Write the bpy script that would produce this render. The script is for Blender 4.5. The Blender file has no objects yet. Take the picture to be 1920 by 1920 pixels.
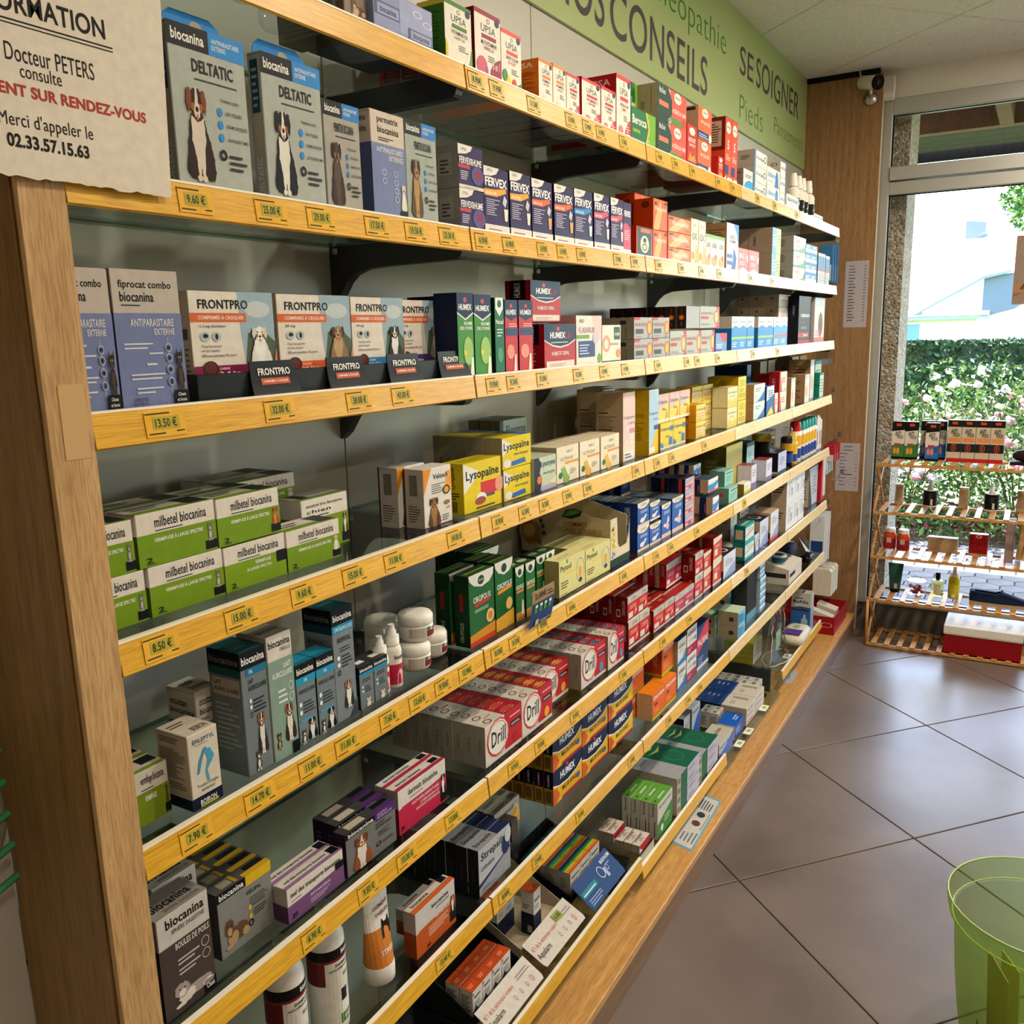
import bpy, math, random
from mathutils import Vector, Matrix
random.seed(7)
SC = bpy.context.scene
COL = SC.collection

# ------------------------------------------------------------------ camera, sky, sun, lamps, exposure
cam_d = bpy.data.cameras.new('camera'); cam = bpy.data.objects.new('camera', cam_d); COL.objects.link(cam)
cam_d.sensor_width = 36; cam_d.lens = 1664.286/1920*36; cam_d.clip_start = .02; cam_d.clip_end = 200
CR = ((0.5075, -0.8613, -0.0246), (0.1823, 0.0794, 0.9800), (0.8421, 0.5019, -0.1973))   # right, up, forward
m = Matrix(((CR[0][0], CR[1][0], -CR[2][0], -.4907), (CR[0][1], CR[1][1], -CR[2][1], -.7813),
            (CR[0][2], CR[1][2], -CR[2][2], 1.5113), (0, 0, 0, 1)))
cam.matrix_world = m
SC.camera = cam
SC.view_settings.view_transform = 'Standard'; SC.view_settings.look = 'None'
SC.view_settings.gamma = 1; SC.view_settings.use_curve_mapping = False
SC.view_settings.exposure = -0.08
SC.cycles.max_bounces = 10; SC.cycles.transparent_max_bounces = 16; SC.cycles.diffuse_bounces = 4
SC.cycles.caustics_reflective = False; SC.cycles.caustics_refractive = False

world = bpy.data.worlds.new('sky'); SC.world = world; world.use_nodes = True
nt = world.node_tree; nt.nodes.clear()
sky = nt.nodes.new('ShaderNodeTexSky'); sky.sky_type = 'NISHITA'; sky.sun_disc = False
sky.sun_elevation = math.radians(58); sky.sun_rotation = math.radians(60); sky.dust_density = 2.0
bg = nt.nodes.new('ShaderNodeBackground'); bg.inputs['Strength'].default_value = 2.3
out = nt.nodes.new('ShaderNodeOutputWorld')
nt.links.new(sky.outputs[0], bg.inputs[0]); nt.links.new(bg.outputs[0], out.inputs[0])

def light(name, kind, loc, energy, col, rot=(0, 0, 0), **kw):
    d = bpy.data.lights.new(name, kind); d.energy = energy; d.color = col
    for k, v in kw.items(): setattr(d, k, v)
    o = bpy.data.objects.new(name, d); COL.objects.link(o); o.location = loc; o.rotation_euler = rot
    return o
# sun stands over the street: comes from +x, a little from -y
sun = light('sun', 'SUN', (8, 0, 8), 24.0, (1, .96, .90), angle=.009)
sun.rotation_euler = Vector((-.42, .17, -.89)).to_track_quat('-Z', 'Y').to_euler()

# ------------------------------------------------------------------ materials
def lin(h):
    h = h.lstrip('#'); r = [int(h[i:i+2], 16)/255 for i in (0, 2, 4)]
    return tuple(((c+.055)/1.055)**2.4 if c > .04045 else c/12.92 for c in r) + (1,)
MATS = {}
def new_mat(key):
    mt = bpy.data.materials.new(key); mt.use_nodes = True; MATS[key] = mt
    nt = mt.node_tree; b = nt.nodes['Principled BSDF']
    return mt, nt, b
def noise_col(nt, b, c1, c2, scale, detail=3, stretch=None, rough=None, bump=0, coord='Object', pos=(.3, .7)):
    tc = nt.nodes.new('ShaderNodeTexCoord'); mp = nt.nodes.new('ShaderNodeMapping')
    nt.links.new(tc.outputs[coord], mp.inputs[0])
    if stretch: mp.inputs['Scale'].default_value = stretch
    n = nt.nodes.new('ShaderNodeTexNoise'); n.inputs['Scale'].default_value = scale; n.inputs['Detail'].default_value = detail
    nt.links.new(mp.outputs[0], n.inputs['Vector'])
    r = nt.nodes.new('ShaderNodeValToRGB'); r.color_ramp.elements[0].color = c1; r.color_ramp.elements[1].color = c2
    r.color_ramp.elements[0].position, r.color_ramp.elements[1].position = pos
    nt.links.new(n.outputs['Fac'], r.inputs[0]); nt.links.new(r.outputs[0], b.inputs['Base Color'])
    if bump:
        bp = nt.nodes.new('ShaderNodeBump'); bp.inputs['Strength'].default_value = bump; bp.inputs['Distance'].default_value = .002
        nt.links.new(n.outputs['Fac'], bp.inputs['Height']); nt.links.new(bp.outputs[0], b.inputs['Normal'])
    return n, r, mp
def card(hexcol, rough=.42):
    """printed card or plastic of one colour, with a faint grain"""
    key = 'print_'+hexcol.lstrip('#')+('' if rough == .42 else '_%d' % int(rough*100))
    if key in MATS: return MATS[key]
    mt, nt, b = new_mat(key); c = lin(hexcol)
    b.inputs['Roughness'].default_value = rough; b.inputs['Specular IOR Level'].default_value = .12
    noise_col(nt, b, tuple(v*.93 for v in c[:3])+(1,), tuple(min(1, v*1.04) for v in c[:3])+(1,), 90, 2)
    return mt
def plain(key, col, rough=.5, metal=0, **kw):
    if key in MATS: return MATS[key]
    mt, nt, b = new_mat(key); b.inputs['Base Color'].default_value = lin(col); b.inputs['Roughness'].default_value = rough
    b.inputs['Metallic'].default_value = metal
    for k, v in kw.items(): b.inputs[k].default_value = v
    return mt
def wood(key, dark, light_, scale=(1, 1, 1), rough=.45, sc=6):
    mt, nt, b = new_mat(key)
    n, r, mp = noise_col(nt, b, lin(dark), lin(light_), sc, 6, stretch=scale, bump=.08, pos=(.28, .72))
    b.inputs['Roughness'].default_value = rough; b.inputs['Specular IOR Level'].default_value = .3
    w = nt.nodes.new('ShaderNodeTexNoise'); w.inputs['Scale'].default_value = sc*7; w.inputs['Detail'].default_value = 2
    nt.links.new(mp.outputs[0], w.inputs['Vector'])
    mx = nt.nodes.new('ShaderNodeMixRGB'); mx.blend_type = 'MULTIPLY'; mx.inputs[0].default_value = .45
    r2 = nt.nodes.new('ShaderNodeValToRGB'); r2.color_ramp.elements[0].color = (.45, .35, .25, 1); r2.color_ramp.elements[1].color = (1, 1, 1, 1)
    r2.color_ramp.elements[0].position = .38; r2.color_ramp.elements[1].position = .55
    nt.links.new(w.outputs['Fac'], r2.inputs[0]); nt.links.new(r.outputs[0], mx.inputs[1]); nt.links.new(r2.outputs[0], mx.inputs[2])
    nt.links.new(mx.outputs[0], b.inputs['Base Color'])
    return mt
def thin_glass(key, tint, ior=1.5, rough=.02):
    """clear sheet: fresnel mix of tinted see-through and mirror"""
    mt = bpy.data.materials.new(key); mt.use_nodes = True; MATS[key] = mt; nt = mt.node_tree; nt.nodes.clear()
    o = nt.nodes.new('ShaderNodeOutputMaterial'); mx = nt.nodes.new('ShaderNodeMixShader')
    t = nt.nodes.new('ShaderNodeBsdfTransparent'); g = nt.nodes.new('ShaderNodeBsdfGlossy'); lw = nt.nodes.new('ShaderNodeLayerWeight')
    pw = nt.nodes.new('ShaderNodeMath'); pw.operation = 'POWER'; pw.inputs[1].default_value = 5; lw.inputs['Blend'].default_value = .5
    f = nt.nodes.new('ShaderNodeMapRange'); f.inputs['To Min'].default_value = ((ior-1)/(ior+1))**2; f.inputs['To Max'].default_value = .75
    nt.links.new(lw.outputs['Facing'], pw.inputs[0]); nt.links.new(pw.outputs[0], f.inputs[0])
    t.inputs[0].default_value = tuple(tint)+(1,); g.inputs['Roughness'].default_value = rough
    nt.links.new(f.outputs[0], mx.inputs[0]); nt.links.new(t.outputs[0], mx.inputs[1]); nt.links.new(g.outputs[0], mx.inputs[2])
    nt.links.new(mx.outputs[0], o.inputs[0])
    return mt
M_GLASS = thin_glass('shelf_glass', (.80, .86, .83)); M_EDGE = thin_glass('shelf_glass_edge', (.35, .55, .47))
M_PANE = thin_glass('window_glass', (.97, .985, .98), 1.35, .005)
M_CLEAR = thin_glass('clear_plastic', (.93, .95, .95), 1.4, .05)
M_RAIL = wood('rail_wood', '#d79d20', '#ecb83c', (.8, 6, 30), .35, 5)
M_OAK = wood('oak_light', '#b08a5a', '#cda674', (25, 25, 1.6), .4, 3)
M_OAKD = wood('oak_dark', '#7d5a2e', '#96703c', (25, 25, 1.3), .4, 3)
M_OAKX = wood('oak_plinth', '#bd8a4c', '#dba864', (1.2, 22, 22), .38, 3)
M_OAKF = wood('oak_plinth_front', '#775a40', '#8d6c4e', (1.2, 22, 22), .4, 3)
M_END = wood('oak_end', '#8f6a48', '#aa835a', (22, 22, 1.2), .38, 3)
M_BAMBOO = wood('bamboo', '#b98346', '#dba763', (6, 6, 6), .4, 6)
M_WALL = plain('wall_panel_laminate', '#bab8ae', .38)
M_PLASTER = plain('plaster', '#ddd8ce', .8)
M_DARKMETAL = plain('bracket_grey', '#3f4043', .45, .3)
M_FRAME = plain('frame_aluminium', '#b4b2ae', .4, .5)
M_WHITE = card('#eeece6'); M_BLACK = card('#141414'); M_STEEL = plain('steel', '#c8c8c8', .25, 1)
M_GRID = plain('ceiling_grid', '#837d72', .6)

# ------------------------------------------------------------------ mesh helpers
class MB:
    """collects polygons; build() links them as ONE mesh object"""
    def __init__(s): s.v = []; s.f = []; s.m = []; s.mats = []; s.sm = []
    def mi(s, mat):
        if mat not in s.mats: s.mats.append(mat)
        return s.mats.index(mat)
    def poly(s, pts, mat, smooth=False):
        n = len(s.v); s.v += [tuple(p) for p in pts]; s.f.append(tuple(range(n, n+len(pts)))); s.m.append(s.mi(mat)); s.sm.append(smooth)
    def raw(s, vs, fs, mat, smooth=False):
        n = len(s.v); s.v += [tuple(p) for p in vs]; k = s.mi(mat)
        for f in fs: s.f.append(tuple(i+n for i in f)); s.m.append(k); s.sm.append(smooth)
    def box(s, x0, y0, z0, x1, y1, z1, mat, b=0, faces=None):
        if not b:
            v = [(x0,y0,z0),(x1,y0,z0),(x1,y1,z0),(x0,y1,z0),(x0,y0,z1),(x1,y0,z1),(x1,y1,z1),(x0,y1,z1)]
            s.raw(v, [(0,3,2,1),(4,5,6,7),(0,1,5,4),(1,2,6,5),(2,3,7,6),(3,0,4,7)], mat); return
        b = min(b, (x1-x0)*.45, (y1-y0)*.45, (z1-z0)*.45)
        vs = []; idx = {}
        for i, X in enumerate((x0, x1)):
            for j, Y in enumerate((y0, y1)):
                for k, Z in enumerate((z0, z1)):
                    sx, sy, sz = (1-2*i), (1-2*j), (1-2*k)
                    for a, p in enumerate(((X, Y+sy*b, Z+sz*b), (X+sx*b, Y, Z+sz*b), (X+sx*b, Y+sy*b, Z))):
                        idx[i, j, k, a] = len(vs); vs.append(p)
        fs = []
        for k in (0, 1):
            q = [idx[k,0,0,0], idx[k,1,0,0], idx[k,1,1,0], idx[k,0,1,0]]; fs.append(q if k else q[::-1])
            q = [idx[0,k,0,1], idx[0,k,1,1], idx[1,k,1,1], idx[1,k,0,1]]; fs.append(q if k else q[::-1])
            q = [idx[0,0,k,2], idx[1,0,k,2], idx[1,1,k,2], idx[0,1,k,2]]; fs.append(q if k else q[::-1])
        for j in (0, 1):
            for k in (0, 1):
                q = [idx[0,j,k,1], idx[1,j,k,1], idx[1,j,k,2], idx[0,j,k,2]]; fs.append(q if (j+k) % 2 else q[::-1])
                q = [idx[j,0,k,0], idx[j,1,k,0], idx[j,1,k,2], idx[j,0,k,2]]; fs.append(q[::-1] if (j+k) % 2 else q)
                q = [idx[j,k,0,0], idx[j,k,1,0], idx[j,k,1,1], idx[j,k,0,1]]; fs.append(q if (j+k) % 2 else q[::-1])
                for i in (0, 1):
                    q = [idx[i,j,k,0], idx[i,j,k,1], idx[i,j,k,2]]; fs.append(q if (i+j+k) % 2 else q[::-1])
        s.raw(vs, fs, mat)
    def lathe(s, cx, cy, z0, prof, mat, n=20, smooth=True, sx=1, sy=1):
        """prof: list of (radius, height)"""
        vs = [(cx+sx*r*math.cos(2*math.pi*i/n), cy+sy*r*math.sin(2*math.pi*i/n), z0+h) for r, h in prof for i in range(n)]
        fs = [(j*n+i, j*n+(i+1) % n, (j+1)*n+(i+1) % n, (j+1)*n+i) for j in range(len(prof)-1) for i in range(n)]
        s.raw(vs, fs, mat, smooth)
        s.raw([vs[i] for i in range(n)][::-1], [tuple(range(n))], mat)
        s.raw([vs[(len(prof)-1)*n+i] for i in range(n)], [tuple(range(n))], mat)
    def tube(s, pts, r, mat, n=6, smooth=True):
        rings = []
        for i, p in enumerate(pts):
            p = Vector(p); a = Vector(pts[max(i-1, 0)]); b = Vector(pts[min(i+1, len(pts)-1)])
            d = (b-a).normalized(); u = d.cross(Vector((0, 0, 1)))
            if u.length < .05: u = d.cross(Vector((1, 0, 0)))
            u.normalize(); w = d.cross(u)
            rings += [tuple(p+r*(u*math.cos(2*math.pi*k/n)+w*math.sin(2*math.pi*k/n))) for k in range(n)]
        L = len(pts)
        fs = [(j*n+i, j*n+(i+1) % n, (j+1)*n+(i+1) % n, (j+1)*n+i) for j in range(L-1) for i in range(n)]
        fs += [tuple(range(n))[::-1], tuple((L-1)*n+i for i in range(n))]
        s.raw(rings, fs, mat, smooth)
    def prism(s, pts, y0, y1, mat, axis='y'):
        """polygon pts (a,b) extruded; axis y: (a,y,b); axis x: (y,a,b); axis z: (a,b,y)"""
        f = {'y': lambda a, b, t: (a, t, b), 'x': lambda a, b, t: (t, a, b), 'z': lambda a, b, t: (a, b, t)}[axis]
        n = len(pts); v = [f(a, b, y0) for a, b in pts]+[f(a, b, y1) for a, b in pts]
        s.raw(v, [tuple(range(n)), tuple(range(n, 2*n))[::-1]]+[(i, i+n, (i+1) % n+n, (i+1) % n) for i in range(n)], mat)
    def ell(s, c, r, mat, n=10, m_=6):
        prof = [(max(1e-4, math.sin(math.pi*j/m_)), -math.cos(math.pi*j/m_)) for j in range(m_+1)]
        vs = [(c[0]+r[0]*a*math.cos(2*math.pi*i/n), c[1]+r[1]*a*math.sin(2*math.pi*i/n), c[2]+r[2]*h) for a, h in prof for i in range(n)]
        s.raw(vs, [(j*n+i, j*n+(i+1) % n, (j+1)*n+(i+1) % n, (j+1)*n+i) for j in range(m_) for i in range(n)], mat, True)
    def mesh(s, name):
        me = bpy.data.meshes.new(name); me.from_pydata(s.v, [], s.f)
        for mt in s.mats: me.materials.append(mt)
        me.polygons.foreach_set('material_index', s.m); me.polygons.foreach_set('use_smooth', s.sm); me.update()
        return me
    def build(s, name, parent=None, loc=(0, 0, 0), rz=0):
        o = bpy.data.objects.new(name, s.mesh(name)); COL.objects.link(o); o.location = loc; o.rotation_euler.z = rz
        if parent: o.parent = parent
        return o
def tag(o, label=None, cat=None, group=None, kind=None):
    if label: o['label'] = label
    if cat: o['category'] = cat
    if group: o['group'] = group
    if kind: o['kind'] = kind
    return o
def empty(name, loc=(0, 0, 0), rz=0):
    o = bpy.data.objects.new(name, None); COL.objects.link(o); o.location = loc; o.rotation_euler.z = rz; o.empty_display_size = .05
    return o
def copy_tree(o, parent=None):
    c = o.copy(); COL.objects.link(c)
    if parent: c.parent = parent
    for ch in list(o.children): copy_tree(ch, c)
    return c
TXT = {}; RESU = 6
def text_mesh(body, bold=0):
    """letters as flat polygons, scaled to the unit square"""
    k = (body, bold)
    if k not in TXT:
        c = bpy.data.curves.new('t', 'FONT'); c.body = body; c.resolution_u = RESU; c.offset = .017*bold; c.space_character = 1.04
        o = bpy.data.objects.new('t', c); me = bpy.data.meshes.new_from_object(o)
        xs = [v.co.x for v in me.vertices]; ys = [v.co.y for v in me.vertices]
        x0, x1, y0, y1 = min(xs), max(xs), min(ys), max(ys)
        TXT[k] = ([((v.co.x-x0)/(x1-x0), (v.co.y-y0)/max(1e-6, y1-y0)) for v in me.vertices], [tuple(p.vertices) for p in me.polygons], (x1-x0)/max(1e-6, y1-y0))
        bpy.data.objects.remove(o); bpy.data.curves.remove(c); bpy.data.meshes.remove(me)
    return TXT[k]
def text_on(mb, body, P, x0, y0, x1, y1, mat, bold=1):
    """P maps (u,v) in face units to a 3-D point"""
    vs, fs, _ = text_mesh(body, bold)
    mb.raw([P(x0+a*(x1-x0), y0+b*(y1-y0)) for a, b in vs], fs, mat)
# ------------------------------------------------------------------ the room
W = .711; D = .2767; XE = 4.062; XW = 4.13; ZC = 2.64
ZS = {1: 1.9063, 2: 1.6724, 3: 1.4458, 4: 1.2141, 5: .9841, 6: .7479, 7: .5125}
RX0, RX1, RY0, RY1 = -2.6, XW, -3.6, D          # room extents
def clip(poly, x0, y0, x1, y1):
    for ax, lim, sg in ((0, x0, 1), (0, x1, -1), (1, y0, 1), (1, y1, -1)):
        out = []
        for i in range(len(poly)):
            a, b = poly[i-1], poly[i]; da, db = sg*(a[ax]-lim), sg*(b[ax]-lim)
            if (da >= 0) != (db >= 0):
                t = da/(da-db); out.append((a[0]+t*(b[0]-a[0]), a[1]+t*(b[1]-a[1])))
            if db >= 0: out.append(b)
        poly = out
        if not poly: return []
    return poly
def diag_tiles(parent, name, mat, o, th, size, gap, z0, z1, rect, bev):
    c, s = math.cos(th), math.sin(th)
    for i in range(-14, 15):
        for j in range(-14, 15):
            g = gap/2; q = [(i*size+g, j*size+g), ((i+1)*size-g, j*size+g), ((i+1)*size-g, (j+1)*size-g), (i*size+g, (j+1)*size-g)]
            p = clip([(o[0]+a*c-b*s, o[1]+a*s+b*c) for a, b in q], *rect)
            if len(p) < 3: continue
            cx = sum(a[0] for a in p)/len(p); cy = sum(a[1] for a in p)/len(p)
            mb = MB(); n = len(p)
            inner = [(a+(cx-a)*.006, b+(cy-b)*.006) for a, b in p]
            hi = z1 if z1 > z0 else z1
            d = bev if z1 > z0 else -bev
            vs = [(a-cx, b-cy, z0) for a, b in p]+[(a-cx, b-cy, z1-d) for a, b in p]+[(a-cx, b-cy, z1) for a, b in inner]
            fs = [(k, (k+1) % n, n+(k+1) % n, n+k) for k in range(n)]+[(n+k, n+(k+1) % n, 2*n+(k+1) % n, 2*n+k) for k in range(n)]+[tuple(2*n+k for k in range(n))]
            if z1 < z0: fs = [f[::-1] for f in fs]
            mb.raw(vs, fs, mat); mb.build(name, parent, (cx, cy, 0))
# floor: bed plus large diagonal tiles with recessed joints
mt, nt, b = new_mat('floor_tile')
n, r, mp = noise_col(nt, b, lin('#5a4d47'), lin('#80736b'), 2.6, 6, pos=(.22, .80), coord='Generated')
tc = nt.nodes.new('ShaderNodeNewGeometry'); nt.links.new(tc.outputs['Position'], mp.inputs[0])
n2 = nt.nodes.new('ShaderNodeTexNoise'); n2.inputs['Scale'].default_value = 260; nt.links.new(mp.outputs[0], n2.inputs['Vector'])
bp = nt.nodes.new('ShaderNodeBump'); bp.inputs['Strength'].default_value = .10; bp.inputs['Distance'].default_value = .001
nt.links.new(n2.outputs['Fac'], bp.inputs['Height']); nt.links.new(bp.outputs[0], b.inputs['Normal'])
b.inputs['Roughness'].default_value = .30; b.inputs['Specular IOR Level'].default_value = .68
M_TILE = mt
M_JOINT = plain('floor_joint', '#2b2623', .8)
mb = MB(); mb.box(RX0, RY0, -.1, RX1, .45, -.003, M_JOINT); floor = tag(mb.build('floor'), kind='structure')
TH = math.radians(48.7)
diag_tiles(floor, 'floor_tile', M_TILE, (2.181, -.562), TH, .602, .004, -.003, 0, (RX0, RY0, RX1, .44), .0012)
# ceiling: mineral tiles in a diagonal grid
mt, nt, b = new_mat('ceiling_tile'); b.inputs['Roughness'].default_value = .9
noise_col(nt, b, lin('#e0dcd3'), lin('#efece6'), 60, 4, coord='Object', bump=.15)
M_CTILE = mt
mb = MB(); mb.box(RX0, RY0, ZC+.004, RX1, .45, ZC+.1, M_GRID); ceil = tag(mb.build('ceiling'), kind='structure')
diag_tiles(ceil, 'ceiling_tile', M_CTILE, (3.888, .045), TH, .602, .006, ZC+.004, ZC-.004, (RX0, RY0, RX1, D-.001), .003)
# walls
wl = tag(empty('wall_left'), kind='structure')
mb = MB(); mb.box(RX0, D+.012, -.1, RX1+.1, D+.2, ZC+.1, M_PLASTER); mb.build('wall_core', wl)
for k in range(0, 6):                                   # laminate panels, 3 mm joints
    mb = MB(); x1 = (k+1)*W if k < 5 else XE
    mb.box(k*W+.0015+(.03 if k == 0 else 0), D, .08, x1-.0015, D+.012, ZC-.006, M_WALL, b=.001); mb.build('wall_panel', wl)
mb = MB(); mb.box(RX0, .165, 0, -.012, D+.012, ZC, M_PLASTER); mb.build('wall_return', wl)
mb = MB(); mb.box(RX0-.1, RY0, 0, RX0, D, ZC, M_PLASTER); tag(mb.build('wall_back'), kind='structure')
mb = MB(); mb.box(RX0, RY0-.1, 0, RX1, RY0, ZC, M_PLASTER); tag(mb.build('wall_right'), kind='structure')
# window wall: sill, head, transom, frame, panes
wf = tag(empty('wall_front'), kind='structure')
M_SILL = plain('sill_grey', '#5b5450', .6)
mb = MB(); mb.box(XW, RY0, 0, XW+.12, D, .135, M_SILL); mb.build('wall_base', wf)
mb = MB(); mb.box(XW, RY0, 2.50, XW+.2, D, ZC+.1, M_PLASTER); mb.build('lintel', wf)
win = tag(empty('window_1'), kind='structure')
mb = MB()
def fbar(mb, y0, z0, y1, z1, x0=XW-.02, x1=XW+.05): mb.box(x0, y0, z0, x1, y1, z1, M_FRAME, b=.003)
fbar(mb, -.105, .135, -.05, 2.51); fbar(mb, -1.98, .135, -1.90, 2.51)
fbar(mb, -3.6, .135, -3.52, 2.51)
fbar(mb, -3.52, 2.44, -.105, 2.51); fbar(mb, -3.52, 2.155, -.105, 2.215, XW-.03); fbar(mb, -3.52, 2.093, -.105, 2.150)
fbar(mb, -3.52, .135, -.105, .160)
mb.build('frame', win)
mb = MB(); g = M_BLACK
for (a, b_, c, d) in ((-1.90, .158, -.105, 2.095), (-1.90, 2.213, -.105, 2.443)):   # rubber gasket round the panes
    t = .006
    mb.box(XW+.002, a, b_, XW+.014, c, b_+t, g); mb.box(XW+.002, a, d-t, XW+.014, c, d, g)
    mb.box(XW+.002, a, b_, XW+.014, a+t, d, g); mb.box(XW+.002, c-t, b_, XW+.014, c, d, g)
mb.build('gasket', win)
for (a, b_, c, d) in ((-1.90, .16, -.106, 2.093), (-1.90, 2.215, -.106, 2.44), (-3.52, .16, -1.98, 2.093), (-3.52, 2.215, -1.98, 2.44)):
    mb = MB(); mb.box(XW+.004, a, b_, XW+.010, c, d, M_PANE); mb.build('pane', win)

# end panel, plinth, near post
mb = MB(); mb.box(XE, -.066, 0, XE+.022, D-.0005, 2.615, M_END, b=.0015)
ep = tag(mb.build('partition'), 'tall brown wooden panel closing the far end of the shelving', 'panel')
mb = MB(); mb.box(XE-.001, -.069, 0, XE+.024, -.066, 2.60, plain('edge_strip', '#d8c3a4', .4)); mb.build('edge_strip', ep)
mb = MB(); mb.box(XE-.012, -.05, 2.616, XE+.02, D, 2.636, M_BLACK); mb.build('shadow_gap', ep)
pl = tag(empty('plinth'), 'long low wooden plinth under the whole shelving, on the floor', 'plinth')
for a, c in ((.037, .7), (.7, 2.082), (2.082, 3.50), (3.50, XE-.002)):
    mb = MB(); mb.box(a+.0006, -.066, .068, c-.0006, D-.0005, .089, M_OAKX, b=.0012); mb.build('plinth_top', pl)
for a, c in ((.037, 2.082), (2.082, XE-.07)):
    mb = MB(); mb.box(a+.0006, -.064, 0, c-.0006, -.046, .068, M_OAKF, b=.0006); mb.build('plinth_front', pl)
ps = tag(empty('end_post'), 'wide wooden side panel at the near left end of shelving', 'panel')
mb = MB(); mb.box(-.012, .0045, 0, .006, .163, 2.64, M_OAKD, b=.0008); mb.build('side_board', ps)
mb = MB(); mb.box(-.010, -.004, 0, .036, .003, 2.64, M_OAK, b=.0006); mb.build('front_board', ps)
mb = MB(); mb.box(-.008, .002, 0, .034, .006, 2.63, M_BLACK); mb.build('joint', ps)
M_TAPE = plain('clear_tape', '#c39c68', .22)
mb = MB(); mb.box(.004, -.0046, 1.405, .030, -.004, 1.475, M_TAPE); mb.build('tape', ps)
# notice on the post
M_PAPER = card('#d9cfc1', .7); M_INK = card('#1d1a1a', .6); M_RED = card('#a83a33', .6)
random.seed(3)
nt_ = tag(empty('paper_notice'), 'white paper notice with black and red print, upper left corner', 'notice')
mb = MB(); y = -.012; pts = []
n = 46
for i in range(n+1):
    x = -.16+.306*i/n; pts.append((x, 1.654-.0*(x)+random.uniform(-.0016, .0012)))
pts += [(.1575, 1.885), (-.15, 1.885)]
mb.raw([(a, y, b) for a, b in pts]+[(a, y+.0004, b) for a, b in pts], [tuple(range(len(pts))), tuple(range(len(pts), 2*len(pts)))[::-1]], M_PAPER)
mb.build('sheet', nt_)
mb = MB(); yy = y-.0003
def PN(tilt): return lambda a, b: (a, yy, b)
def ntext(s, x0, z0, x1, z1, mat, bold=1): text_on(mb, s, lambda a, b: (a, yy, b), x0, z0, x1, z1, mat, bold)
ntext('INFORMATION', -.042, 1.786, .0885, 1.8030, M_INK, 1.1)
mb.box(-.044, yy, 1.7795, .095, yy+.0002, 1.7808, M_INK); mb.box(-.044, yy, 1.7765, .095, yy+.0002, 1.7775, M_INK)
ntext('Docteur PETERS', -.0105, 1.7475, .0725, 1.7620, M_INK, 0)
ntext('consulte', .001, 1.7355, .039, 1.7465, M_INK, 0)
ntext('UNIQUEMENT SUR RENDEZ-VOUS', -.080, 1.7180, .1245, 1.7295, M_RED, 2)
ntext("Merci d'appeler le", -.023, 1.6915, .0645, 1.7065, M_INK, 0)
ntext('02.33.57.15.63', -.018, 1.6775, .0585, 1.6890, M_INK, 2)
mb.build('print', nt_)
# green header boards with lettering
mt, nt, b = new_mat('green_board'); b.inputs['Roughness'].default_value = .35
noise_col(nt, b, lin('#aebb80'), lin('#98b070'), .9, 2, coord='Object')
M_GREEN = mt; M_SIGN = card('#4f4850'); M_SIGN2 = card('#3f7a3d'); M_SIGN3 = card('#557a35')
hb = tag(empty('header_sign'), 'green header sign with grey and green lettering above the shelving', 'sign')
for a, c in ((-.2, .712), (.712, 2.145), (2.145, XE-.002)):
    mb = MB(); mb.box(a+.0008, D-.009, 2.236, c-.0008, D-.001, 2.636, M_GREEN, b=.0006); mb.build('board', hb)
yy = D-.0094
def wt(s, x0, z0, x1, z1, mat, bold=0):
    mb = MB(); text_on(mb, s, lambda a, b: (a, yy, b), x0, z0, x1, z1, mat, bold); tag(mb.build('lettering', hb), kind='stuff')
wt('NOS', 1.50, 2.278, 1.80, 2.402, M_SIGN, .4); wt('CONSEILS', 1.835, 2.276, 2.624, 2.396, M_SIGN, .3)
wt('Hom\u00e9opathie', 1.93, 2.425, 2.82, 2.535, M_SIGN2, -.8); wt('SE', 2.990, 2.432, 3.165, 2.530, M_SIGN, .2)
wt('SOIGNER', 3.207, 2.431, 3.905, 2.540, M_SIGN, .2); wt('Pieds', 2.998, 2.279, 3.318, 2.362, M_SIGN3, -.8)
wt('Pansements', 3.492, 2.311, 4.008, 2.372, M_SIGN3, -.8)

RESU = 2
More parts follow.
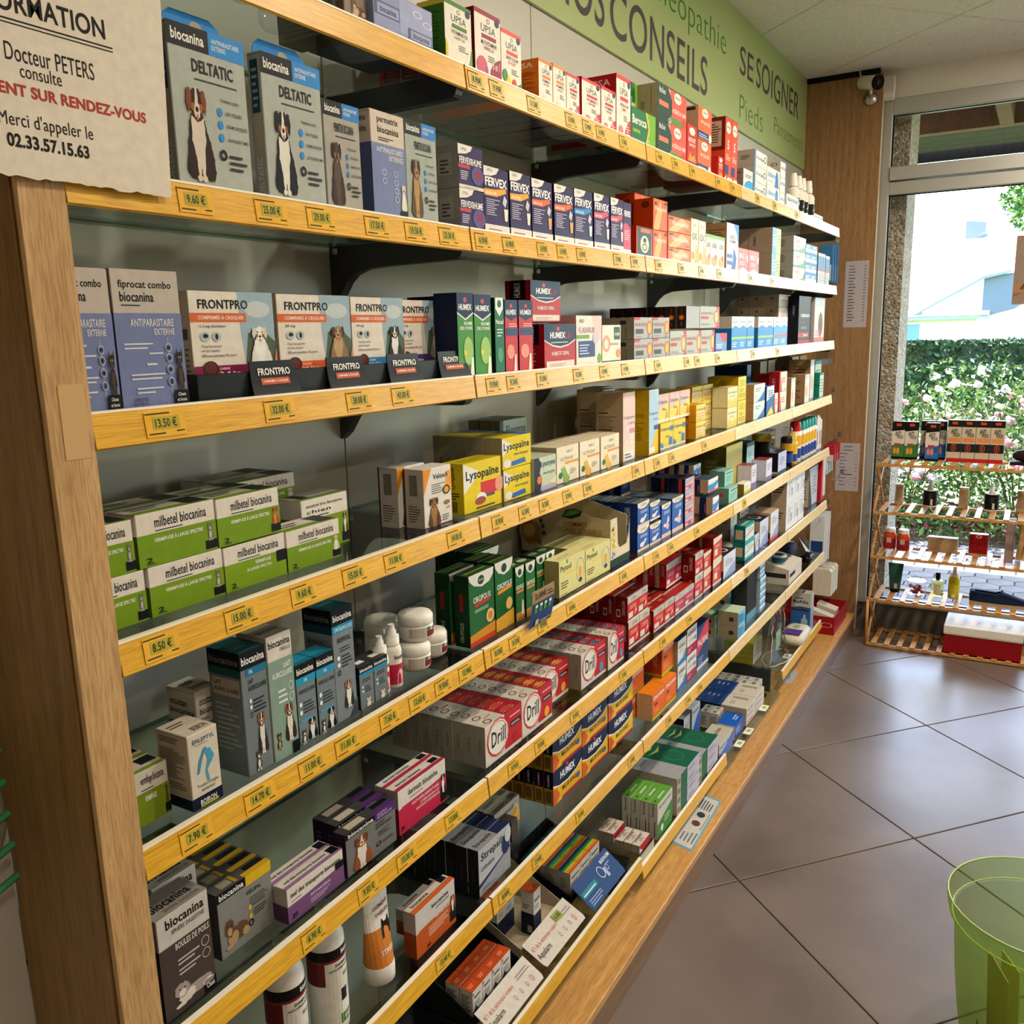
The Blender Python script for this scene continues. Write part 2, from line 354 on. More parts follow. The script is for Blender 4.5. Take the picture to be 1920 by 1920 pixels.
# ------------------------------------------------------------------ shelves: glass, bracket, price rail, price labels
ORD = {1: 'top', 2: 'second', 3: 'third', 4: 'fourth', 5: 'fifth', 6: 'sixth', 7: 'seventh', 8: 'bottom'}
BAY = {0: 'nearest bay', 1: 'second bay', 2: 'third bay', 3: 'fourth bay', 4: 'farthest bay'}
M_LABEL = card('#e3ac38', .35); M_LCD = card('#b3a038', .35); M_LINK = card('#33391c', .5); M_LIP = plain('rail_lip', '#f4ead6', .3)
M_RAIL_LIT = wood('rail_wood_far_lit', '#dcb877', '#f0d3a0', (.8, 6, 30), .35, 5)  # same rail wood for far bays, brighter light there put into a paler colour
TAGS = {1: ((.1, '16.90\u20ac'), (.26, '16.90\u20ac'), (.74, '8.90\u20ac'), (.80, '9.90\u20ac'), (.92, '11.50\u20ac'), (1.06, '5.90\u20ac'), (1.13, '5.90\u20ac'), (1.19, '6.90\u20ac'), (1.3, '7.50\u20ac'), (1.5, '9.90\u20ac'), (1.6, '12.90\u20ac'), (1.72, '8.90\u20ac'), (1.92, '6.90\u20ac'), (2.05, '7.90\u20ac'), (2.3, '5.90\u20ac'), (2.5, '4.90\u20ac'), (2.8, '6.50\u20ac')),
 2: ((.183, '9.60 \u20ac'), (.291, '25.00 \u20ac'), (.374, '29.00 \u20ac'), (.482, '17.50 \u20ac'), (.568, '19.50 \u20ac'), (.650, '23.30 \u20ac'), (.745, '6.90\u20ac'), (.828, '6.90\u20ac'), (.945, '6.90\u20ac'), (1.02, '6.90\u20ac'), (1.10, '6.90\u20ac'), (1.27, '7.90\u20ac'), (1.36, '8.90\u20ac'), (1.5, '5.90\u20ac'), (1.65, '5.90\u20ac'), (1.8, '6.90\u20ac'), (1.95, '4.90\u20ac'), (2.25, '3.90\u20ac'), (2.5, '5.90\u20ac')),
 3: ((.118, '13.50 \u20ac'), (.281, '32.00 \u20ac'), (.425, '38.00 \u20ac'), (.520, '43.00 \u20ac'), (.765, '9.90\u20ac'), (.830, '9.20\u20ac'), (.935, '9.20\u20ac'), (1.08, '8.20\u20ac'), (1.20, '8.90\u20ac'), (1.31, '4.90\u20ac'), (1.5, '4.20\u20ac'), (1.7, '4.20\u20ac'), (1.78, '4.40\u20ac'), (1.95, '3.90\u20ac'), (2.3, '9.90\u20ac'), (2.6, '9.90\u20ac')),
 4: ((.085, '8.50 \u20ac'), (.196, '15.00 \u20ac'), (.298, '9.60 \u20ac'), (.396, '15.00 \u20ac'), (.484, '11.00 \u20ac'), (.640, '14.00 \u20ac'), (.770, '8.90\u20ac'), (.860, '6.30\u20ac'), (.935, '8.30\u20ac'), (1.03, '8.90\u20ac'), (1.12, '8.90\u20ac'), (1.37, '2.90\u20ac'), (1.5, '2.10\u20ac'), (1.6, '2.10\u20ac'), (1.85, '2.10\u20ac')),
 5: ((.104, '7.90 \u20ac'), (.200, '14.70 \u20ac'), (.291, '11.00 \u20ac'), (.360, '11.00 \u20ac'), (.452, '7.60 \u20ac'), (.524, '12.60 \u20ac'), (.588, '9.90\u20ac'), (.655, '12.90\u20ac'), (.755, '8.50\u20ac'), (.815, '8.50\u20ac'), (.92, '8.90\u20ac'), (1.04, '8.90\u20ac'), (1.3, '4.20\u20ac'), (1.5, '3.90\u20ac'), (1.6, '3.90\u20ac'), (1.8, '4.90\u20ac'), (2.25, '12.90\u20ac')),
 6: ((.270, '6.90 \u20ac'), (.383, '9.50 \u20ac'), (.475, '15.00 \u20ac'), (.600, '17.00\u20ac'), (.80, '9.90\u20ac'), (.90, '9.90\u20ac'), (1.05, '9.90\u20ac'), (1.3, '2.90\u20ac'), (1.55, '2.90\u20ac'), (1.75, '3.90\u20ac'), (2.3, '5.90\u20ac')),
 7: ((.560, '15.40 \u20ac'), (.755, '8.80\u20ac'), (.88, '7.90\u20ac'), (1.07, '9.90\u20ac'), (1.35, '4.90\u20ac'), (1.6, '5.90\u20ac'), (1.75, '3.90\u20ac'), (1.85, '3.90\u20ac'))}
def rail(parent, x0, x1, z, y=0, mat=None, tags=(), lbl=None):
    """tilted price rail: wooden-look strip with a pale top lip; top edge at z"""
    mat = mat or M_RAIL
    mb = MB(); prof = [(.004, 0), (-.0015, 0), (-.0055, -.034), (-.003, -.036), (.004, -.003)]
    mb.prism([(y+a, z+b) for a, b in prof], x0, x1, mat, 'x')
    mb.prism([(y+.005, z+.0016), (y-.0022, z+.0016), (y-.0022, z-.0008), (y+.005, z-.0008)], x0, x1, M_LIP, 'x')
    r = mb.build('price_rail', parent)
    for x, s in tags:
        lm = MB(); w = .040 if len(s) > 6 else .036
        P = lambda a, b: (x+a, y-.0019-.0040*(-b)/.034-.0006, z+b)
        Q = lambda a, b: (x+a, y-.0019-.0040*(-b)/.034-.0009, z+b)
        R = lambda a, b: (x+a, y-.0019-.0040*(-b)/.034-.0011, z+b)
        lm.poly([P(-w*.62, -.030), P(w*.62, -.030), P(w*.62, -.004), P(-w*.62, -.004)], M_LABEL)
        lm.poly([Q(-w*.40, -.0225), Q(w*.42, -.0225), Q(w*.42, -.0095), Q(-w*.40, -.0095)], M_LCD)
        vs, fs, _ = text_mesh(s, 1)
        lm.raw([R(-w*.33+a*w*.66, -.0205+b*.0095) for a, b in vs], fs, M_LINK)
        for (a0, a1, h) in ((-.6, .15, -.0062), (-.55, -.05, -.0265), (.30, .55, -.0255)):
            lm.poly([Q(w*a0, h-.0007), Q(w*a1, h-.0007), Q(w*a1, h+.0007), Q(w*a0, h+.0007)], M_LINK)
        lm.build('price_label', r)
    return r
def bracket(parent, x, z):
    mb = MB(); t = .009; R_ = .017
    pts = [(D, 0), (D, -.100), (D-.015, -.088), (D-.035, -.060), (D-.05, -.048), (D-.075, -.040), (.16, -.038), (.03, -.036)]
    pts += [(.018-.012*math.sin(a)-.0, -.018-.018*math.cos(a)) for a in [i*math.pi/8 for i in range(0, 8)]]+[(.012, -.0005)]
    mb.prism([(a, z+b) for a, b in pts], x-t, x+t, M_DARKMETAL, 'x')
    mb.build('bracket', parent)
    mb = MB(); mb.box(x-t-.006, D-.022, z-.014, x-t, D-.012, z-.004, M_STEEL, b=.001); mb.build('clip', parent)
def shelf(s, k, z, x0, x1, y0=.006, y1=D-.004, rail_y=0):
    sh = tag(empty('glass_shelf', (0, 0, 0)), '%s glass shelf with wooden price rail in the %s' % (ORD[s], BAY[k]), 'shelf', 'glass shelves')
    mb = MB(); mb.box(x0, y0, z-.0095, x1, y1, z-.003, M_GLASS)
    mb.build('glass_panel', sh)
    mb = MB(); mb.box(x0, y1-.0005, z-.0094, x1, y1+.0002, z-.0031, M_EDGE); mb.build('glass_edge', sh)
    if rail_y is not None:
        rail(sh, max(x0, .037)-.001, x1+.001, z, rail_y, M_RAIL if k < 2 else M_RAIL_LIT if k > 2 else M_RAIL, [t for t in TAGS.get(s, ()) if x0 < t[0] < x1])
    bracket(sh, x1+.0025, z-.0100)
    return sh
for s in range(1, 8):
    for k in range(5):
        if (s, k) in (): continue
        shelf(s, k, ZS[s], .037 if k == 0 else k*W+.003, (k+1)*W-.004)

BC = 'biocanina'
def vet(c2, tag_, title, animal, pal, lines=5, side='#2c3a44', tc='#1c1c1c', base='#a9afab'):
    """grey pet-care carton with black name band and coloured corner"""
    return {'f': [('r',0,.86,.52,1,'#17171a'), ('r',.52,.86,1,1,c2), ('t',BC,.05,.895,.46,.965,'#e9e7e2',1.5), ('t','ANTIPARASITAIRE',.56,.935,.93,.965,'#dfe8ee',.6), ('t','EXTERNE',.56,.895,.74,.925,'#dfe8ee',.6),
      ('t',title,.28,.73,.82,.81,tc,1.5), ('g',.30,.685,.86,.705,1,'#33383a'), ('e',.60,.52,.035,.028,c2), ('e',.60,.44,.035,.028,c2), ('e',.60,.36,.035,.028,c2),
      ('t','LES TIQUES',.68,.505,.90,.53,'#2a2f31',.6), ('t','LES MOUSTIQUES',.68,.425,.96,.45,'#2a2f31',.6), ('t','LES PHL\u00c9BOTOMES',.68,.345,.97,.37,'#2a2f31',.6), ('t','Protection contre :',.62,.585,.88,.61,'#2a2f31',.6), ('o',.60,.25,.05,.035,.5,'#17171a'), ('g',.68,.16,.92,.28,3,'#33383a'), ('a',animal,.06,.06,.52,.66,pal)],
      'l': [('r',.2,.60,.8,.95,'#23405c'), ('r',.2,.32,.8,.58,'#b7a995'), ('v',title,.3,.05,.7,.30,'#d9dfe2'), ('g',.3,.64,.7,.92,6,'#93a7b8')]}
def bio(c1, title, sub, animal=None, pal=('#2a2725','#d8cfc4','#5a4a3c'), ttl2=None, band=.60, base='#d9d3cb', num=None, tc='#14202c', title_y=None):
    """two-tone carton: pale upper part with the name, coloured lower part"""
    L = [('r',0,0,1,band,c1)]
    ty = title_y or (band+.10, .90)
    if ttl2: L += [('t',title,.10,(ty[0]+ty[1])/2+.01,.88,ty[1],tc,.7), ('t',ttl2,.10,ty[0],.62,(ty[0]+ty[1])/2-.02,tc,.7)]
    else: L += [('t',title,.22,ty[0],.88,ty[1],tc,.7)]
    L += [('g',.22,band+.03,.68,band+.08,1,'#3a4148')]
    L += [('t',s,a,b,c,d,'#e8e6df',1) for s, a, b, c, d in sub]
    if animal: L += [('r',.84,.04,1,band*.36,'#101216'), ('a',animal,.84,band*.34,.99,band*.98,pal)]
    if num: L += [('t',num,.08,.07,.16,.17,'#101c22',1), ('r',.08,.04,.19,.055,'#101c22')]
    return L
GR = '#708f1c'
milb = [('VERMIFUGE \u00c0 LARGE SPECTRE',.20,.43,.82,.52),]
upsa = lambda c, t, c3, low: [('p',[(0,0),(1,0),(1,1),(0,1)],'#e6e0d4'), ('r',0,.93,1,1,c), ('t','UPSA',.24,.70,.80,.81,'#44423c',.5), ('o',.52,.87,.06,.035,.3,'#6b6960'), ('r',.26,.61,.82,.67,c), ('t',t[0],.24,.52,.84,.58,'#474540',.5), ('t',t[1],.34,.45,.72,.50,c3,.3), ('e',.86,.90,.09,.055,'#27305e'), ('g',.5,.30,.9,.40,3,'#8b857c')]+low
red_low = [('p',[(1,0),(1,.36),(.8,.28),(.62,.14),(.55,0)],'#c8354c'), ('e',.30,.12,.16,.09,'#dc7d86'), ('g',.68,.05,.95,.25,5,'#ecd0d0')]
DESIGN = {
 # ---- top shelf
 'lilac_display': ('#8d96bf', {'f': [('r',.42,.30,.98,.97,'#9da6ce'), ('o',.73,.80,.08,.07,.2,'#e2e2ee'), ('o',.90,.66,.08,.07,.2,'#e2e2ee'), ('r',.02,.48,.42,.74,'#5c648c'), ('r',.06,.50,.40,.70,'#9aa4cd'), ('t','biocanina',.10,.54,.36,.66,'#191b24'), ('r',.56,.24,.98,.46,'#5c648c'), ('r',.60,.26,.96,.43,'#9aa4cd'), ('t','biocanina',.64,.29,.92,.40,'#191b24'), ('t','Hygi\u00e8ne',.74,.10,.97,.18,'#16181f',1), ('r',0,0,1,.03,'#6f79a5')], 'l': [('g',.1,.3,.9,.9,8,'#b9c0dc')]}, 'display_box', 'lilac cardboard counter display'),
 'lilac_small': ('#9aa4cd', {'f': [('t',BC,.12,.25,.88,.75,'#191b24',1)], 'l': [('g',.1,.2,.9,.8,2,'#4a5078')]}, 'wipes_carton', 'small lilac pet carton'),
 'plaid_pack': ('#8a7768', {'f': [('r',0,.40,1,.46,'#43362e'), ('r',.3,0,.36,1,'#5a493d'), ('r',0,.1,1,.14,'#b3a092'), ('a','lie',.3,.45,.95,.98,('#6a4a35','#c7ad95','#3c2a20'))], 'l': [('g',.1,.1,.9,.9,6,'#4a3d35')]}, 'pet_mat_pack', 'brown plaid pet mat pack'),
 'upsa_d3': ('#dcd8c6', {'f': upsa('#4c7c2c', ('VITAMINE D3','1000 UI'), '#a8913a', [('p',[(1,0),(1,.42),(.92,.2),(.8,0)],'#5f9a38'), ('p',[(0,.42),(.10,.3),(.06,0),(0,0)],'#d8c23e')]), 'l': [('r',0,0,1,1,'#3f7226'), ('g',.2,.2,.8,.85,12,'#27501a'), ('r',0,.92,1,1,'#d8c23e')]}, 'vitamin_carton', 'green and white vitamin carton'),
 'upsa_multi': ('#ddd4c6', {'f': upsa('#96263c', ('MULTIVITAMINES','HIBISCUS'), '#a3364e', [('p',[(1,0),(1,.40),(.8,.34),(.6,.2),(.5,0)],'#9c1f45'), ('e',.25,.20,.2,.14,'#cf5a72'), ('e',.42,.12,.06,.10,'#8c5a9a'), ('t','5 en 1',.66,.2,.92,.32,'#f0dede',1)]), 'l': [('r',0,0,1,1,'#6d0f26'), ('g',.2,.2,.8,.85,14,'#a44a5c')]}, 'vitamin_carton', 'tall crimson and white vitamin carton'),
 'upsa_effet': ('#e2dacd', {'f': upsa('#dd4a45', ('EFFET COUP','DE FOUET'), '#d9453f', [('p',[(1,0),(1,.20),(.6,.10),(.5,0)],'#3f8a3a'), ('e',.30,.17,.15,.09,'#e8d23e'), ('e',.62,.16,.10,.07,'#d43a2c'), ('e',.16,.24,.12,.10,'#3f8a3a')]), 'l': [('r',0,0,1,1,'#c2332c')]}, 'vitamin_carton', 'white and coral vitamin carton with fruit picture'),
 'upsa_orange': ('#e9dcc8', {'f': upsa('#ec7a1e', ('VITAMINE C','1000 MG'), '#e06a10', [('e',.30,.12,.16,.08,'#f2c9a0')]), 'l': [('r',0,0,1,1,'#e2761b'), ('t','UPSA',.2,.82,.85,.93,'#f6e4cf',.8), ('g',.12,.25,.9,.74,14,'#7a3b0c')]}, 'vitamin_carton', 'orange and white vitamin carton'),
 'upsa_orange2': ('#e9dcc8', {'f': upsa('#f08c3a', ('VITAMINE C','500 MG'), '#e06a10', [('e',.30,.12,.16,.08,'#f2c9a0')]), 'l': [('r',0,0,1,1,'#e2761b')]}, 'vitamin_carton', 'shorter orange and white vitamin carton'),
 'upsa_red': ('#e9dfd4', {'f': upsa('#d23a44', ('VITAMINE C','1000 MG'), '#cf3340', red_low), 'l': [('r',0,0,1,1,'#b4202c'), ('t','UPSA',.2,.82,.85,.93,'#f0d0d0',.8)], 't': [('r',0,0,1,1,'#c42a36')]}, 'vitamin_carton', 'red and white vitamin carton'),
 'upsa_acerola': ('#e9dfd4', {'f': upsa('#d23a44', ('AC\u00c9ROLA 1000','VITAMINE C'), '#cf3340', red_low), 'l': [('r',0,0,1,1,'#b4202c'), ('t','UPSA',.2,.82,.85,.93,'#f0d0d0',.8)], 't': [('r',0,0,1,1,'#c42a36')]}, 'vitamin_carton', 'tall red vitamin carton with berry picture'),
 'berocca': ('#16713c', {'f': [('p',[(1,0),(1,1),(.62,1),(.72,.5),(.55,0)],'#6fae2e'), ('p',[(.58,1),(.64,1),(.76,.55),(.60,0),(.56,0),(.70,.55)],'#e3c24a'), ('t','Berocca',.05,.56,.62,.80,'#f0efe6',1.5), ('t','ENERGIE',.08,.34,.36,.43,'#c9d94a',1), ('o',.68,.16,.07,.10,.25,'#cfe3a0')], 'l': [('r',0,0,1,1,'#135c31')]}, 'vitamin_carton', 'green effervescent vitamin carton'),
 'acerola': ('#cdb9a2', {'f': [('r',.42,0,1,1,'#d9594a'), ('p',[(0,0),(.36,0),(.48,.3),(.48,.7),(.34,1),(0,1)],'#17402f'), ('r',.05,.42,.36,.56,'#e07a5a'), ('t','AC\u00c9ROLA 1000',.50,.38,.97,.54,'#f4e2da',1.2), ('e',.68,.84,.13,.16,'#efe9dc'), ('t','Alvityl',.58,.78,.78,.90,'#33406b',1), ('r',.42,.05,.85,.24,'#5b8b46'), ('e',.90,.20,.08,.13,'#c8402c'), ('t','Maxi Boost',.05,.76,.25,.92,'#dfe8e0',1), ('o',.40,.1,.05,.07,.3,'#e8e8e0')], 'l': [('r',0,0,1,1,'#b9a987'), ('v','AUTRES',.36,.30,.50,.52,'#3c352a'), ('v','COMPRIM\u00c9S',.72,.2,.78,.9,'#6b604c')]}, 'vitamin_carton', 'wide green and coral vitamin carton'),
 'boost_red': ('#c5301f', {'f': [('r',0,.0,1,.14,'#232c57'), ('e',.5,.85,.3,.09,'#ece4d8'), ('t','BOOST',.15,.60,.85,.70,'#f3e4da',1.5), ('t','24H/24',.2,.50,.8,.57,'#f3e4da',1), ('p',[(.1,.16),(.9,.16),(.75,.34),(.5,.26),(.3,.38)],'#ef8f2b')]}, 'vitamin_carton', 'small bright red booster carton'),
 'vital_orange': ('#d8683a', {'f': [('e',.5,.84,.24,.14,'#ece4d8'), ('t','Alvityl',.36,.80,.64,.90,'#33406b',1), ('t','VITALIT\u00c9',.16,.50,.84,.62,'#f7dfcf',1.2), ('r',0,.04,.92,.26,'#28356b'), ('g',.06,.08,.8,.22,2,'#c8cfe6'), ('e',.88,.14,.11,.14,'#e9e4da')], 'l': [('r',0,0,1,1,'#c09c7f'), ('r',.1,.86,.9,.96,'#3b2c24'), ('g',.2,.3,.6,.6,4,'#5b4638')]}, 'vitamin_carton', 'orange vitality vitamin carton'),
 'vital_tall': ('#d64a28', {'f': [('e',.5,.85,.36,.09,'#ece4d8'), ('t','Alvityl',.22,.82,.78,.88,'#33406b',1), ('t','5',.36,.52,.62,.66,'#f3e0d6',1.5), ('g',.15,.36,.85,.46,3,'#f0c8b4'), ('r',0,.14,.6,.28,'#28356b'), ('r',0,0,1,.10,'#e9dccb'), ('e',.3,.09,.14,.05,'#b85a2a')], 'l': [('r',0,.5,1,1,'#7a2416'), ('r',.12,.56,.88,.94,'#c9b09a'), ('g',.15,.58,.85,.92,9,'#5b3b30')], 't': [('r',0,0,1,1,'#5e2417')]}, 'vitamin_carton', 'tall red twin vitamin carton'),
 'white_blue': ('#e2dfda', {'f': [('r',0,0,.10,1,'#2f87c7'), ('t','Fiorige',.16,.40,.74,.66,'#2a3a52',.6), ('o',.84,.6,.1,.22,.3,'#2a3a52')], 'l': [('r',0,0,1,1,'#b5aca0'), ('g',.2,.4,.7,.7,3,'#3e3a34')]}, 'medicine_carton', 'white carton with blue edge stripe'),
 'white_blue2': ('#e4e2de', {'f': [('t','c\u00e9lavon',.06,.45,.7,.75,'#2b79bb',1), ('p',[(.72,.95),(.85,.8),(.92,0),(.6,0)],'#2f7cc4'), ('r',.1,.2,.45,.26,'#8fb4d6')], 'l': [('r',0,0,1,1,'#b5aca0')]}, 'medicine_carton', 'white carton with pale blue swoosh'),
 'white_blue3': ('#e4e2de', {'f': [('t','teraCal',.1,.5,.8,.72,'#3a466e',1), ('r',.86,0,.97,1,'#2c5da0')], 'l': [('r',0,0,1,1,'#c5bcae'), ('o',.6,.8,.2,.1,.3,'#38352f')]}, 'medicine_carton', 'narrow white carton with navy edge'),
 'white_small': ('#e6e3de', {'f': [('t','ocatri',.2,.62,.86,.84,'#39465a',.5), ('p',[(0,0),(1,0),(1,.5),(.6,.55),(.2,.4)],'#2d9bd8')], 'l': [('r',0,0,1,1,'#8c7f74'), ('g',.1,.2,.9,.9,6,'#4c423b')]}, 'medicine_carton', 'short white carton with sky blue wave'),
 'white_biaf': ('#e6e3de', {'f': [('t','BIAFINE',.08,.58,.92,.80,'#1d3140',1.5), ('g',.1,.3,.8,.5,3,'#8aa0b0')]}, 'cream_carton', 'flat white cream carton'),
 # ---- second shelf
 'deltatic': ('#a7aca6', vet('#2f86cf','DEL','DELTATIC','dog',('#2b1d16','#cfc2b4','#7a3f1e')), 'flea_collar_carton', 'large grey carton picturing a shaggy collie'),
 'deltatic2': ('#a7aca6', vet('#2f86cf','DEL','DELTATIC','dog',('#17161a','#d9d5cd','#141316')), 'flea_collar_carton', 'large grey carton picturing a tricolour mountain dog'),
 'permetrix': ('#a39f97', vet('#2f7fc9','P','PERMETRIX BIOCANINA','dog',('#3a2e28','#55463a','#1f1916')), 'flea_treatment_carton', 'grey carton picturing a small dark terrier'),
 'permetrix2': ('#9fa6a0', vet('#2f7fc9','P','PERMETRIX BIOCANINA','dog',('#5b452f','#b08a55','#1f1916')), 'flea_treatment_carton', 'grey carton picturing a german shepherd'),
 'permetrix_lilac': ('#cdbfb2', {'f': [('r',0,0,1,.70,'#7480ac'), ('t','permetrix',.20,.88,.82,.955,'#121419',1), ('t',BC,.20,.80,.82,.865,'#121419',1), ('g',.22,.73,.7,.77,2,'#2b2d35'), ('t','ANTIPARASITAIRES',.14,.62,.92,.67,'#e0dfe3',1), ('t','EXTERNES',.50,.555,.92,.605,'#e0dfe3',1), ('o',.34,.44,.06,.03,.2,'#d6d9e6'), ('o',.34,.36,.06,.03,.2,'#d6d9e6'), ('o',.68,.44,.06,.03,.2,'#d6d9e6'), ('o',.68,.36,.06,.03,.2,'#d6d9e6'), ('o',.68,.28,.06,.03,.2,'#d6d9e6'), ('o',.68,.20,.06,.03,.2,'#d6d9e6'), ('r',.78,0,1,.10,'#101216'), ('a','dog',.78,.10,1.0,.36,('#d9d2c2','#e6e1d6','#cfc7b6'))],
    'l': [('r',0,0,1,.70,'#4f5a86'), ('t','permetrix',.0,.88,.8,.95,'#121419',1), ('t',BC,.0,.80,.8,.86,'#121419',1)]}, 'flea_treatment_carton', 'tall lilac and beige flea treatment carton'),
 'fervex_rhume': ('#2c1f52', {'f': [('p',[(0,1),(.58,1),(.5,.88),(.3,.80),(0,.76)],'#e2ddd8'), ('t','UPSA',.12,.86,.34,.93,'#55535a',.5), ('t','FERVEXRHUME',.05,.56,.93,.72,'#ece8ea',1.5), ('r',0,.46,.44,.54,'#c43a48'), ('g',.08,.2,.40,.42,5,'#d0c8dc'), ('e',.76,.34,.26,.22,'#5c4a86'), ('e',.80,.36,.12,.10,'#8c2844'), ('r',0,0,1,.08,'#d9d4ce'), ('g',.2,.02,.8,.06,1,'#8c8488')], 'l': [('r',0,0,1,1,'#8f8b86'), ('r',.35,.3,.8,.8,'#a29d97'), ('g',.42,.35,.7,.7,4,'#454147')]}, 'cold_remedy_carton', 'purple and white cold capsule carton'),
 **{'fervex_'+c: ('#2a1d50', {'f': [('p',[(0,1),(.62,1),(.5,.91),(.28,.87),(0,.86)],'#e2ddd8'), ('t','UPSA',.12,.93,.36,.97,'#55535a',.5), ('t','FERVEX',.05,.72,.93,.85,'#f0edf0',2), ('p',[(0,.58),(.5,.58),(.9,.66),(.86,.72),(.4,.68),(0,.67)],col), ('t','ADULTES',.06,.60,.50,.64,'#f4f0ea',1), ('g',.08,.30,.62,.55,8,'#bdb4d0'), ('p',[(.80,.62),(.92,.55),(.84,.44),(.72,.50)],'#c9c2d6'), ('p',[(.78,.42),(.95,.42),(.92,.24),(.81,.24)],col2), ('r',0,0,1,.16,'#dcd6cf'), ('g',.15,.04,.85,.12,2,'#a0606a')],
    'l': [('r',0,0,1,1,'#191236')]}, 'cold_remedy_carton', desc) for c, col, col2, desc in (('or1','#eda43c','#e6dfd2','purple cold sachet carton with amber band'), ('or2','#e2683a','#e6a060','purple cold sachet carton with orange band'), ('blue','#2f8ad0','#cfe0ea','purple cold sachet carton with sky blue band'), ('pink','#e0506e','#eadcd8','purple cold sachet carton with pink band'))},
 'fervex_kid': ('#c9486e', {'f': [('p',[(0,1),(1,1),(1,.5),(.5,.62),(0,.6)],'#2a1d50'), ('t','FERVEX',.1,.74,.95,.85,'#f0edf0',2), ('g',.1,.3,.8,.5,5,'#e7c3cf'), ('r',0,0,1,.12,'#dcd6cf')]}, 'cold_remedy_carton', 'pink and purple cold sachet carton'),
 'orange_tall': ('#e0622a', {'f': [('p',[(0,0),(.4,0),(.62,.6),(.5,1),(.2,.5)],'#f3a95a'), ('t','Vitascorbol',.10,.62,.92,.76,'#f6e2cc',1), ('r',.08,.80,.25,.88,'#3a2c3c'), ('r',.78,.86,.96,.94,'#3a2c3c')], 'l': [('r',0,0,1,1,'#cc4512'), ('e',.6,.8,.2,.12,'#7d2b10')], 't': [('r',0,0,1,1,'#c9481a')]}, 'vitamin_carton', 'tall orange vitamin carton'),
 'green_panel': ('#c2401c', {'f': [('r',.08,.10,.92,.99,'#22443c'), ('r',.26,.82,.86,.95,'#c9694a'), ('e',.5,.45,.26,.28,'#d8d3bc'), ('e',.5,.58,.10,.08,'#22443c'), ('o',.5,.36,.14,.12,.3,'#22443c')], 'l': [('r',0,0,1,1,'#b53413')]}, 'vitamin_carton', 'orange carton with dark green emblem panel'),
 'orange_box': ('#e8743a', {'f': [('p',[(0,0),(.35,0),(.85,.7),(.6,1),(.2,.4)],'#f4b068'), ('t','Vitascorbol',.14,.44,.88,.72,'#f8e8d4',1), ('r',.04,.76,.20,.90,'#4a3040'), ('r',.76,.14,.95,.28,'#8a5a2a')], 't': [('r',0,0,1,1,'#dc6a34')]}, 'vitamin_carton', 'wide orange vitamin carton'),
 'azinc': ('#e9e0c8', {'f': [('t','AZINC',.15,.56,.85,.70,'#3d5a4a',1.2), ('g',.3,.84,.7,.90,2,'#8a8a74'), ('p',[(.5,0),(.9,0),(.95,.35),(.7,.5),(.6,.2)],'#e2ae3e'), ('e',.3,.22,.22,.09,'#d8823a'), ('r',0,0,.1,1,'#e8d27a')], 'l': [('r',0,0,1,1,'#c9b487')]}, 'vitamin_carton', 'slim cream and yellow vitamin carton'),
 'azinc2': ('#eee3cf', {'f': [('r',0,.90,1,1,'#7fae4c'), ('t','AZINC',.15,.62,.85,.76,'#3d5a4a',1.2), ('e',.5,.22,.42,.16,'#e39a62'), ('e',.7,.35,.2,.09,'#d9694a')], 'l': [('r',0,0,1,1,'#c9a887')]}, 'vitamin_carton', 'short slim vitamin carton with green top'),
 'arko_big': ('#e6e1d8', {'f': [('p',[(.55,1),(1,1),(1,.55),(.85,.8)],'#2f7fc4'), ('t','AZINC',.25,.68,.72,.76,'#2f4a6a',1), ('t','HOMME',.22,.60,.76,.66,'#2f4a6a',1), ('p',[(.35,.0),(.75,.0),(.85,.3),(.6,.52),(.55,.2)],'#25519a'), ('r',.05,.28,.5,.36,'#2c62a8'), ('r',.05,.14,.5,.22,'#2c62a8')], 'l': [('r',0,0,1,1,'#9d7b55'), ('g',.1,.4,.9,.9,9,'#6b4f33')]}, 'vitamin_carton', 'tall white carton with deep blue swirl'),
 'pink_box': ('#e36a62', {'f': [('p',[(0,0),(1,0),(.9,.15),(.5,.25),(.1,.12)],'#e8d8cf'), ('t','MAG 2',.15,.60,.75,.80,'#f6e6e0',1.2), ('g',.2,.35,.7,.52,2,'#f0c8c0'), ('r',.82,.5,.96,.75,'#ded2cc')], 't': [('r',0,0,1,1,'#d65c54')]}, 'vitamin_carton', 'salmon pink magnesium carton'),
 'blueyellow': ('#8fb9c4', {'f': [('r',0,0,.5,1,'#5f9ebd'), ('r',.5,0,1,1,'#d5c464'), ('g',.1,.3,.45,.8,4,'#d9e8ee'), ('g',.58,.3,.9,.8,4,'#6a7a4a')], 'l': [('r',0,0,1,1,'#a8927c'), ('v','KIJIMEA',.2,.3,.34,.7,'#3c332b')]}, 'medicine_carton', 'beige-sided carton with blue and yellow front'),
 'greenwhite': ('#dfe0d2', {'f': [('p',[(1,0),(1,.7),(.8,.3),(.4,.12),(0,.08),(0,0)],'#4f8d57'), ('o',.62,.5,.3,.4,.08,'#5c9a60'), ('t','BIO',.22,.55,.55,.75,'#c4483c',1.2), ('g',.2,.3,.5,.42,2,'#c4483c')], 'l': [('r',0,0,1,1,'#9e978c'), ('g',.3,.3,.6,.8,5,'#4c4842')]}, 'medicine_carton', 'white and green herbal carton'),
 'bluew': ('#c8d7e4', {'f': [('r',0,.55,1,1,'#4c86bc'), ('g',.1,.65,.8,.9,3,'#dce8f2'), ('r',0,0,1,.2,'#3f6fa8')], 'l': [('r',0,0,1,1,'#2b4f86')]}, 'medicine_carton', 'small blue and white stacked carton'),
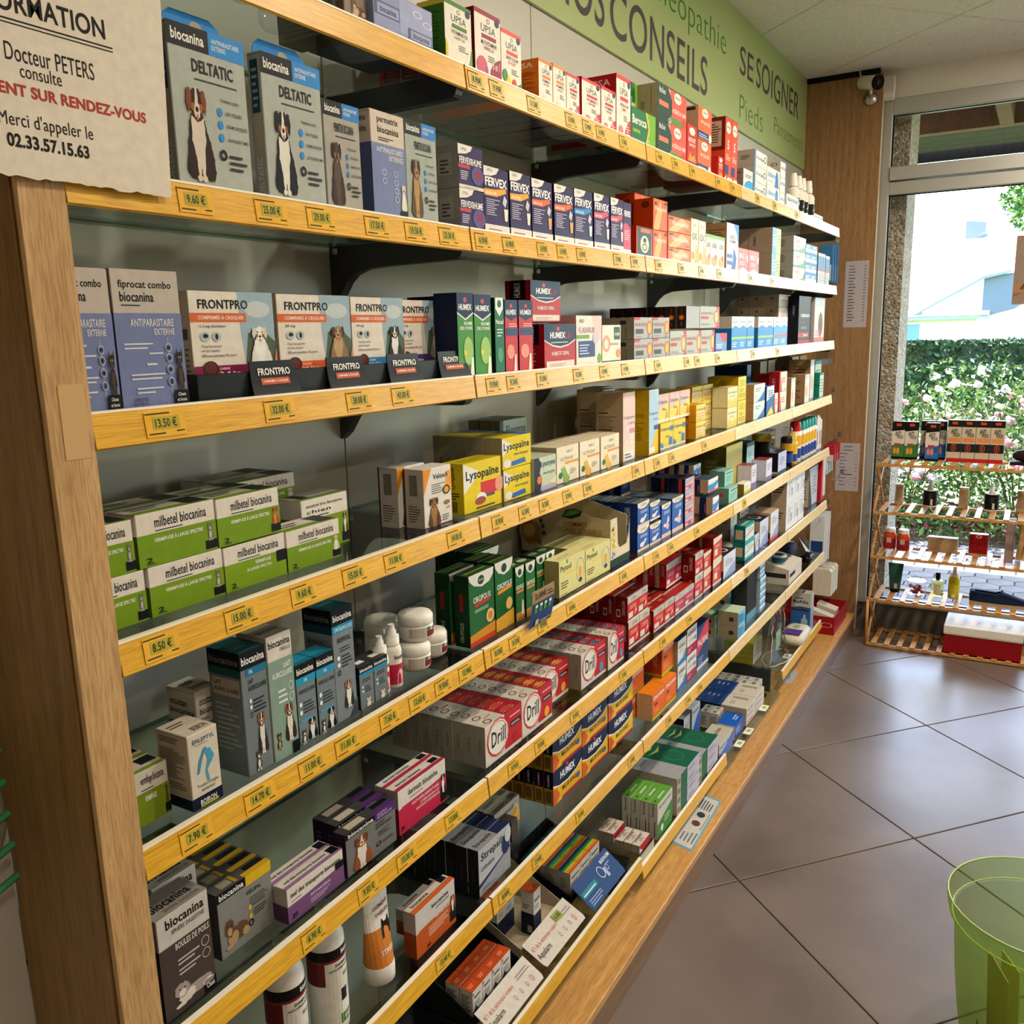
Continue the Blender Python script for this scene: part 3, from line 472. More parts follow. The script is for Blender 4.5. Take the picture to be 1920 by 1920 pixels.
 'thinblue': ('#c9c6c4', {'f': [('r',0,.5,1,.9,'#3f78a8'), ('r',0,.45,1,.5,'#b8484a'), ('g',.2,.1,.8,.4,5,'#7a7f88')], 'l': [('r',0,0,1,1,'#4f7f9e')]}, 'dressing_pack', 'thin upright blue and white pack'),
 # ---- third shelf
 'fiprocat': ('#b6aca3', {'f': [('r',0,0,1,.695,'#6e78a2'), ('t','fiprocat combo',.10,.855,.88,.925,'#14161c',.8), ('t',BC,.11,.775,.60,.845,'#14161c',.8), ('g',.12,.745,.48,.765,1,'#3a3c44'), ('t','ANTIPARASITAIRE',.22,.60,.87,.655,'#cfcdd2',1), ('t','EXTERNE',.56,.54,.87,.585,'#cfcdd2',1), ('g',.10,.44,.66,.50,2,'#c3c5d2'), ('g',.45,.40,.66,.43,1,'#c3c5d2'), ('g',.40,.32,.66,.36,1,'#c3c5d2'), ('g',.16,.22,.66,.28,2,'#c3c5d2'), ('g',.22,.12,.66,.18,2,'#c3c5d2'),
     ('r',.742,.10,.746,.52,'#c9cbd8'), ('e',.745,.445,.052,.031,'#c9cbd8'), ('e',.745,.445,.044,.026,'#5b648c'), ('e',.745,.37,.052,.031,'#c9cbd8'), ('e',.745,.37,.044,.026,'#5b648c'), ('e',.745,.285,.052,.031,'#c9cbd8'), ('e',.745,.285,.044,.026,'#5b648c'), ('e',.745,.195,.052,.031,'#c9cbd8'), ('e',.745,.195,.044,.026,'#5b648c'), ('e',.745,.445,.022,.012,'#20222c'), ('e',.745,.37,.016,.014,'#20222c'), ('e',.745,.285,.022,.012,'#20222c'), ('e',.745,.195,.012,.018,'#20222c'),
     ('t','3 PIPETTES',.14,.065,.36,.09,'#20222c',.5), ('t','de 0,50 mL',.14,.035,.36,.06,'#20222c',.5), ('r',.765,0.02,.995,.13,'#0f1013'), ('t','Chats',.82,.085,.94,.11,'#d8d5d0',1), ('t','et furets',.80,.045,.95,.07,'#d8d5d0',1), ('a','cat',.78,.13,1.0,.46,('#2e2522','#4a3c34','#2e2522'))], 'l': [('r',0,0,1,.695,'#353b58'), ('r',0,.695,1,1,'#7d746c')]}, 'flea_treatment_carton', 'tall lilac cat flea treatment carton'),
 **{'frontpro_'+k: ('#d6cdc2', {'f': [('p',[(.56,1),(1,1),(1,.10),(.62,.10),(.58,.5)],'#93a9b8'), ('p',[(.6,.10),(1,.10),(1,.42),(.8,.60),(.66,.52)],'#4c5a44'), ('e',.80,.80,.16,.10,'#b9c2c6'), ('t','FRONTPRO',.10,.80,.68,.905,'#15171c',1.2), ('r',.0,.655,.65,.755,'#cc6030'), ('t','COMPRIM\u00c9S \u00c0 CROQUER',.09,.675,.62,.735,'#eadfd4',1), ('t',mg,.09,.585,a_,.625,'#33312f',.5), ('e',.15,.49,.055,.055,'#a9b4b8'), ('e',.28,.49,.05,.055,'#a9b4b8'), ('e',.155,.50,.03,.025,'#1c1e1c'), ('e',.28,.49,.018,.035,'#1c1e1c'), ('t','Tue les puces',.10,.365,.33,.40,'#2a2826',.5), ('t','et les tiques.',.10,.315,.31,.35,'#2a2826',.5), ('t','Efficace pendant 30 jours.',.10,.255,.50,.295,'#2a2826',.5),
      ('r',0,0,.75,.165,col), ('t','CHIENS',.28,.115,.40,.14,'#eadfe0',1), ('t',kg,.28,.04,.52,.095,'#f0e8e6',1), ('e',.18,.13,.09,.09,'#3c1714'), ('e',.18,.135,.07,.07,'#5d2721'), ('p',[(.95,.10),(1,.35),(1,.0),(.9,.0)],'#d8795a'), ('a','dog',.62,.10,.97,.62,pal)],
      'l': [('r',0,0,1,1,'#a89b8c'), ('r',.3,.46,.8,.58,'#4f4944'), ('g',.5,.1,.8,.4,5,'#6b6259')], 't': [('r',0,0,1,1,'#b9aa9c'), ('r',.2,0,.75,1,'#7c1f43')]}, 'chew_tablet_carton', 'white dog tablet carton '+d_) for k, mg, a_, kg, col, pal, d_ in (
        ('a','11,3 mg afoxolaner',.40,'2-4 kg','#7b1a47',('#d9d6ce','#e6e4de','#c8c4ba'),'with maroon strip'), ('b','28 mg',.22,'>4-10 kg','#d8612c',('#8a6a44','#b39468','#3c2c20'),'with orange strip'), ('c','68 mg',.22,'>10-25 kg','#2f7fb8',('#1d1b1e','#dcd9d4','#1a181b'),'with blue strip'), ('d','136 mg',.24,'>25-50 kg','#46306a',('#7d766c','#a39c90','#6b645a'),'with violet strip'))},
 'humex_green': ('#3f8a35', {'f': [('p',[(0,1),(1,1),(1,.78),(.5,.70),(0,.78)],'#16284f'), ('p',[(0,.78),(.5,.70),(1,.78),(1,.76),(.5,.68),(0,.76)],'#dfe4e0'), ('e',.5,.92,.10,.03,'#c44a52'), ('t','HUMEX',.10,.80,.90,.87,'#eceef0',2), ('t','RHUME',.40,.625,.90,.665,'#eef2e8',1), ('t','DES FOINS',.14,.57,.90,.61,'#eef2e8',1), ('e',.62,.32,.30,.17,'#9cc06c'), ('p',[(.7,.02),(.95,.02),(.92,.24),(.8,.24)],'#e4e8d8'), ('e',.42,.30,.08,.03,'#e6d04a')], 'l': [('r',0,0,1,1,'#182243')], 't': [('r',0,0,1,1,'#182243')]}, 'nasal_spray_carton', 'slim green hay fever spray carton'),
 'humex_red': ('#c02f3c', {'f': [('p',[(0,1),(1,1),(1,.78),(.5,.72),(0,.78)],'#16284f'), ('e',.5,.92,.10,.03,'#c44a52'), ('t','HUMEX',.10,.80,.90,.87,'#eceef0',2), ('g',.3,.64,.95,.70,2,'#f0b4a0'), ('r',.1,.52,1,.62,'#27406e'), ('e',.40,.30,.30,.10,'#e8907c'), ('p',[(.62,.02),(.86,.02),(.84,.26),(.72,.26)],'#eed8cc')], 'l': [('r',0,0,1,1,'#16284f')], 't': [('r',0,0,1,1,'#182243')]}, 'nasal_spray_carton', 'slim red cold spray carton'),
 'nasal_green': ('#1f6a4a', {'f': [('p',[(.1,1),(.9,1),(.9,.86),(.5,.76),(.1,.86)],'#e4e8e4'), ('e',.5,.92,.22,.05,'#1f6a4a'), ('t','Nasal',.1,.66,.9,.72,'#e8efe9',1), ('g',.2,.50,.8,.62,3,'#bcd6c8'), ('e',.5,.26,.3,.10,'#4a9a72')], 'l': [('r',0,0,1,1,'#0e2a22'), ('g',.3,.3,.7,.8,10,'#44705c')]}, 'nasal_spray_carton', 'slim dark green nasal spray carton'),
 'humexlib': ('#b42a36', {'f': [('p',[(0,1),(1,1),(1,.66),(.75,.54),(.5,.50),(.25,.54),(0,.66)],'#1a2f50'), ('p',[(0,.66),(.25,.54),(.5,.50),(.75,.54),(1,.66),(1,.63),(.75,.51),(.5,.47),(.25,.51),(0,.63)],'#dfe0dc'), ('e',.43,.89,.05,.05,'#c9505a'), ('t','HUMEX',.18,.68,.66,.82,'#f0f0f0',2), ('t','Lib',.67,.68,.84,.83,'#b8404e',.5), ('g',.2,.58,.8,.63,1,'#c9d0d8'), ('t','RHUME-ETAT GRIPPAL',.22,.30,.78,.39,'#f4dcd8',1), ('r',.05,.04,.95,.18,'#e0d4c8'), ('g',.15,.07,.85,.14,2,'#c07a74')], 'l': [('r',0,0,1,1,'#8e1824'), ('r',.2,.55,.8,1,'#10131c'), ('v','HUMEX',.35,.60,.6,.95,'#e4e4e4'), ('g',.3,.1,.7,.5,5,'#d98c8c')], 't': [('r',0,0,1,1,'#141c30')]}, 'cold_remedy_carton', 'navy and red cold tablet carton'),
 'flashrub': ('#ded8d0', {'f': [('p',[(.62,1),(1,1),(1,.5),(.75,.55)],'#e9c2bd'), ('t','ARKO',.12,.86,.30,.93,'#4c5b54',.3), ('t','FLASHRUB',.10,.66,.70,.77,'#a85a7a',.3), ('r',0,.55,.50,.62,'#6fa04c'), ('r',.08,.18,.72,.50,'#34477e'), ('g',.12,.24,.62,.46,4,'#b9c4e0'), ('e',.90,.14,.08,.10,'#6da23c'), ('e',.75,.55,.12,.12,'#c9c0ce')], 'l': [('r',0,0,1,1,'#d4a79b'), ('g',.2,.4,.7,.9,4,'#a4605a')]}, 'patch_carton', 'white and blue warming rub carton'),
 'humer': ('#e2dccb', {'f': [('r',.62,.62,.95,.95,'#235743'), ('t','HUMER',.66,.72,.92,.80,'#e8ece4',1), ('o',.22,.52,.20,.22,.4,'#dba08a'), ('t','N\u00c9Z GORGE',.40,.48,.85,.55,'#7c6a3c',.5), ('e',.85,.26,.12,.12,'#c98f4c'), ('r',0,0,1,.08,'#2a5a46')], 'l': [('r',0,0,1,1,'#c4ad93')]}, 'throat_spray_carton', 'small cream carton with dark green square'),
 'nurofen': ('#a9aaa8', {'f': [('e',.84,.5,.16,.34,'#b8532f'), ('e',.84,.5,.11,.27,'#e8b04a'), ('t','NUROFEN',.06,.58,.66,.74,'#b84a4c',.5), ('r',.08,.24,.50,.46,'#3c3f44'), ('g',.1,.10,.6,.16,1,'#5c5f62'), ('r',.0,.88,.3,1,'#c8404a'), ('p',[(.7,0),(.86,0),(.8,.2)],'#7c8088')], 'l': [('r',0,0,1,1,'#958979'), ('r',.5,.68,.72,.86,'#3b342c'), ('g',.68,.1,.76,.6,5,'#5b5247')]}, 'painkiller_carton', 'silver painkiller carton with yellow target'),
 'nurofen_r': ('#b1b5ae', {'f': [('e',.84,.5,.14,.34,'#b8532f'), ('e',.84,.5,.10,.27,'#e8c27a'), ('p',[(.78,1),(1,1),(1,.7),(.9,.85)],'#cc3e50'), ('p',[(.75,0),(1,0),(1,.3),(.86,.12)],'#cc3e50'), ('t','NUROFEN',.06,.62,.66,.74,'#b8706c',.5), ('r',.06,.42,.42,.54,'#b8414c'), ('g',.06,.14,.6,.24,2,'#7c8076')], 'l': [('r',0,0,1,1,'#958979')]}, 'painkiller_carton', 'silver and red painkiller carton'),
 'nuro_patch': ('#33241f', {'f': [('r',0,0,1,1,'#a8a9ac')], 'l': [('r',0,0,1,1,'#2c201d'), ('e',.5,.5,.3,.12,'#c4571c'), ('e',.5,.5,.14,.07,'#eb9030'), ('r',.42,.1,.58,.3,'#8c2a1c'), ('r',.44,.66,.56,.9,'#7a2a1c')], 't': [('r',0,0,1,1,'#251a18')]}, 'heat_patch_carton', 'dark brown heat patch carton'),
 'blue_tall': ('#dfe5ea', {'f': [('p',[(0,.66),(.5,.74),(1,.66),(1,0),(0,0)],'#3f8fd0'), ('t','Dacryo',.14,.80,.80,.88,'#5a6a80',.5), ('r',0,.34,1,.40,'#9ccf5a'), ('g',.1,.12,.8,.28,3,'#cfe2f4')], 'l': [('r',0,0,1,.66,'#1f6fb4'), ('r',0,.66,1,1,'#cbb8a4')]}, 'eye_wash_carton', 'tall white and azure carton'),
 'blue_tall2': ('#e4e8ea', {'f': [('p',[(0,.66),(.5,.74),(1,.66),(1,0),(0,0)],'#5ea3d8'), ('t','Dacryo',.14,.80,.80,.88,'#5a6a80',.5), ('r',0,.34,1,.40,'#d8665a'), ('g',.1,.12,.8,.28,3,'#dbeaf6')], 'l': [('r',0,0,1,.66,'#1f6fb4'), ('r',0,.66,1,1,'#cbb8a4')]}, 'eye_wash_carton', 'slim white and azure carton with coral line'),
 'kraft_white': ('#dcd5d4', {'f': [('g',.2,.3,.6,.7,3,'#c6a7a4'), ('r',.86,.1,.94,.6,'#dba89c')], 'l': [('r',0,0,1,1,'#9a836b'), ('r',.44,.62,.58,.78,'#3e342a'), ('g',.46,.3,.54,.5,2,'#6a5a48')]}, 'dressing_carton', 'cube carton with kraft side and white front'),
 'urgo': ('#15161f', {'f': [('t','URGO',.18,.56,.86,.63,'#e6e6e8',2), ('g',.1,.44,.8,.48,1,'#7a3038'), ('g',.2,.32,.7,.38,2,'#8c8f98'), ('r',0,.14,.8,.24,'#b02530'), ('t','3en1',.40,.16,.75,.22,'#e8d8d8',1), ('r',0,0,1,.08,'#a82028')], 'l': [('r',0,0,1,1,'#101119'), ('v','URGO',.4,.6,.6,.8,'#8b8c94')]}, 'dressing_pack', 'tall black dressing pack with red foot'),
 'pinkwhite_pack': ('#e0d3ce', {'f': [('r',0,.8,1,1,'#b8c6d4'), ('e',.6,.4,.22,.28,'#5c4438'), ('g',.1,.1,.8,.3,4,'#c77a74'), ('r',0,0,1,.12,'#c9706c')], 'l': [('r',0,0,1,1,'#bcb4b8')]}, 'dressing_pack', 'white and pink pack with oval cutout'),
 'blue_red_small': ('#6f98c4', {'f': [('p',[(.3,1),(1,1),(1,.5),(.6,.6)],'#c83a4a'), ('g',.1,.2,.7,.5,3,'#dfe6f0'), ('r',0,0,.5,.2,'#3c62a4')], 'l': [('r',0,0,1,1,'#3f5f9c')]}, 'plaster_carton', 'small blue carton with red corner'),
 # ---- fourth shelf
 'milbetel_c': ('#d6cdc2', {'f': bio(GR,'milbetel biocanina',milb,'cat',('#6a6660','#b6b0a8','#4c4844'),num='2'), 't': [('r',0,0,1,.3,GR), ('r',.7,.1,.98,.9,'#1a1c1c'), ('g',.1,.4,.6,.8,2,'#4a463f')], 'l': [('r',0,0,1,.6,'#4c6412'), ('g',.3,.2,.7,.8,4,'#c9d09a')]}, 'worming_tablet_carton', 'white and lime cat worming carton'),
 'milbetel_d': ('#d6cdc2', {'f': bio(GR,'milbetel biocanina',milb,'dog',('#9c4a22','#c47a44','#6b3018'),num='2'), 't': [('r',0,0,1,.3,GR), ('r',.7,.1,.98,.9,'#1a1c1c'), ('g',.1,.4,.6,.8,2,'#4a463f')], 'l': [('r',0,0,1,.6,'#4c6412'), ('g',.3,.2,.7,.8,4,'#c9d09a')]}, 'worming_tablet_carton', 'white and lime dog worming carton'),
 'milbetel_e': ('#d6cdc2', {'f': bio(GR,'milbetel biocanina',milb,'dog',('#c9bda6','#dcd4c4','#b0a48c'),num='2'), 't': [('r',0,0,1,.3,GR), ('r',.7,.1,.98,.9,'#1a1c1c'), ('g',.1,.4,.6,.8,2,'#4a463f')], 'l': [('r',0,0,1,.6,'#2b2c28')]}, 'worming_tablet_carton', 'lime worming carton picturing a pale dog'),
 'milbetel_v': ('#d6cdc2', {'f': bio('#76941c','milbetel biocanina',[('VERMIFUGE',.48,.46,.74,.54),('\u00c0 LARGE SPECTRE',.34,.34,.74,.42)],num='2')+[('r',.84,.36,1,.62,'#101216')], 't': [('r',0,0,1,.3,GR), ('g',.1,.4,.6,.8,2,'#4a463f')], 'l': [('r',0,0,1,.6,'#4c6412')]}, 'worming_tablet_carton', 'lime worming carton without animal picture'),
 'ascatryl': ('#d8d0c6', {'f': bio(GR,'ascatryl trio biocanina',[('VERMIFUGE',.40,.44,.66,.52)],'dog',('#3c2c24','#dcd3c6','#5b3a28'),ttl2='chien',band=.62), 't': [('r',0,0,1,.3,'#8aa53c'), ('r',.1,.2,.3,.9,'#1f2a22')], 'l': [('r',0,0,1,.62,'#5c7418')]}, 'worming_tablet_carton', 'small lime worming carton picturing a spaniel'),
 'velox': ('#d9d2ca', {'f': [('p',[(0,1),(.30,1),(.0,.55)],'#d98a2c'), ('p',[(1,.9),(1,.55),(.7,.5),(.84,.9)],'#dd9a3c'), ('t','VeloxA',.34,.80,.88,.89,'#23314f',1.3), ('g',.28,.56,.80,.74,5,'#6d6a66'), ('o',.80,.58,.13,.08,.3,'#1d1d1f'), ('t','x4',.78,.24,.90,.30,'#c98e2c',1), ('a','dog',.06,.0,.62,.52,('#5c3e28','#9c7240','#3c281c')), ('g',.62,.06,.94,.18,3,'#6d6a66'), ('e',.80,.36,.11,.04,'#8a6a48')],
      'l': [('r',0,0,1,1,'#bdb2a8'), ('b',.3,.55,.7,.9,'#2a2724'), ('g',.2,.1,.8,.4,7,'#5e5751'), ('r',.0,.0,.08,1,'#3b2c24')]}, 'worming_tablet_carton', 'white worming carton picturing a terrier'),
 'lyso_big': ('#dcc322', {'f': [('p',[(0,.62),(.40,.80),(.0,1)],'#dfdcd8'), ('p',[(0,.98),(.36,.70),(0,.40)],'#e0ddd8'), ('t','Lysopa\u00efne',.06,.60,.93,.84,'#141a26',1.5), ('r',.44,.30,.94,.56,'#c8303c'), ('e',.94,.44,.12,.16,'#dd9a86'), ('r',.44,.24,.8,.30,'#4c5058'), ('e',.44,.24,.14,.12,'#e4e4e2'), ('e',.42,.20,.14,.08,'#9a4a40'), ('g',.30,.05,.8,.12,1,'#4a4414')],
      'l': [('r',0,0,1,1,'#c9ae18'), ('v','Lysopa\u00efne',.35,.5,.65,.92,'#16140c'), ('b',.3,.04,.7,.26,'#16140c'), ('g',.2,.3,.8,.45,3,'#16140c')], 't': [('r',0,0,1,1,'#c8b01e'), ('g',.1,.3,.9,.7,3,'#8a7a14')]}, 'throat_lozenge_carton', 'large yellow throat lozenge carton'),
 'lyso': ('#dcc322', {'f': [('p',[(0,.98),(.34,.74),(0,.42)],'#dcdad6'), ('t','Lysopa\u00efne',.05,.52,.93,.82,'#141a26',1.5), ('t','maux de gorge',.40,.36,.88,.47,'#5b4a10',.6), ('p',[(.3,.06),(.8,.10),(.76,.26),(.26,.20)],'#2a68b0'), ('e',.16,.18,.13,.13,'#dcdcd8')],
      'l': [('r',0,0,1,1,'#9d9480'), ('g',.4,.12,.6,.36,3,'#3a362c')], 't': [('r',0,0,.7,1,'#cdb51c'), ('r',.7,0,1,1,'#3c70a8')]}, 'throat_lozenge_carton', 'yellow throat lozenge carton'),
 'elus': ('#a9b8b4', {'f': [('r',0,0,.12,1,'#284a58'), ('t','Elusorynx',.22,.40,.96,.80,'#274450',1)], 'l': [('r',0,0,1,1,'#6e6b60'), ('g',.42,.2,.6,.38,3,'#2f2c26')], 't': [('r',0,0,1,1,'#7b8078')]}, 'throat_lozenge_carton', 'grey-green throat tablet carton'),
 'lysorynx': ('#bcc7b4', {'f': [('p',[(0,0),(.26,0),(.34,.35),(.24,.55),(.32,.8),(.2,1),(0,1)],'#1e2233'), ('e',.22,.34,.10,.12,'#e0702c'), ('t','Lysorynx',.30,.66,.96,.88,'#2a4654',1), ('t','maux de gorge',.40,.44,.92,.56,'#5d6a4c',.5), ('r',.3,0,1,.14,'#b4a9c4'), ('p',[(.6,.2),(1,.34),(1,.1)],'#d8d6a8')], 't': [('r',0,0,1,1,'#b6bda0')]}, 'throat_lozenge_carton', 'pale green carton with dark profile'),
 **{'activox_'+k: ('#e4d9c2', {'f': [('t','ARKO',.44,.80,.70,.88,'#5a5f58',.2), ('t','ACTIVOX',.16,.60,.74,.70,'#8a7a3c',.2), ('r',.36,.50,.98,.57,'#e0924a'), ('p',[(.18,.40),(.34,.46),(.52,.12),(.48,0),(.34,0)],c_), ('e',.42,.10,.14,.12,c_), ('e',.16,.22,.08,.09,'#1f7045'), ('g',.58,.20,.88,.36,4,'#8d8676')], 'l': [('r',0,0,1,1,'#ab9f8a'), ('g',.4,.3,.6,.6,3,'#554e42')], 't': [('r',0,0,1,1,'#d7c8a8')]}, 'throat_lozenge_carton', d_) for k, c_, d_ in (('g','#8aa858','cream lozenge carton with green leaf picture'), ('h','#dca838','cream lozenge carton with honey picture'), ('i','#e2b34a','cream lozenge carton with honey dipper'))},
 'doli_pink': ('#e3d2c6', {'f': [('p',[(0,1),(1,.9),(1,.6),(0,.2)],'#ecc4c0'), ('t','Doliprane',.06,.60,.94,.66,'#39487e',1), ('t','Liquiz',.44,.52,.94,.575,'#39487e',.5), ('p',[(.30,.50),(.40,.52),(.72,.26),(.62,.22)],'#dfdde4'), ('r',.5,.40,.95,.47,'#d88a92'), ('r',.08,.03,.92,.15,'#e6e0dc'), ('g',.14,.05,.86,.13,2,'#33343c')], 'l': [('r',0,0,1,1,'#b49a7c'), ('r',.1,.70,.45,.715,'#2c2722'), ('g',.1,.5,.85,.68,6,'#7d6b55'), ('r',.1,.46,.6,.475,'#2c2722'), ('g',.1,.3,.85,.44,6,'#7d6b55')], 't': [('r',0,0,1,1,'#cdb9a4')]}, 'syrup_carton', 'tall pink and white syrup carton'),
 'doli_yel': ('#e0b71c', {'f': [('p',[(0,1),(1,1),(1,.5),(0,0)],'#a9c9e0'), ('t','Doliprane',.04,.60,.96,.66,'#2d4a80',1), ('t','Liquiz',.4,.52,.94,.57,'#2d4a80',.5), ('r',.5,.38,1,.45,'#2c4f8e'), ('r',.04,.03,.6,.12,'#e6e2d4')], 'l': [('r',0,0,1,1,'#d0a812'), ('g',.1,.2,.85,.65,14,'#8a6f0c')], 't': [('r',0,0,1,1,'#b08f14')]}, 'syrup_carton', 'tall yellow and blue syrup carton'),
 'doli': ('#dfc640', {'f': [('p',[(.0,.3),(0,0),(.3,0),(.2,.2)],'#3f84b4'), ('t','Doliprane',.04,.66,.74,.82,'#2d4a80',1), ('r',.74,.64,.98,.84,'#4c7fb0'), ('t','500 mg',.40,.38,.72,.50,'#566070',.6), ('r',.66,.10,.92,.40,'#3c74aa'), ('r',0,0,1,.06,'#e8e0c4')], 'l': [('r',0,0,1,1,'#c08f16')], 't': [('r',0,0,1,1,'#b89a1c')]}, 'painkiller_carton', 'yellow paracetamol carton with blue corner'),
 'doli_p': ('#e2d06a', {'f': [('p',[(0,1),(1,1),(1,.7),(0,.4)],'#d9b9b4'), ('t','Doliprane',.06,.62,.84,.78,'#3f4a7e',1), ('t','500 mg',.40,.38,.72,.50,'#566070',.6), ('p',[(.60,.1),(.9,.15),(.8,.45)],'#e09a2c'), ('r',0,0,1,.1,'#e8dccc')], 'l': [('r',0,0,1,1,'#dd7a1c'), ('v','DOLIPRANE',.3,.1,.7,.9,'#b84a10')], 't': [('r',0,0,1,1,'#c9aa2c')]}, 'painkiller_carton', 'yellow and pink paracetamol carton'),
 'doli_o': ('#e4cb6a', {'f': [('t','Doliprane',.06,.60,.74,.78,'#4f7a4a',.5), ('r',.80,.6,.95,.8,'#8a9a5a'), ('r',.14,.28,.90,.46,'#d98a7a'), ('r',.18,.33,.86,.41,'#ecd8b4'), ('g',.1,.08,.9,.2,2,'#b08f4c')], 'l': [('r',0,0,1,1,'#dd9618'), ('v','Doliprane',.35,.10,.62,.92,'#a8381a')], 't': [('r',0,0,1,1,'#c89e1c')]}, 'painkiller_carton', 'yellow carton with orange side'),
 'doli_w': ('#e6dcae', {'f': [('p',[(0,0),(1,0),(1,.25),(.8,.45),(.5,.28),(.2,.45),(0,.25)],'#dfc85a'), ('t','Dafalgan',.08,.66,.92,.78,'#6a7a4a',.6), ('g',.2,.5,.8,.6,2,'#a8a070')], 't': [('r',0,0,1,1,'#cdbb84')]}, 'painkiller_carton', 'pale yellow carton with sun pattern'),
 'yel_tall': ('#e2cf52', {'f': [('g',.2,.6,.9,.9,6,'#8a9a3c'), ('r',.1,.1,.9,.3,'#c9a92c'), ('g',.2,.35,.7,.5,4,'#6d7a2c')], 'l': [('r',0,0,1,1,'#c29a14')], 't': [('r',0,0,1,1,'#8f7d1c')]}, 'medicine_carton', 'slim bright yellow carton'),
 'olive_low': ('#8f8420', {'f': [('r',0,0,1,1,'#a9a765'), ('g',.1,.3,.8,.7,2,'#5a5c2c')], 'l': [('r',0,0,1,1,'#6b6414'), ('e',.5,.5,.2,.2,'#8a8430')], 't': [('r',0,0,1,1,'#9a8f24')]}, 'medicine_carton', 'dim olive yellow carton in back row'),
 'navy_board': ('#17304f', {'f': [('r',0,0,1,1,'#2a6fa0')], 'l': [('g',.1,.45,.9,.65,4,'#4a6280'), ('r',0,0,1,.02,'#0f2036')]}, 'display_box', 'big navy cardboard display box'),
 'bluewh': ('#c9d6d6', {'f': [('p',[(0,.5),(.5,.3),(1,.8),(1,1),(0,1)],'#dfe6e2'), ('p',[(1,0),(1,.6),(.7,.3),(.3,0)],'#2a6ea6'), ('g',.15,.6,.8,.85,2,'#5d8aa0')], 'l': [('r',0,0,1,1,'#b08a5a')], 't': [('r',0,0,1,1,'#8f9a94')]}, 'medicine_carton', 'white carton with sea blue wave'),
 'bluetall': ('#2a66a8', {'f': [('p',[(0,.5),(1,.7),(1,1),(0,1)],'#cfd9dc'), ('p',[(0,0),(1,0),(.7,.3)],'#d8cf5a'), ('g',.2,.6,.9,.9,4,'#4a78a8')], 'l': [('r',0,0,1,1,'#173a78')]}, 'medicine_carton', 'tall blue carton with white top'),
 'redbox': ('#c8383c', {'f': [('p',[(.1,1),(1,1),(1,0),(.35,0)],'#d7d8cc'), ('g',.25,.45,.8,.75,3,'#c84a4c'), ('p',[(.5,0),(1,0),(1,.3)],'#a9c9a4')], 'l': [('r',0,0,1,1,'#a31c22'), ('v','T\u00c9T',.3,.3,.6,.7,'#e0b0b0')], 't': [('r',0,0,1,1,'#b22a2c')]}, 'medicine_carton', 'red and white carton'),
 'kraft_tall': ('#b58e68', {'f': [('r',0,0,1,1,'#d9dcd2'), ('r',0,.85,1,1,'#c4ccd0'), ('e',.4,.4,.3,.2,'#e0b49c')], 'l': [('r',0,0,1,1,'#a17c57'), ('g',.2,.1,.8,.9,10,'#5f452e')], 't': [('r',0,0,1,1,'#b08a64')]}, 'medicine_carton', 'kraft-sided carton with pale front'),
 'teal_box': ('#c7d7ca', {'f': [('g',.1,.2,.9,.8,5,'#5aa08c'), ('r',0,.9,1,1,'#1b8a78')], 'l': [('r',0,0,1,1,'#0f7f6c'), ('r',0,.48,1,.52,'#0a4d42')], 't': [('r',0,0,1,1,'#1b8a78')]}, 'medicine_carton', 'teal-sided carton'),
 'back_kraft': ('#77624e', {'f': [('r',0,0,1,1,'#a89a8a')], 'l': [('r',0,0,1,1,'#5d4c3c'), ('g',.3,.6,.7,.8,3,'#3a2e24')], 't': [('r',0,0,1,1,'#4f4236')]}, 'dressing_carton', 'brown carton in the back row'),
 'citrate': ('#837322', {'f': [('r',0,0,1,1,'#c4b66a')], 'l': [('r',0,0,1,1,'#4f4616'), ('t','CITRATE',.50,.62,.78,.69,'#8f8a4c',.5), ('t','DE B\u00c9TA\u00cfNE',.50,.53,.86,.60,'#8f8a4c',.5), ('t','+ PLANTES',.52,.40,.86,.48,'#8f8a4c',.5)]}, 'display_box', 'open olive cardboard display'),
 'white_flat': ('#dcd7c8', {'f': [('r',0,0,1,.3,'#cfc23f'), ('g',.2,.5,.8,.8,5,'#b5ad94')], 'l': [('r',0,0,1,1,'#8c6f1c')]}, 'medicine_carton', 'white-fronted carton with golden side'),
 'darkgreen_tall': ('#17382e', {'f': [('p',[(0,1),(1,1),(1,0),(.2,0),(0,.2)],'#a9cfd2'), ('r',0,.90,1,1,'#1f4a3c'), ('g',.15,.3,.8,.8,10,'#6a9aa4')], 'l': [('r',0,0,1,1,'#153a2c'), ('g',.3,.72,.7,.8,2,'#4c7a68')], 't': [('r',0,0,1,1,'#173428')]}, 'medicine_carton', 'tall dark green carton'),
 'lavender_small': ('#cfcadb', {'f': [('r',0,0,1,.2,'#7a5c7c'), ('g',.2,.5,.8,.85,3,'#8a86a8')], 't': [('r',0,0,1,1,'#8c2f34')]}, 'medicine_carton', 'narrow lavender white carton'),
 'black_cube': ('#17131c', {'f': [('r',0,.1,1,1,'#b4b9d2'), ('g',.2,.4,.8,.8,4,'#6a6f94')], 'l': [('r',0,0,1,1,'#17131c'), ('r',.4,.5,.6,.6,'#8a8a90'), ('r',0,0,1,.10,'#c8b8a4')], 't': [('r',0,0,1,1,'#33242c')]}, 'medicine_carton', 'black cube carton with pale front'),
 'teal_small': ('#8fbcae', {'f': [('r',.2,.78,.95,.84,'#173d36'), ('g',.2,.3,.8,.65,3,'#4f9a8c')], 'l': [('r',0,0,1,1,'#5e8c7c'), ('e',.5,.55,.16,.16,'#c23a44')], 't': [('r',0,0,1,1,'#7aa894')]}, 'medicine_carton', 'mint green carton'),
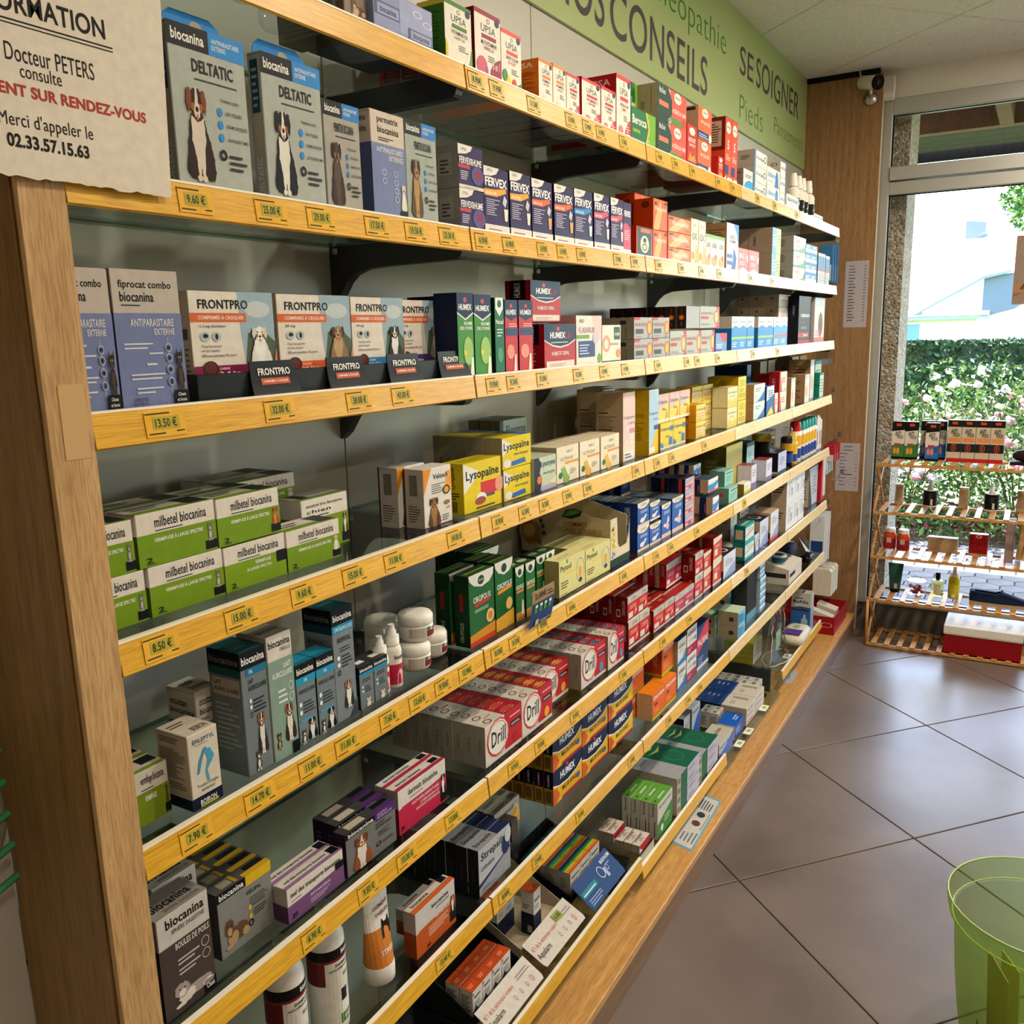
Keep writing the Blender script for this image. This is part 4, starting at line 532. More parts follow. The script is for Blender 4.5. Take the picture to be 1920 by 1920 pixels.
 'white_navy': ('#d9d8d8', {'f': [('p',[(0,.2),(.5,.1),(1,.5),(1,.75),(.5,.6),(0,.6)],'#3a7fc0'), ('r',0,0,1,.14,'#c8444a'), ('r',.1,.8,.9,.92,'#e8e8e8')], 'l': [('r',0,0,1,1,'#b1977a'), ('r',0,0,.5,1,'#14264a'), ('r',.36,.1,.44,.6,'#b8404a'), ('r',.50,.05,1,.95,'#b1977a')], 't': [('r',0,0,1,1,'#3f4c5c')]}, 'painkiller_carton', 'white and blue effervescent tablet carton'),
 'pink_stack': ('#d8aeb0', {'f': [('p',[(0,.5),(1,.75),(1,.95),(0,.9)],'#9aa8c4'), ('r',.0,.30,.8,.42,'#c84a58'), ('r',0,0,1,.05,'#c84a58'), ('e',.5,.2,.2,.1,'#6a6478'), ('r',.93,0,1,1,'#e07a78')], 'l': [('r',0,0,1,1,'#1a1c3c'), ('r',.6,0,.8,1,'#b43a30')], 't': [('r',0,0,1,1,'#2a2c48')]}, 'painkiller_carton', 'pink and grey painkiller carton'),
 # ---- fifth shelf
 'green_low': ('#c9c2b6', {'f': bio('#71861f','vermifuge biocanina',[('VERMIFUGE',.30,.42,.62,.52)],'cat',('#4a3028','#6d4a3c','#3a241e'),tc='#14202c'), 't': [('r',0,0,1,.2,'#7d9430'), ('r',.5,.4,.95,.9,'#15171b')], 'l': [('r',0,0,1,.6,'#51611a')]}, 'worming_tablet_carton', 'low white and olive worming carton'),
 'epileptyl': ('#c9bfae', {'f': [('r',0,0,1,.16,'#121a38'), ('t','\u00c9PILEPTYL',.16,.86,.88,.93,'#1a4a66',1), ('g',.22,.83,.78,.85,1,'#5a5d5c'), ('p',[(.22,.45),(.30,.62),(.48,.76),(.56,.78),(.60,.74),(.50,.70),(.40,.60),(.30,.46)],'#3f86a8'), ('p',[(.50,.74),(.70,.74),(.82,.62),(.74,.56),(.66,.52),(.56,.46),(.62,.32),(.54,.30),(.50,.46),(.60,.60)],'#4a92b4'), ('t',"Troubles d'origine",.18,.26,.90,.32,'#2b3d4a',.2), ('t','\u00e9pileptique',.32,.20,.76,.255,'#2b3d4a',.2), ('t','BOIRON',.24,.04,.78,.11,'#dcd8cc',1.5), ('p',[(.22,.015),(.8,.015),(.86,.04),(.26,.035)],'#c8c83a')],
    'l': [('r',0,0,1,.15,'#0e1530'), ('g',.1,.86,.8,.95,3,'#5b5348'), ('g',.08,.40,.9,.80,13,'#6a6156'), ('g',.3,.26,.9,.36,3,'#6a6156')], 't': [('t','BOIRON',.40,.12,.86,.34,'#3a402c',1), ('g',.1,.6,.8,.85,2,'#5b5348')]}, 'drops_carton', 'white and navy drops carton with blue animal drawing'),
 'otostan': ('#cfc6bb', {'f': [('r',0,0,1,.60,'#74938a'), ('t','otostan',.14,.82,.70,.90,'#14161c',1), ('t',BC,.14,.71,.90,.79,'#14161c',1), ('g',.14,.64,.7,.68,2,'#3c3e44'), ('r',.66,.60,1,.72,'#0f1013'), ('t','ANTIPARASITAIRE',.08,.44,.98,.50,'#cfd8d2',1), ('t','EXTERNE LOCAL',.14,.36,.98,.42,'#cfd8d2',1), ('g',.3,.2,.95,.32,4,'#b7c6be'), ('t','5',.2,.04,.3,.10,'#14201c',1)], 'l': [('r',0,0,1,.60,'#5c7a72'), ('t','otostan',.10,.80,.70,.87,'#14161c',1), ('t',BC,.10,.70,.92,.77,'#14161c',1)], 't': [('t','otostan',.2,.55,.7,.8,'#14161c',1), ('t',BC,.2,.2,.85,.48,'#14161c',1)]}, 'drops_carton', 'white and sage green drops carton'),
 'lait1': ('#6d7679', {'f': [('r',0,.86,1,1,'#101216'), ('t',BC,.06,.895,.94,.96,'#dcdad6',1.5), ('r',.18,.80,1,.86,'#256d90'), ('t','ORL',.3,.815,.46,.845,'#cfe0e8',.6), ('t','LAIT',.24,.735,.46,.77,'#15191c',1), ('t','AURICULAIRE',.24,.68,.94,.72,'#15191c',1), ('e',.29,.60,.05,.018,'#cfe2ea'), ('e',.29,.55,.05,.018,'#cfe2ea'), ('g',.38,.50,.86,.62,4,'#25292c'), ('o',.29,.49,.055,.022,.3,'#15191c'), ('a','dog',.38,.14,.88,.50,('#2c2a2e','#d6cfc4','#8a5a34')), ('a','cat',.20,.02,.62,.20,('#3c3432','#d8d0c4','#2c2624'))],
    'l': [('r',0,.86,1,1,'#0d0f13'), ('t',BC,.06,.895,.94,.95,'#77777a',1), ('r',0,.80,1,.86,'#1b4a52'), ('r',.1,.64,.95,.78,'#a89c8a'), ('t','LAIT',.15,.725,.4,.76,'#15171a',1), ('t','AURICULAIRE',.15,.67,.9,.705,'#15171a',1), ('g',.15,.2,.85,.6,10,'#9aa09c')], 't': [('r',0,0,1,1,'#1c5560'), ('g',.2,.3,.8,.7,3,'#6a9aa0')]}, 'ear_lotion_carton', 'tall grey and black ear lotion carton'),
 'lait2': ('#cfc8bf', {'f': [('r',0,0,1,.80,'#7f988c'), ('t',BC,.06,.90,.92,.96,'#14161c',1.2), ('t','OREILLE',.50,.855,.92,.885,'#5c5f5c',.3), ('t','LAIT',.60,.72,.90,.76,'#e0e4dc',1.3), ('t','AURICULAIRE',.12,.655,.92,.70,'#e0e4dc',1.3), ('o',.84,.56,.09,.035,.15,'#dbe2da'), ('o',.84,.47,.09,.035,.15,'#dbe2da'), ('g',.3,.45,.7,.58,3,'#cdd8cf'), ('a','dog',.40,.12,.98,.44,('#2c2420','#d6cfc4','#8a4a24')), ('a','cat',.02,.08,.40,.24,('#3c2c26','#a88a70','#2c2624')), ('r',.72,.0,1,.10,'#0f1013')], 't': [('r',0,0,1,1,'#a9a094'), ('t',BC,.1,.3,.9,.5,'#14161c',1)]}, 'ear_lotion_carton', 'tall sage ear lotion carton with beige top'),
 'auric': ('#707a7e', {'f': [('r',0,.83,1,1,'#101216'), ('t',BC,.07,.87,.93,.95,'#e4e2de',1.5), ('r',0,.74,1,.83,'#2a8fb8'), ('t','ORL',.4,.765,.58,.805,'#dcebf2',.6), ('t','AURICULO-CANIS',.10,.63,.94,.68,'#1c2226',1), ('e',.16,.50,.07,.03,'#d9e8ee'), ('e',.16,.40,.07,.03,'#d9e8ee'), ('g',.28,.38,.86,.54,4,'#2b3136'), ('r',.1,.28,.8,.31,'#3f9ac0'), ('a','dog',.36,.02,.98,.30,('#17161a','#dedad4','#141316')), ('a','cat',.0,.0,.46,.20,('#4a3c38','#e2ddd6','#3c302c'))], 'l': [('r',0,0,1,1,'#1d2c36')], 't': [('r',0,0,1,1,'#2388a6'), ('r',0,.0,1,.25,'#1b6a86')]}, 'ear_drops_carton', 'grey ear drops carton with cyan top'),
 'biophtal': ('#777f84', {'f': [('r',0,.86,1,1,'#101216'), ('t',BC,.07,.895,.94,.955,'#dedcd8',1.5), ('r',0,.79,1,.86,'#2a86b0'), ('t','OPHTALMOLOGIE',.1,.805,.94,.84,'#d5e6ee',.6), ('t','BIOPHTAL',.22,.70,.86,.745,'#1c2226',1), ('g',.3,.62,.8,.67,2,'#33393d'), ('e',.22,.57,.07,.02,'#d9e8ee'), ('e',.22,.51,.07,.02,'#d9e8ee'), ('g',.36,.48,.86,.60,4,'#2b3136'), ('o',.22,.44,.07,.025,.4,'#15191c'), ('a','dog',.30,.10,.90,.36,('#2c2c30','#dcd8d0','#9c6a40')), ('p',[(.6,0),(1,0),(1,.16)],'#3c4348')], 'l': [('r',0,.86,1,1,'#0d0f13'), ('t',BC,.08,.895,.92,.95,'#6c6e72',1), ('r',0,.79,1,.86,'#133a40'), ('r',.1,.60,.88,.74,'#6c706e'), ('t','BIOPHTAL',.15,.69,.7,.72,'#1a1d1f',1), ('g',.12,.2,.88,.56,10,'#5f666a')], 't': [('r',0,0,1,1,'#1c5f6e'), ('g',.2,.3,.8,.7,3,'#5a98a4')]}, 'eye_lotion_carton', 'tallest grey eye lotion carton with teal top'),
 'ophtal_s': ('#6b757a', {'f': [('r',0,.84,1,1,'#101216'), ('t',BC,.06,.87,.94,.95,'#dedcd8',1.5), ('r',0,.76,1,.84,'#2a86b0'), ('g',.2,.62,.8,.72,2,'#22282c'), ('e',.2,.52,.07,.03,'#a8d0de'), ('e',.2,.42,.07,.03,'#a8d0de'), ('g',.36,.38,.84,.54,3,'#2b3136'), ('a','cat',.2,.02,.9,.24,('#c9bda8','#dcd4c4','#9a8c74'))], 'l': [('r',0,0,1,1,'#1a262c'), ('b',.3,.3,.7,.6,'#9aa09e')], 't': [('r',0,0,1,1,'#35373a'), ('r',.3,.3,.8,.6,'#dcdcd8')]}, 'eye_drops_carton', 'short grey eye drops carton'),
 'oropolis': ('#1f5c2b', {'f': [('p',[(0,1),(1,1),(.96,.90),(.8,.82),(.5,.79),(.2,.84),(.04,.92)],'#d4d2cc'), ('e',.48,.89,.13,.065,'#1a3c30'), ('t','VICKS',.38,.875,.58,.905,'#c4d0c8',1), ('t','OROPOLIS',.16,.595,.84,.68,'#e4e6de',.8), ('p',[(.22,.53),(.80,.56),(.80,.61),(.22,.58)],'#b8322a'), ('g',.2,.46,.8,.51,2,'#b4c4ac'), ('p',[(0,0),(1,0),(1,.22),(0,.16)],'#c8862c'), ('p',[(0,0),(1,0),(1,.08),(0,.06)],'#c2421f'), ('e',.80,.33,.16,.10,'#d6b87c'), ('e',.80,.33,.09,.06,'#c07a34')], 'l': [('r',0,0,1,1,'#12341b'), ('v','OROPOLIS',.35,.06,.6,.34,'#a8b8a4'), ('r',.35,.5,.6,.75,'#8c1c1c')], 't': [('r',0,0,1,1,'#274a1f'), ('r',.1,.4,.9,.55,'#7a8c34')]}, 'throat_lozenge_carton', 'large green propolis lozenge carton'),
 'oropolis2': ('#1f5c2b', {'f': [('p',[(0,1),(1,1),(.96,.90),(.8,.82),(.5,.79),(.2,.84),(.04,.92)],'#d4d2cc'), ('e',.5,.89,.15,.065,'#1a3c30'), ('t','OROPOLIS',.10,.60,.92,.68,'#e4e6de',.8), ('p',[(.14,.53),(.90,.56),(.90,.61),(.14,.58)],'#d88a2c'), ('p',[(0,0),(1,0),(1,.24),(0,.18)],'#d9a43c'), ('e',.74,.34,.18,.09,'#d8b46c')], 'l': [('r',0,0,1,1,'#12341b')], 't': [('r',0,0,1,1,'#274a1f'), ('r',.1,.4,.9,.55,'#7a8c34')]}, 'throat_lozenge_carton', 'slimmer green and honey lozenge carton'),
 'oropolis3': ('#22632c', {'f': [('p',[(0,1),(1,1),(.96,.90),(.8,.82),(.5,.79),(.2,.84),(.04,.92)],'#d4d2cc'), ('e',.5,.89,.22,.06,'#1a3c30'), ('t','OROPOLIS',.06,.58,.94,.66,'#e4e6de',.8), ('r',.1,.52,.9,.56,'#d88a2c'), ('r',0,0,1,.16,'#c88a34'), ('p',[(.6,.1),(.9,.1),(.86,.34),(.7,.38)],'#dcd8c8')], 'l': [('r',0,0,1,1,'#12341b')], 't': [('r',0,0,1,1,'#274a1f'), ('e',.5,.5,.4,.2,'#a8ac9c')]}, 'throat_spray_carton', 'narrow green throat spray carton'),
 'phytoxil': ('#d5cd8c', {'f': [('t','Phytoxil',.06,.64,.46,.84,'#2c4a28',1.2), ('e',.30,.92,.03,.06,'#5c9a2c'), ('r',.28,.54,.60,.60,'#e0c84a'), ('o',.80,.50,.16,.34,.06,'#8a94b8'), ('e',.80,.46,.06,.16,'#dca44a'), ('e',.80,.22,.06,.07,'#26305c'), ('g',.06,.22,.42,.44,3,'#4c5a2c'), ('r',.06,.05,.3,.07,'#8a8a3c')], 'l': [('r',0,0,1,1,'#a8a06a')], 't': [('r',0,0,1,1,'#d8cf94'), ('g',.1,.3,.8,.6,2,'#a49c5c')]}, 'cough_syrup_carton', 'pale yellow cough remedy carton'),
 'effer': ('#2a56a4', {'f': [('p',[(0,1),(1,1),(.98,.88),(.75,.76),(.5,.73),(.2,.76),(0,.86)],'#e2d8c2'), ('t','UPSA',.26,.82,.78,.94,'#6a675e',.5), ('g',.24,.56,.9,.68,2,'#c4cfe6'), ('p',[(.2,.22),(.5,.18),(.8,.4),(.7,.46),(.4,.3)],'#cfd8ea'), ('e',.4,.26,.2,.1,'#e0e4ea'), ('r',0,0,1,.12,'#dcc8bc')], 'l': [('r',0,0,1,1,'#163a86'), ('v','EFFERALGAN',.3,.12,.6,.82,'#c8d0e0')], 't': [('r',0,0,1,1,'#5f6a70'), ('r',0,.6,1,.75,'#a8a49a')]}, 'painkiller_carton', 'blue painkiller carton with cream top arc'),
 'effer_t': ('#2a5cae', {'f': [('p',[(0,1),(1,1),(.98,.93),(.75,.86),(.5,.84),(.2,.86),(0,.92)],'#e2d8c2'), ('t','UPSA',.26,.88,.78,.96,'#6a675e',.5), ('g',.24,.70,.9,.80,2,'#c4cfe6'), ('e',.36,.36,.16,.05,'#e6d4c8'), ('p',[(.4,.3),(.6,.5),(.8,.3),(.7,.2),(.5,.25)],'#d8b8b0'), ('e',.7,.5,.08,.1,'#d8dde6'), ('r',0,0,1,.12,'#dcc8bc')], 'l': [('r',0,0,1,1,'#1a4490')], 't': [('r',0,0,1,1,'#5f6a70')]}, 'painkiller_carton', 'tall blue painkiller carton with running figure'),
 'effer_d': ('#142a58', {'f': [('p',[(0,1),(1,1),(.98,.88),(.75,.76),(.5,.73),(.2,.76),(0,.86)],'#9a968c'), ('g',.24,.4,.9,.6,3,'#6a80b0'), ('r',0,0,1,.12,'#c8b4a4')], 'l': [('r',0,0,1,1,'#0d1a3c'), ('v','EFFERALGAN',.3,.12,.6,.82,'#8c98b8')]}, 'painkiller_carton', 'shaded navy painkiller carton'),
 # ---- sixth shelf
 'boules': ('#bdb7b0', {'f': [('r',0,0,1,.70,'#453a36'), ('t',BC,.16,.86,.90,.955,'#16171a',1.5), ('t','SPH\u00c8RE DIGESTIVE',.26,.79,.90,.845,'#4c4846',.6), ('t','BOULES DE POILS',.30,.62,.96,.68,'#d4cec6',1), ('g',.32,.46,.74,.54,2,'#b8b0a8'), ('g',.32,.36,.74,.44,2,'#b8b0a8'), ('o',.86,.52,.08,.05,.12,'#cfc8c0'), ('o',.86,.40,.08,.05,.12,'#cfc8c0'), ('a','lie',.14,.06,.96,.34,('#9c9088','#d2c8bc','#2c2826')), ('r',.76,0,1,.13,'#0f1013'), ('t','Chats',.80,.04,.96,.09,'#dcd8d2',1)],
    't': [('r',0,0,1,1,'#8d8882'), ('t',BC,.10,.30,.86,.62,'#16171a',1.5), ('t','SPH\u00c8RE DIGESTIVE',.24,.10,.92,.26,'#4c4846',.6)], 'l': [('r',0,0,1,.7,'#2c2422'), ('r',0,.7,1,1,'#8d8882')]}, 'hairball_remedy_carton', 'white and brown hairball carton'),
 'felipil': ('#7b7b78', {'f': [('r',0,.86,.52,1,'#131417'), ('r',.52,.84,1,1,'#d0a820'), ('t',BC,.04,.885,.48,.97,'#dcdad6',1.5), ('t','F\u00c9LIPIL',.52,.70,.80,.77,'#1e2022',.7), ('g',.56,.50,.94,.66,4,'#3c3e40'), ('e',.56,.50,.03,.04,'#d2ac2c'), ('e',.56,.36,.03,.04,'#d2ac2c'), ('g',.62,.34,.94,.46,3,'#3c3e40'), ('o',.56,.26,.05,.055,.4,'#1a1b1e'), ('a','lie',.06,.10,.52,.66,('#5c4430','#a88a64','#3c2c20'))],
    't': [('r',0,0,1,1,'#4c4b48'), ('r',.5,.0,1,.35,'#c49c1c'), ('r',.62,.4,.96,.8,'#131417'), ('r',.14,.2,.34,.8,'#8a8470'), ('r',.36,.1,.42,.9,'#a8861c')], 'l': [('r',0,0,1,1,'#2c2c2c')]}, 'cat_tablet_carton', 'grey carton with yellow corner'),
 'transport': ('#cfc6bc', {'f': [('r',0,0,1,.50,'#6f4a74'), ('p',[(0,.5),(.1,.5),(.1,.46),(.3,.5),(1,.56),(1,.44),(0,.40)],'#6f4a74'), ('t','mal des transports biocanina',.06,.66,.94,.84,'#14161c',1.2), ('g',.06,.58,.3,.63,1,'#4a4c50'), ('t','ANTI-NAUS\u00c9EUX',.38,.34,.74,.44,'#d6ccd6',1), ('g',.38,.14,.78,.30,3,'#b9a8bc'), ('r',.84,.52,1,.72,'#0f1013'), ('t','20',.06,.10,.15,.24,'#1c1420',1)], 't': [('r',0,0,1,.3,'#8d6a90'), ('t','mal des transports biocanina',.08,.40,.80,.72,'#14161c',1), ('r',.84,.2,.98,.85,'#131417')], 'l': [('r',0,0,1,.5,'#5c3a60'), ('r',0,.5,1,1,'#b8aea4')]}, 'travel_tablet_carton', 'long low white and plum carton'),
 'gastro': ('#6c6c6a', {'f': [('r',0,.86,.58,1,'#111214'), ('r',.58,.80,1,1,'#4f2a6a'), ('t',BC,.05,.88,.54,.97,'#dcdad6',1.5), ('t','GASTRO',.62,.91,.82,.965,'#c4b6cc',.7), ('t','ENTEROLOGIE',.62,.84,.92,.89,'#c4b6cc',.7), ('t','GASTRO',.58,.70,.76,.76,'#1c1d1f',.7), ('t','ENTERICANIS',.58,.62,.90,.68,'#1c1d1f',.7), ('g',.62,.42,.88,.56,4,'#37393b'), ('o',.62,.26,.05,.06,.35,'#16171a'), ('g',.70,.22,.92,.30,2,'#37393b'), ('a','dog',.06,.02,.52,.80,('#8a4a28','#cfc8be','#6c3418'))],
    't': [('r',0,0,1,1,'#3c3b3b'), ('r',.55,.0,1,.4,'#4f2a6a'), ('r',.66,.5,.96,.9,'#111214'), ('r',.12,.2,.44,.8,'#b7ac98')], 'l': [('r',0,0,1,1,'#24122c'), ('g',.3,.2,.7,.8,6,'#5c4666')]}, 'digestive_paste_carton', 'grey and violet digestive carton picturing a beagle'),
 'dermatt': ('#cfc8c2', {'f': [('p',[(0,0),(1,0),(1,.64),(.6,.60),(.08,.60),(.06,.57),(0,.57)],'#b12442'), ('t','dermatt biocanina',.20,.76,.82,.89,'#16171c',1.2), ('g',.22,.68,.6,.72,1,'#4c4c50'), ('t','ANTI-INFLAMMATOIRE',.26,.48,.84,.55,'#e2cfd2',1), ('t','ST\u00c9RO\u00cfDIEN ET',.44,.38,.84,.45,'#e2cfd2',1), ('t','ANTIHISTAMINIQUE',.34,.28,.84,.35,'#e2cfd2',1), ('r',.86,.04,1,.26,'#0f1013'), ('a','dog',.85,.24,1,.70,('#17161a','#dedad4','#141316')), ('t','20',.03,.08,.10,.18,'#2c0f18',1)], 't': [('r',0,0,1,.35,'#a82c44'), ('t','dermatt biocanina',.1,.5,.6,.8,'#16171c',1), ('r',.8,.4,.95,.9,'#131417')], 'l': [('r',0,0,1,.6,'#7c1830'), ('r',0,.6,1,1,'#a8a099')]}, 'dermatology_tablet_carton', 'white and raspberry carton picturing a dog'),
 **{'drill_'+k: ('#ccc5ba', {'f': [('r',.52,.10,1,1,'#b3252c'), ('e',.34,.56,.30,.46,'#b3252c'), ('e',.34,.56,.275,.425,'#dcd6cc'), ('o',.33,.55,.26,.40,.04,'#b3252c'), ('t','Drill',.16,.38,.54,.76,'#172038',1), ('r',.68,.56,.97,.70,'#2a1418'), ('g',.70,.60,.94,.67,2,'#d8c8c4'), ('e',.80,.26,.08,.14,c_), ('g',.66,.82,.95,.90,1,'#e0b4b0')],
    't': [('r',.5,0,1,1,'#9c1f28'), ('g',.56,.2,.9,.8,2,'#cf8880'), ('r',.64,.1,.8,.9,ct), ('r',0,0,.5,1,'#c3bcb0'), ('o',.2,.5,.08,.34,.3,'#6a2a28')], 'l': [('r',0,0,1,1,'#9a9284'), ('g',.35,.35,.65,.7,6,'#5c564c')]}, 'throat_lozenge_carton', d_) for k, c_, ct, d_ in (('a','#a81c24','#b8423c','white and red lozenge carton'), ('b','#dc9a3c','#c88434','white and red lozenge carton with honey stripe'), ('c','#4a86b4','#46627a','white and red lozenge carton with blue stripe'))},
 'dafal': ('#c02c22', {'f': [('r',0,.74,1,1,'#bfb9b0'), ('t','UPSA',.34,.80,.86,.93,'#5f5a54',.5), ('g',.2,.5,.9,.66,2,'#e6a8a0'), ('r',.08,.14,.5,.36,'#d9cfc6'), ('r',.1,.1,.9,.14,'#2c1416'), ('p',[(.6,.2),(.9,.3),(.8,.5)],'#d9a8a0'), ('r',0,0,1,.08,'#dcc8b8')], 'l': [('r',0,0,1,1,'#7a1212'), ('v','DAFALGAN',.55,.30,.80,.86,'#d0a0a0'), ('r',.12,.2,.42,.5,'#c8b8ac'), ('r',.17,.25,.37,.45,'#6b1012')], 't': [('r',0,0,1,1,'#8e1c18'), ('r',.2,.5,.5,.8,'#c8523c'), ('r',0,0,1,.12,'#bfb0a4')]}, 'painkiller_carton', 'red painkiller carton with grey top band'),
 'dafal_p': ('#b0364a', {'f': [('r',0,.74,1,1,'#b8bab8'), ('t','UPSA',.34,.80,.86,.93,'#6f6a64',.5), ('g',.2,.44,.9,.6,2,'#d8b0bc'), ('r',.08,.14,.4,.32,'#d9cfd2'), ('r',0,0,1,.1,'#d8ccc4')], 'l': [('r',0,0,.4,1,'#b8a48c'), ('r',.4,0,1,1,'#b01c18'), ('v','DAFALGAN',.55,.50,.85,.95,'#e0b0a8'), ('r',.12,.2,.40,.5,'#d8c8bc')], 't': [('r',0,0,1,1,'#9e201c'), ('r',0,0,1,.12,'#bfb0a4')]}, 'painkiller_carton', 'raspberry painkiller carton with grey top band'),
 'dafal_r': ('#c4402e', {'f': [('p',[(0,1),(1,1),(1,.86),(.7,.80),(.3,.76),(0,.74)],'#d9ccb4'), ('g',.2,.56,.8,.7,2,'#eab4a8'), ('r',.16,.24,.5,.5,'#d9cfc4'), ('r',0,0,1,.1,'#dcd0c0')], 'l': [('r',0,0,1,1,'#7c1a14'), ('r',.0,0,.2,1,'#a89880')], 't': [('r',0,0,1,1,'#8e1c18'), ('r',.3,.3,.7,.7,'#c8523c')]}, 'painkiller_carton', 'orange-red painkiller carton with cream arc'),
 'teal_stack': ('#c8dcd8', {'f': [('r',0,.86,1,1,'#2c9a98'), ('p',[(0,.3),(1,.55),(1,.7),(0,.45)],'#dc9a8a'), ('r',0,0,1,.14,'#2c9a98'), ('g',.2,.66,.8,.8,2,'#6aa8a4')], 'l': [('r',0,0,1,1,'#0f6a64'), ('r',.15,.2,.8,.75,'#c0a582')], 't': [('r',0,0,1,1,'#2c8a8c'), ('r',.1,.3,.8,.6,'#b0a880')]}, 'medicine_carton', 'teal and white carton with kraft side label'),
 'lilacwhite': ('#cdd0dc', {'f': [('p',[(0,0),(1,0),(1,.5),(.4,.3)],'#8f9cc4'), ('g',.15,.5,.8,.8,4,'#7a83a4')], 'l': [('r',0,.35,1,1,'#b8a488'), ('r',0,0,1,.35,'#1c2440'), ('g',.1,.6,.9,.9,6,'#4c4234')], 't': [('r',0,0,1,1,'#231d24'), ('o',.6,.5,.2,.3,.3,'#c8bcae')]}, 'medicine_carton', 'white and periwinkle carton with dark lid'),
 'orange_base': ('#d8d4dc', {'f': [('r',0,0,1,.10,'#e0562c'), ('p',[(0,.1),(1,.1),(1,.5)],'#8fa4cc'), ('g',.15,.6,.8,.85,3,'#7a86a4')], 'l': [('r',0,.3,1,1,'#b8a084'), ('r',0,.1,1,.3,'#141c34'), ('r',0,0,1,.10,'#c8401c')], 't': [('r',0,0,1,1,'#b89a7c')]}, 'medicine_carton', 'white carton with orange base line'),
 'white_tall': ('#dedcde', {'f': [('g',.3,.3,.9,.9,9,'#a8acb8'), ('r',.8,.3,.92,.6,'#6a7090')], 'l': [('r',0,0,1,1,'#b09a80'), ('g',.1,.5,.9,.8,3,'#3c342c')], 't': [('r',0,0,1,1,'#c0b29e')]}, 'medicine_carton', 'white glossy column carton'),
 'grey_box': ('#a49a8c', {'f': [('r',0,0,1,1,'#c4c0ba'), ('g',.2,.3,.8,.7,4,'#77716a')], 'l': [('r',0,0,1,1,'#83776a'), ('g',.2,.3,.8,.5,2,'#2c2722')], 't': [('r',0,0,1,1,'#a69c90'), ('g',.2,.2,.8,.8,3,'#5a544c')]}, 'medicine_carton', 'beige grey carton'),
 'red_tall': ('#d8cdd2', {'f': [('p',[(0,1),(.3,1),(.4,0),(0,0)],'#c2283c'), ('r',0,0,1,.08,'#c2283c')], 'l': [('r',0,0,1,1,'#b01c30')]}, 'medicine_carton', 'tall white carton with red side'),
 'black_col': ('#2a2d38', {'f': [('p',[(0,1),(1,1),(1,0),(.4,0)],'#c4c8d6'), ('g',.4,.3,.9,.8,6,'#8087a0')], 'l': [('r',0,0,1,1,'#c0b09c'), ('g',.2,.2,.8,.8,8,'#2c2622')]}, 'medicine_carton', 'white and black upright carton'),
 # ---- seventh shelf
 'arthro': ('#c2beb9', {'f': [('p',[(0,0),(1,0),(1,.60),(.5,.56),(.1,.56),(0,.52)],'#b4501d'), ('t',BC,.40,.80,.82,.89,'#16171c',1.4), ('t','ARTICULATIONS',.50,.71,.84,.76,'#5c4a40',.5), ('t','ARTHROPLUS',.48,.52,.84,.60,'#e4d8cc',1), ('g',.3,.26,.8,.48,4,'#d8b49c'), ('r',.84,.1,1,.34,'#0f1013'), ('a','dog',.84,.32,1,.70,('#2c2420','#dcd6cc','#5c4030')), ('t','40',.24,.05,.34,.13,'#1c100a',1)], 't': [('r',0,0,1,.45,'#c8602a'), ('t',BC,.1,.55,.5,.85,'#16171c',1.2), ('r',.8,.5,.95,.95,'#131417')], 'l': [('r',0,0,1,.55,'#8c3c18'), ('r',0,.55,1,1,'#989490')]}, 'joint_supplement_carton', 'white and rust orange joint carton'),
 'streps': ('#24262b', {'f': [('p',[(0,.24),(1,.50),(1,1),(0,1)],'#a9abb0'), ('p',[(0,.16),(.7,.34),(1,.48),(1,.52),(.7,.42),(0,.25)],'#1f2c52'), ('p',[(0,0),(1,0),(1,.48),(0,.16)],'#8f9298'), ('t','Strepsils',.08,.66,.82,.88,'#15171c',1.2), ('t','Lidoca\u00efne',.08,.50,.48,.60,'#22252b',.5), ('e',.85,.62,.13,.22,'#1c2a50'), ('e',.93,.80,.10,.18,'#b8bac0'), ('g',.08,.06,.5,.14,2,'#4c4f56')], 't': [('r',0,0,.6,1,'#8b8c8e'), ('r',.6,0,1,1,'#202a48'), ('t','Strepsils',.06,.25,.55,.8,'#1b1c20',1.2)], 'l': [('r',0,0,1,1,'#141519'), ('g',.35,.25,.6,.6,5,'#33353b')]}, 'throat_lozenge_carton', 'silver and navy lozenge carton'),
 'streps_y': ('#a8a59c', {'f': [('p',[(0,0),(1,0),(1,.34),(.6,.20),(0,.05)],'#c8922a'), ('t','Strepsils',.06,.62,.82,.82,'#15171c',1.2), ('t','Miel Citron',.08,.46,.4,.55,'#3a3526',.5), ('e',.82,.52,.13,.24,'#c9c2ae'), ('e',.80,.48,.10,.18,'#c8922a')], 't': [('r',0,0,1,1,'#85817a'), ('g',.1,.2,.7,.6,2,'#22211f'), ('b',.74,.2,.95,.8,'#2b2a28')], 'l': [('r',0,0,1,1,'#55534e')]}, 'throat_lozenge_carton', 'silver and honey yellow lozenge carton'),
 'dark_small': ('#3b342e', {'f': [('g',.1,.1,.9,.9,8,'#5c5248')], 'l': [('r',0,0,1,1,'#29241f')]}, 'medicine_carton', 'small dark upright carton'),
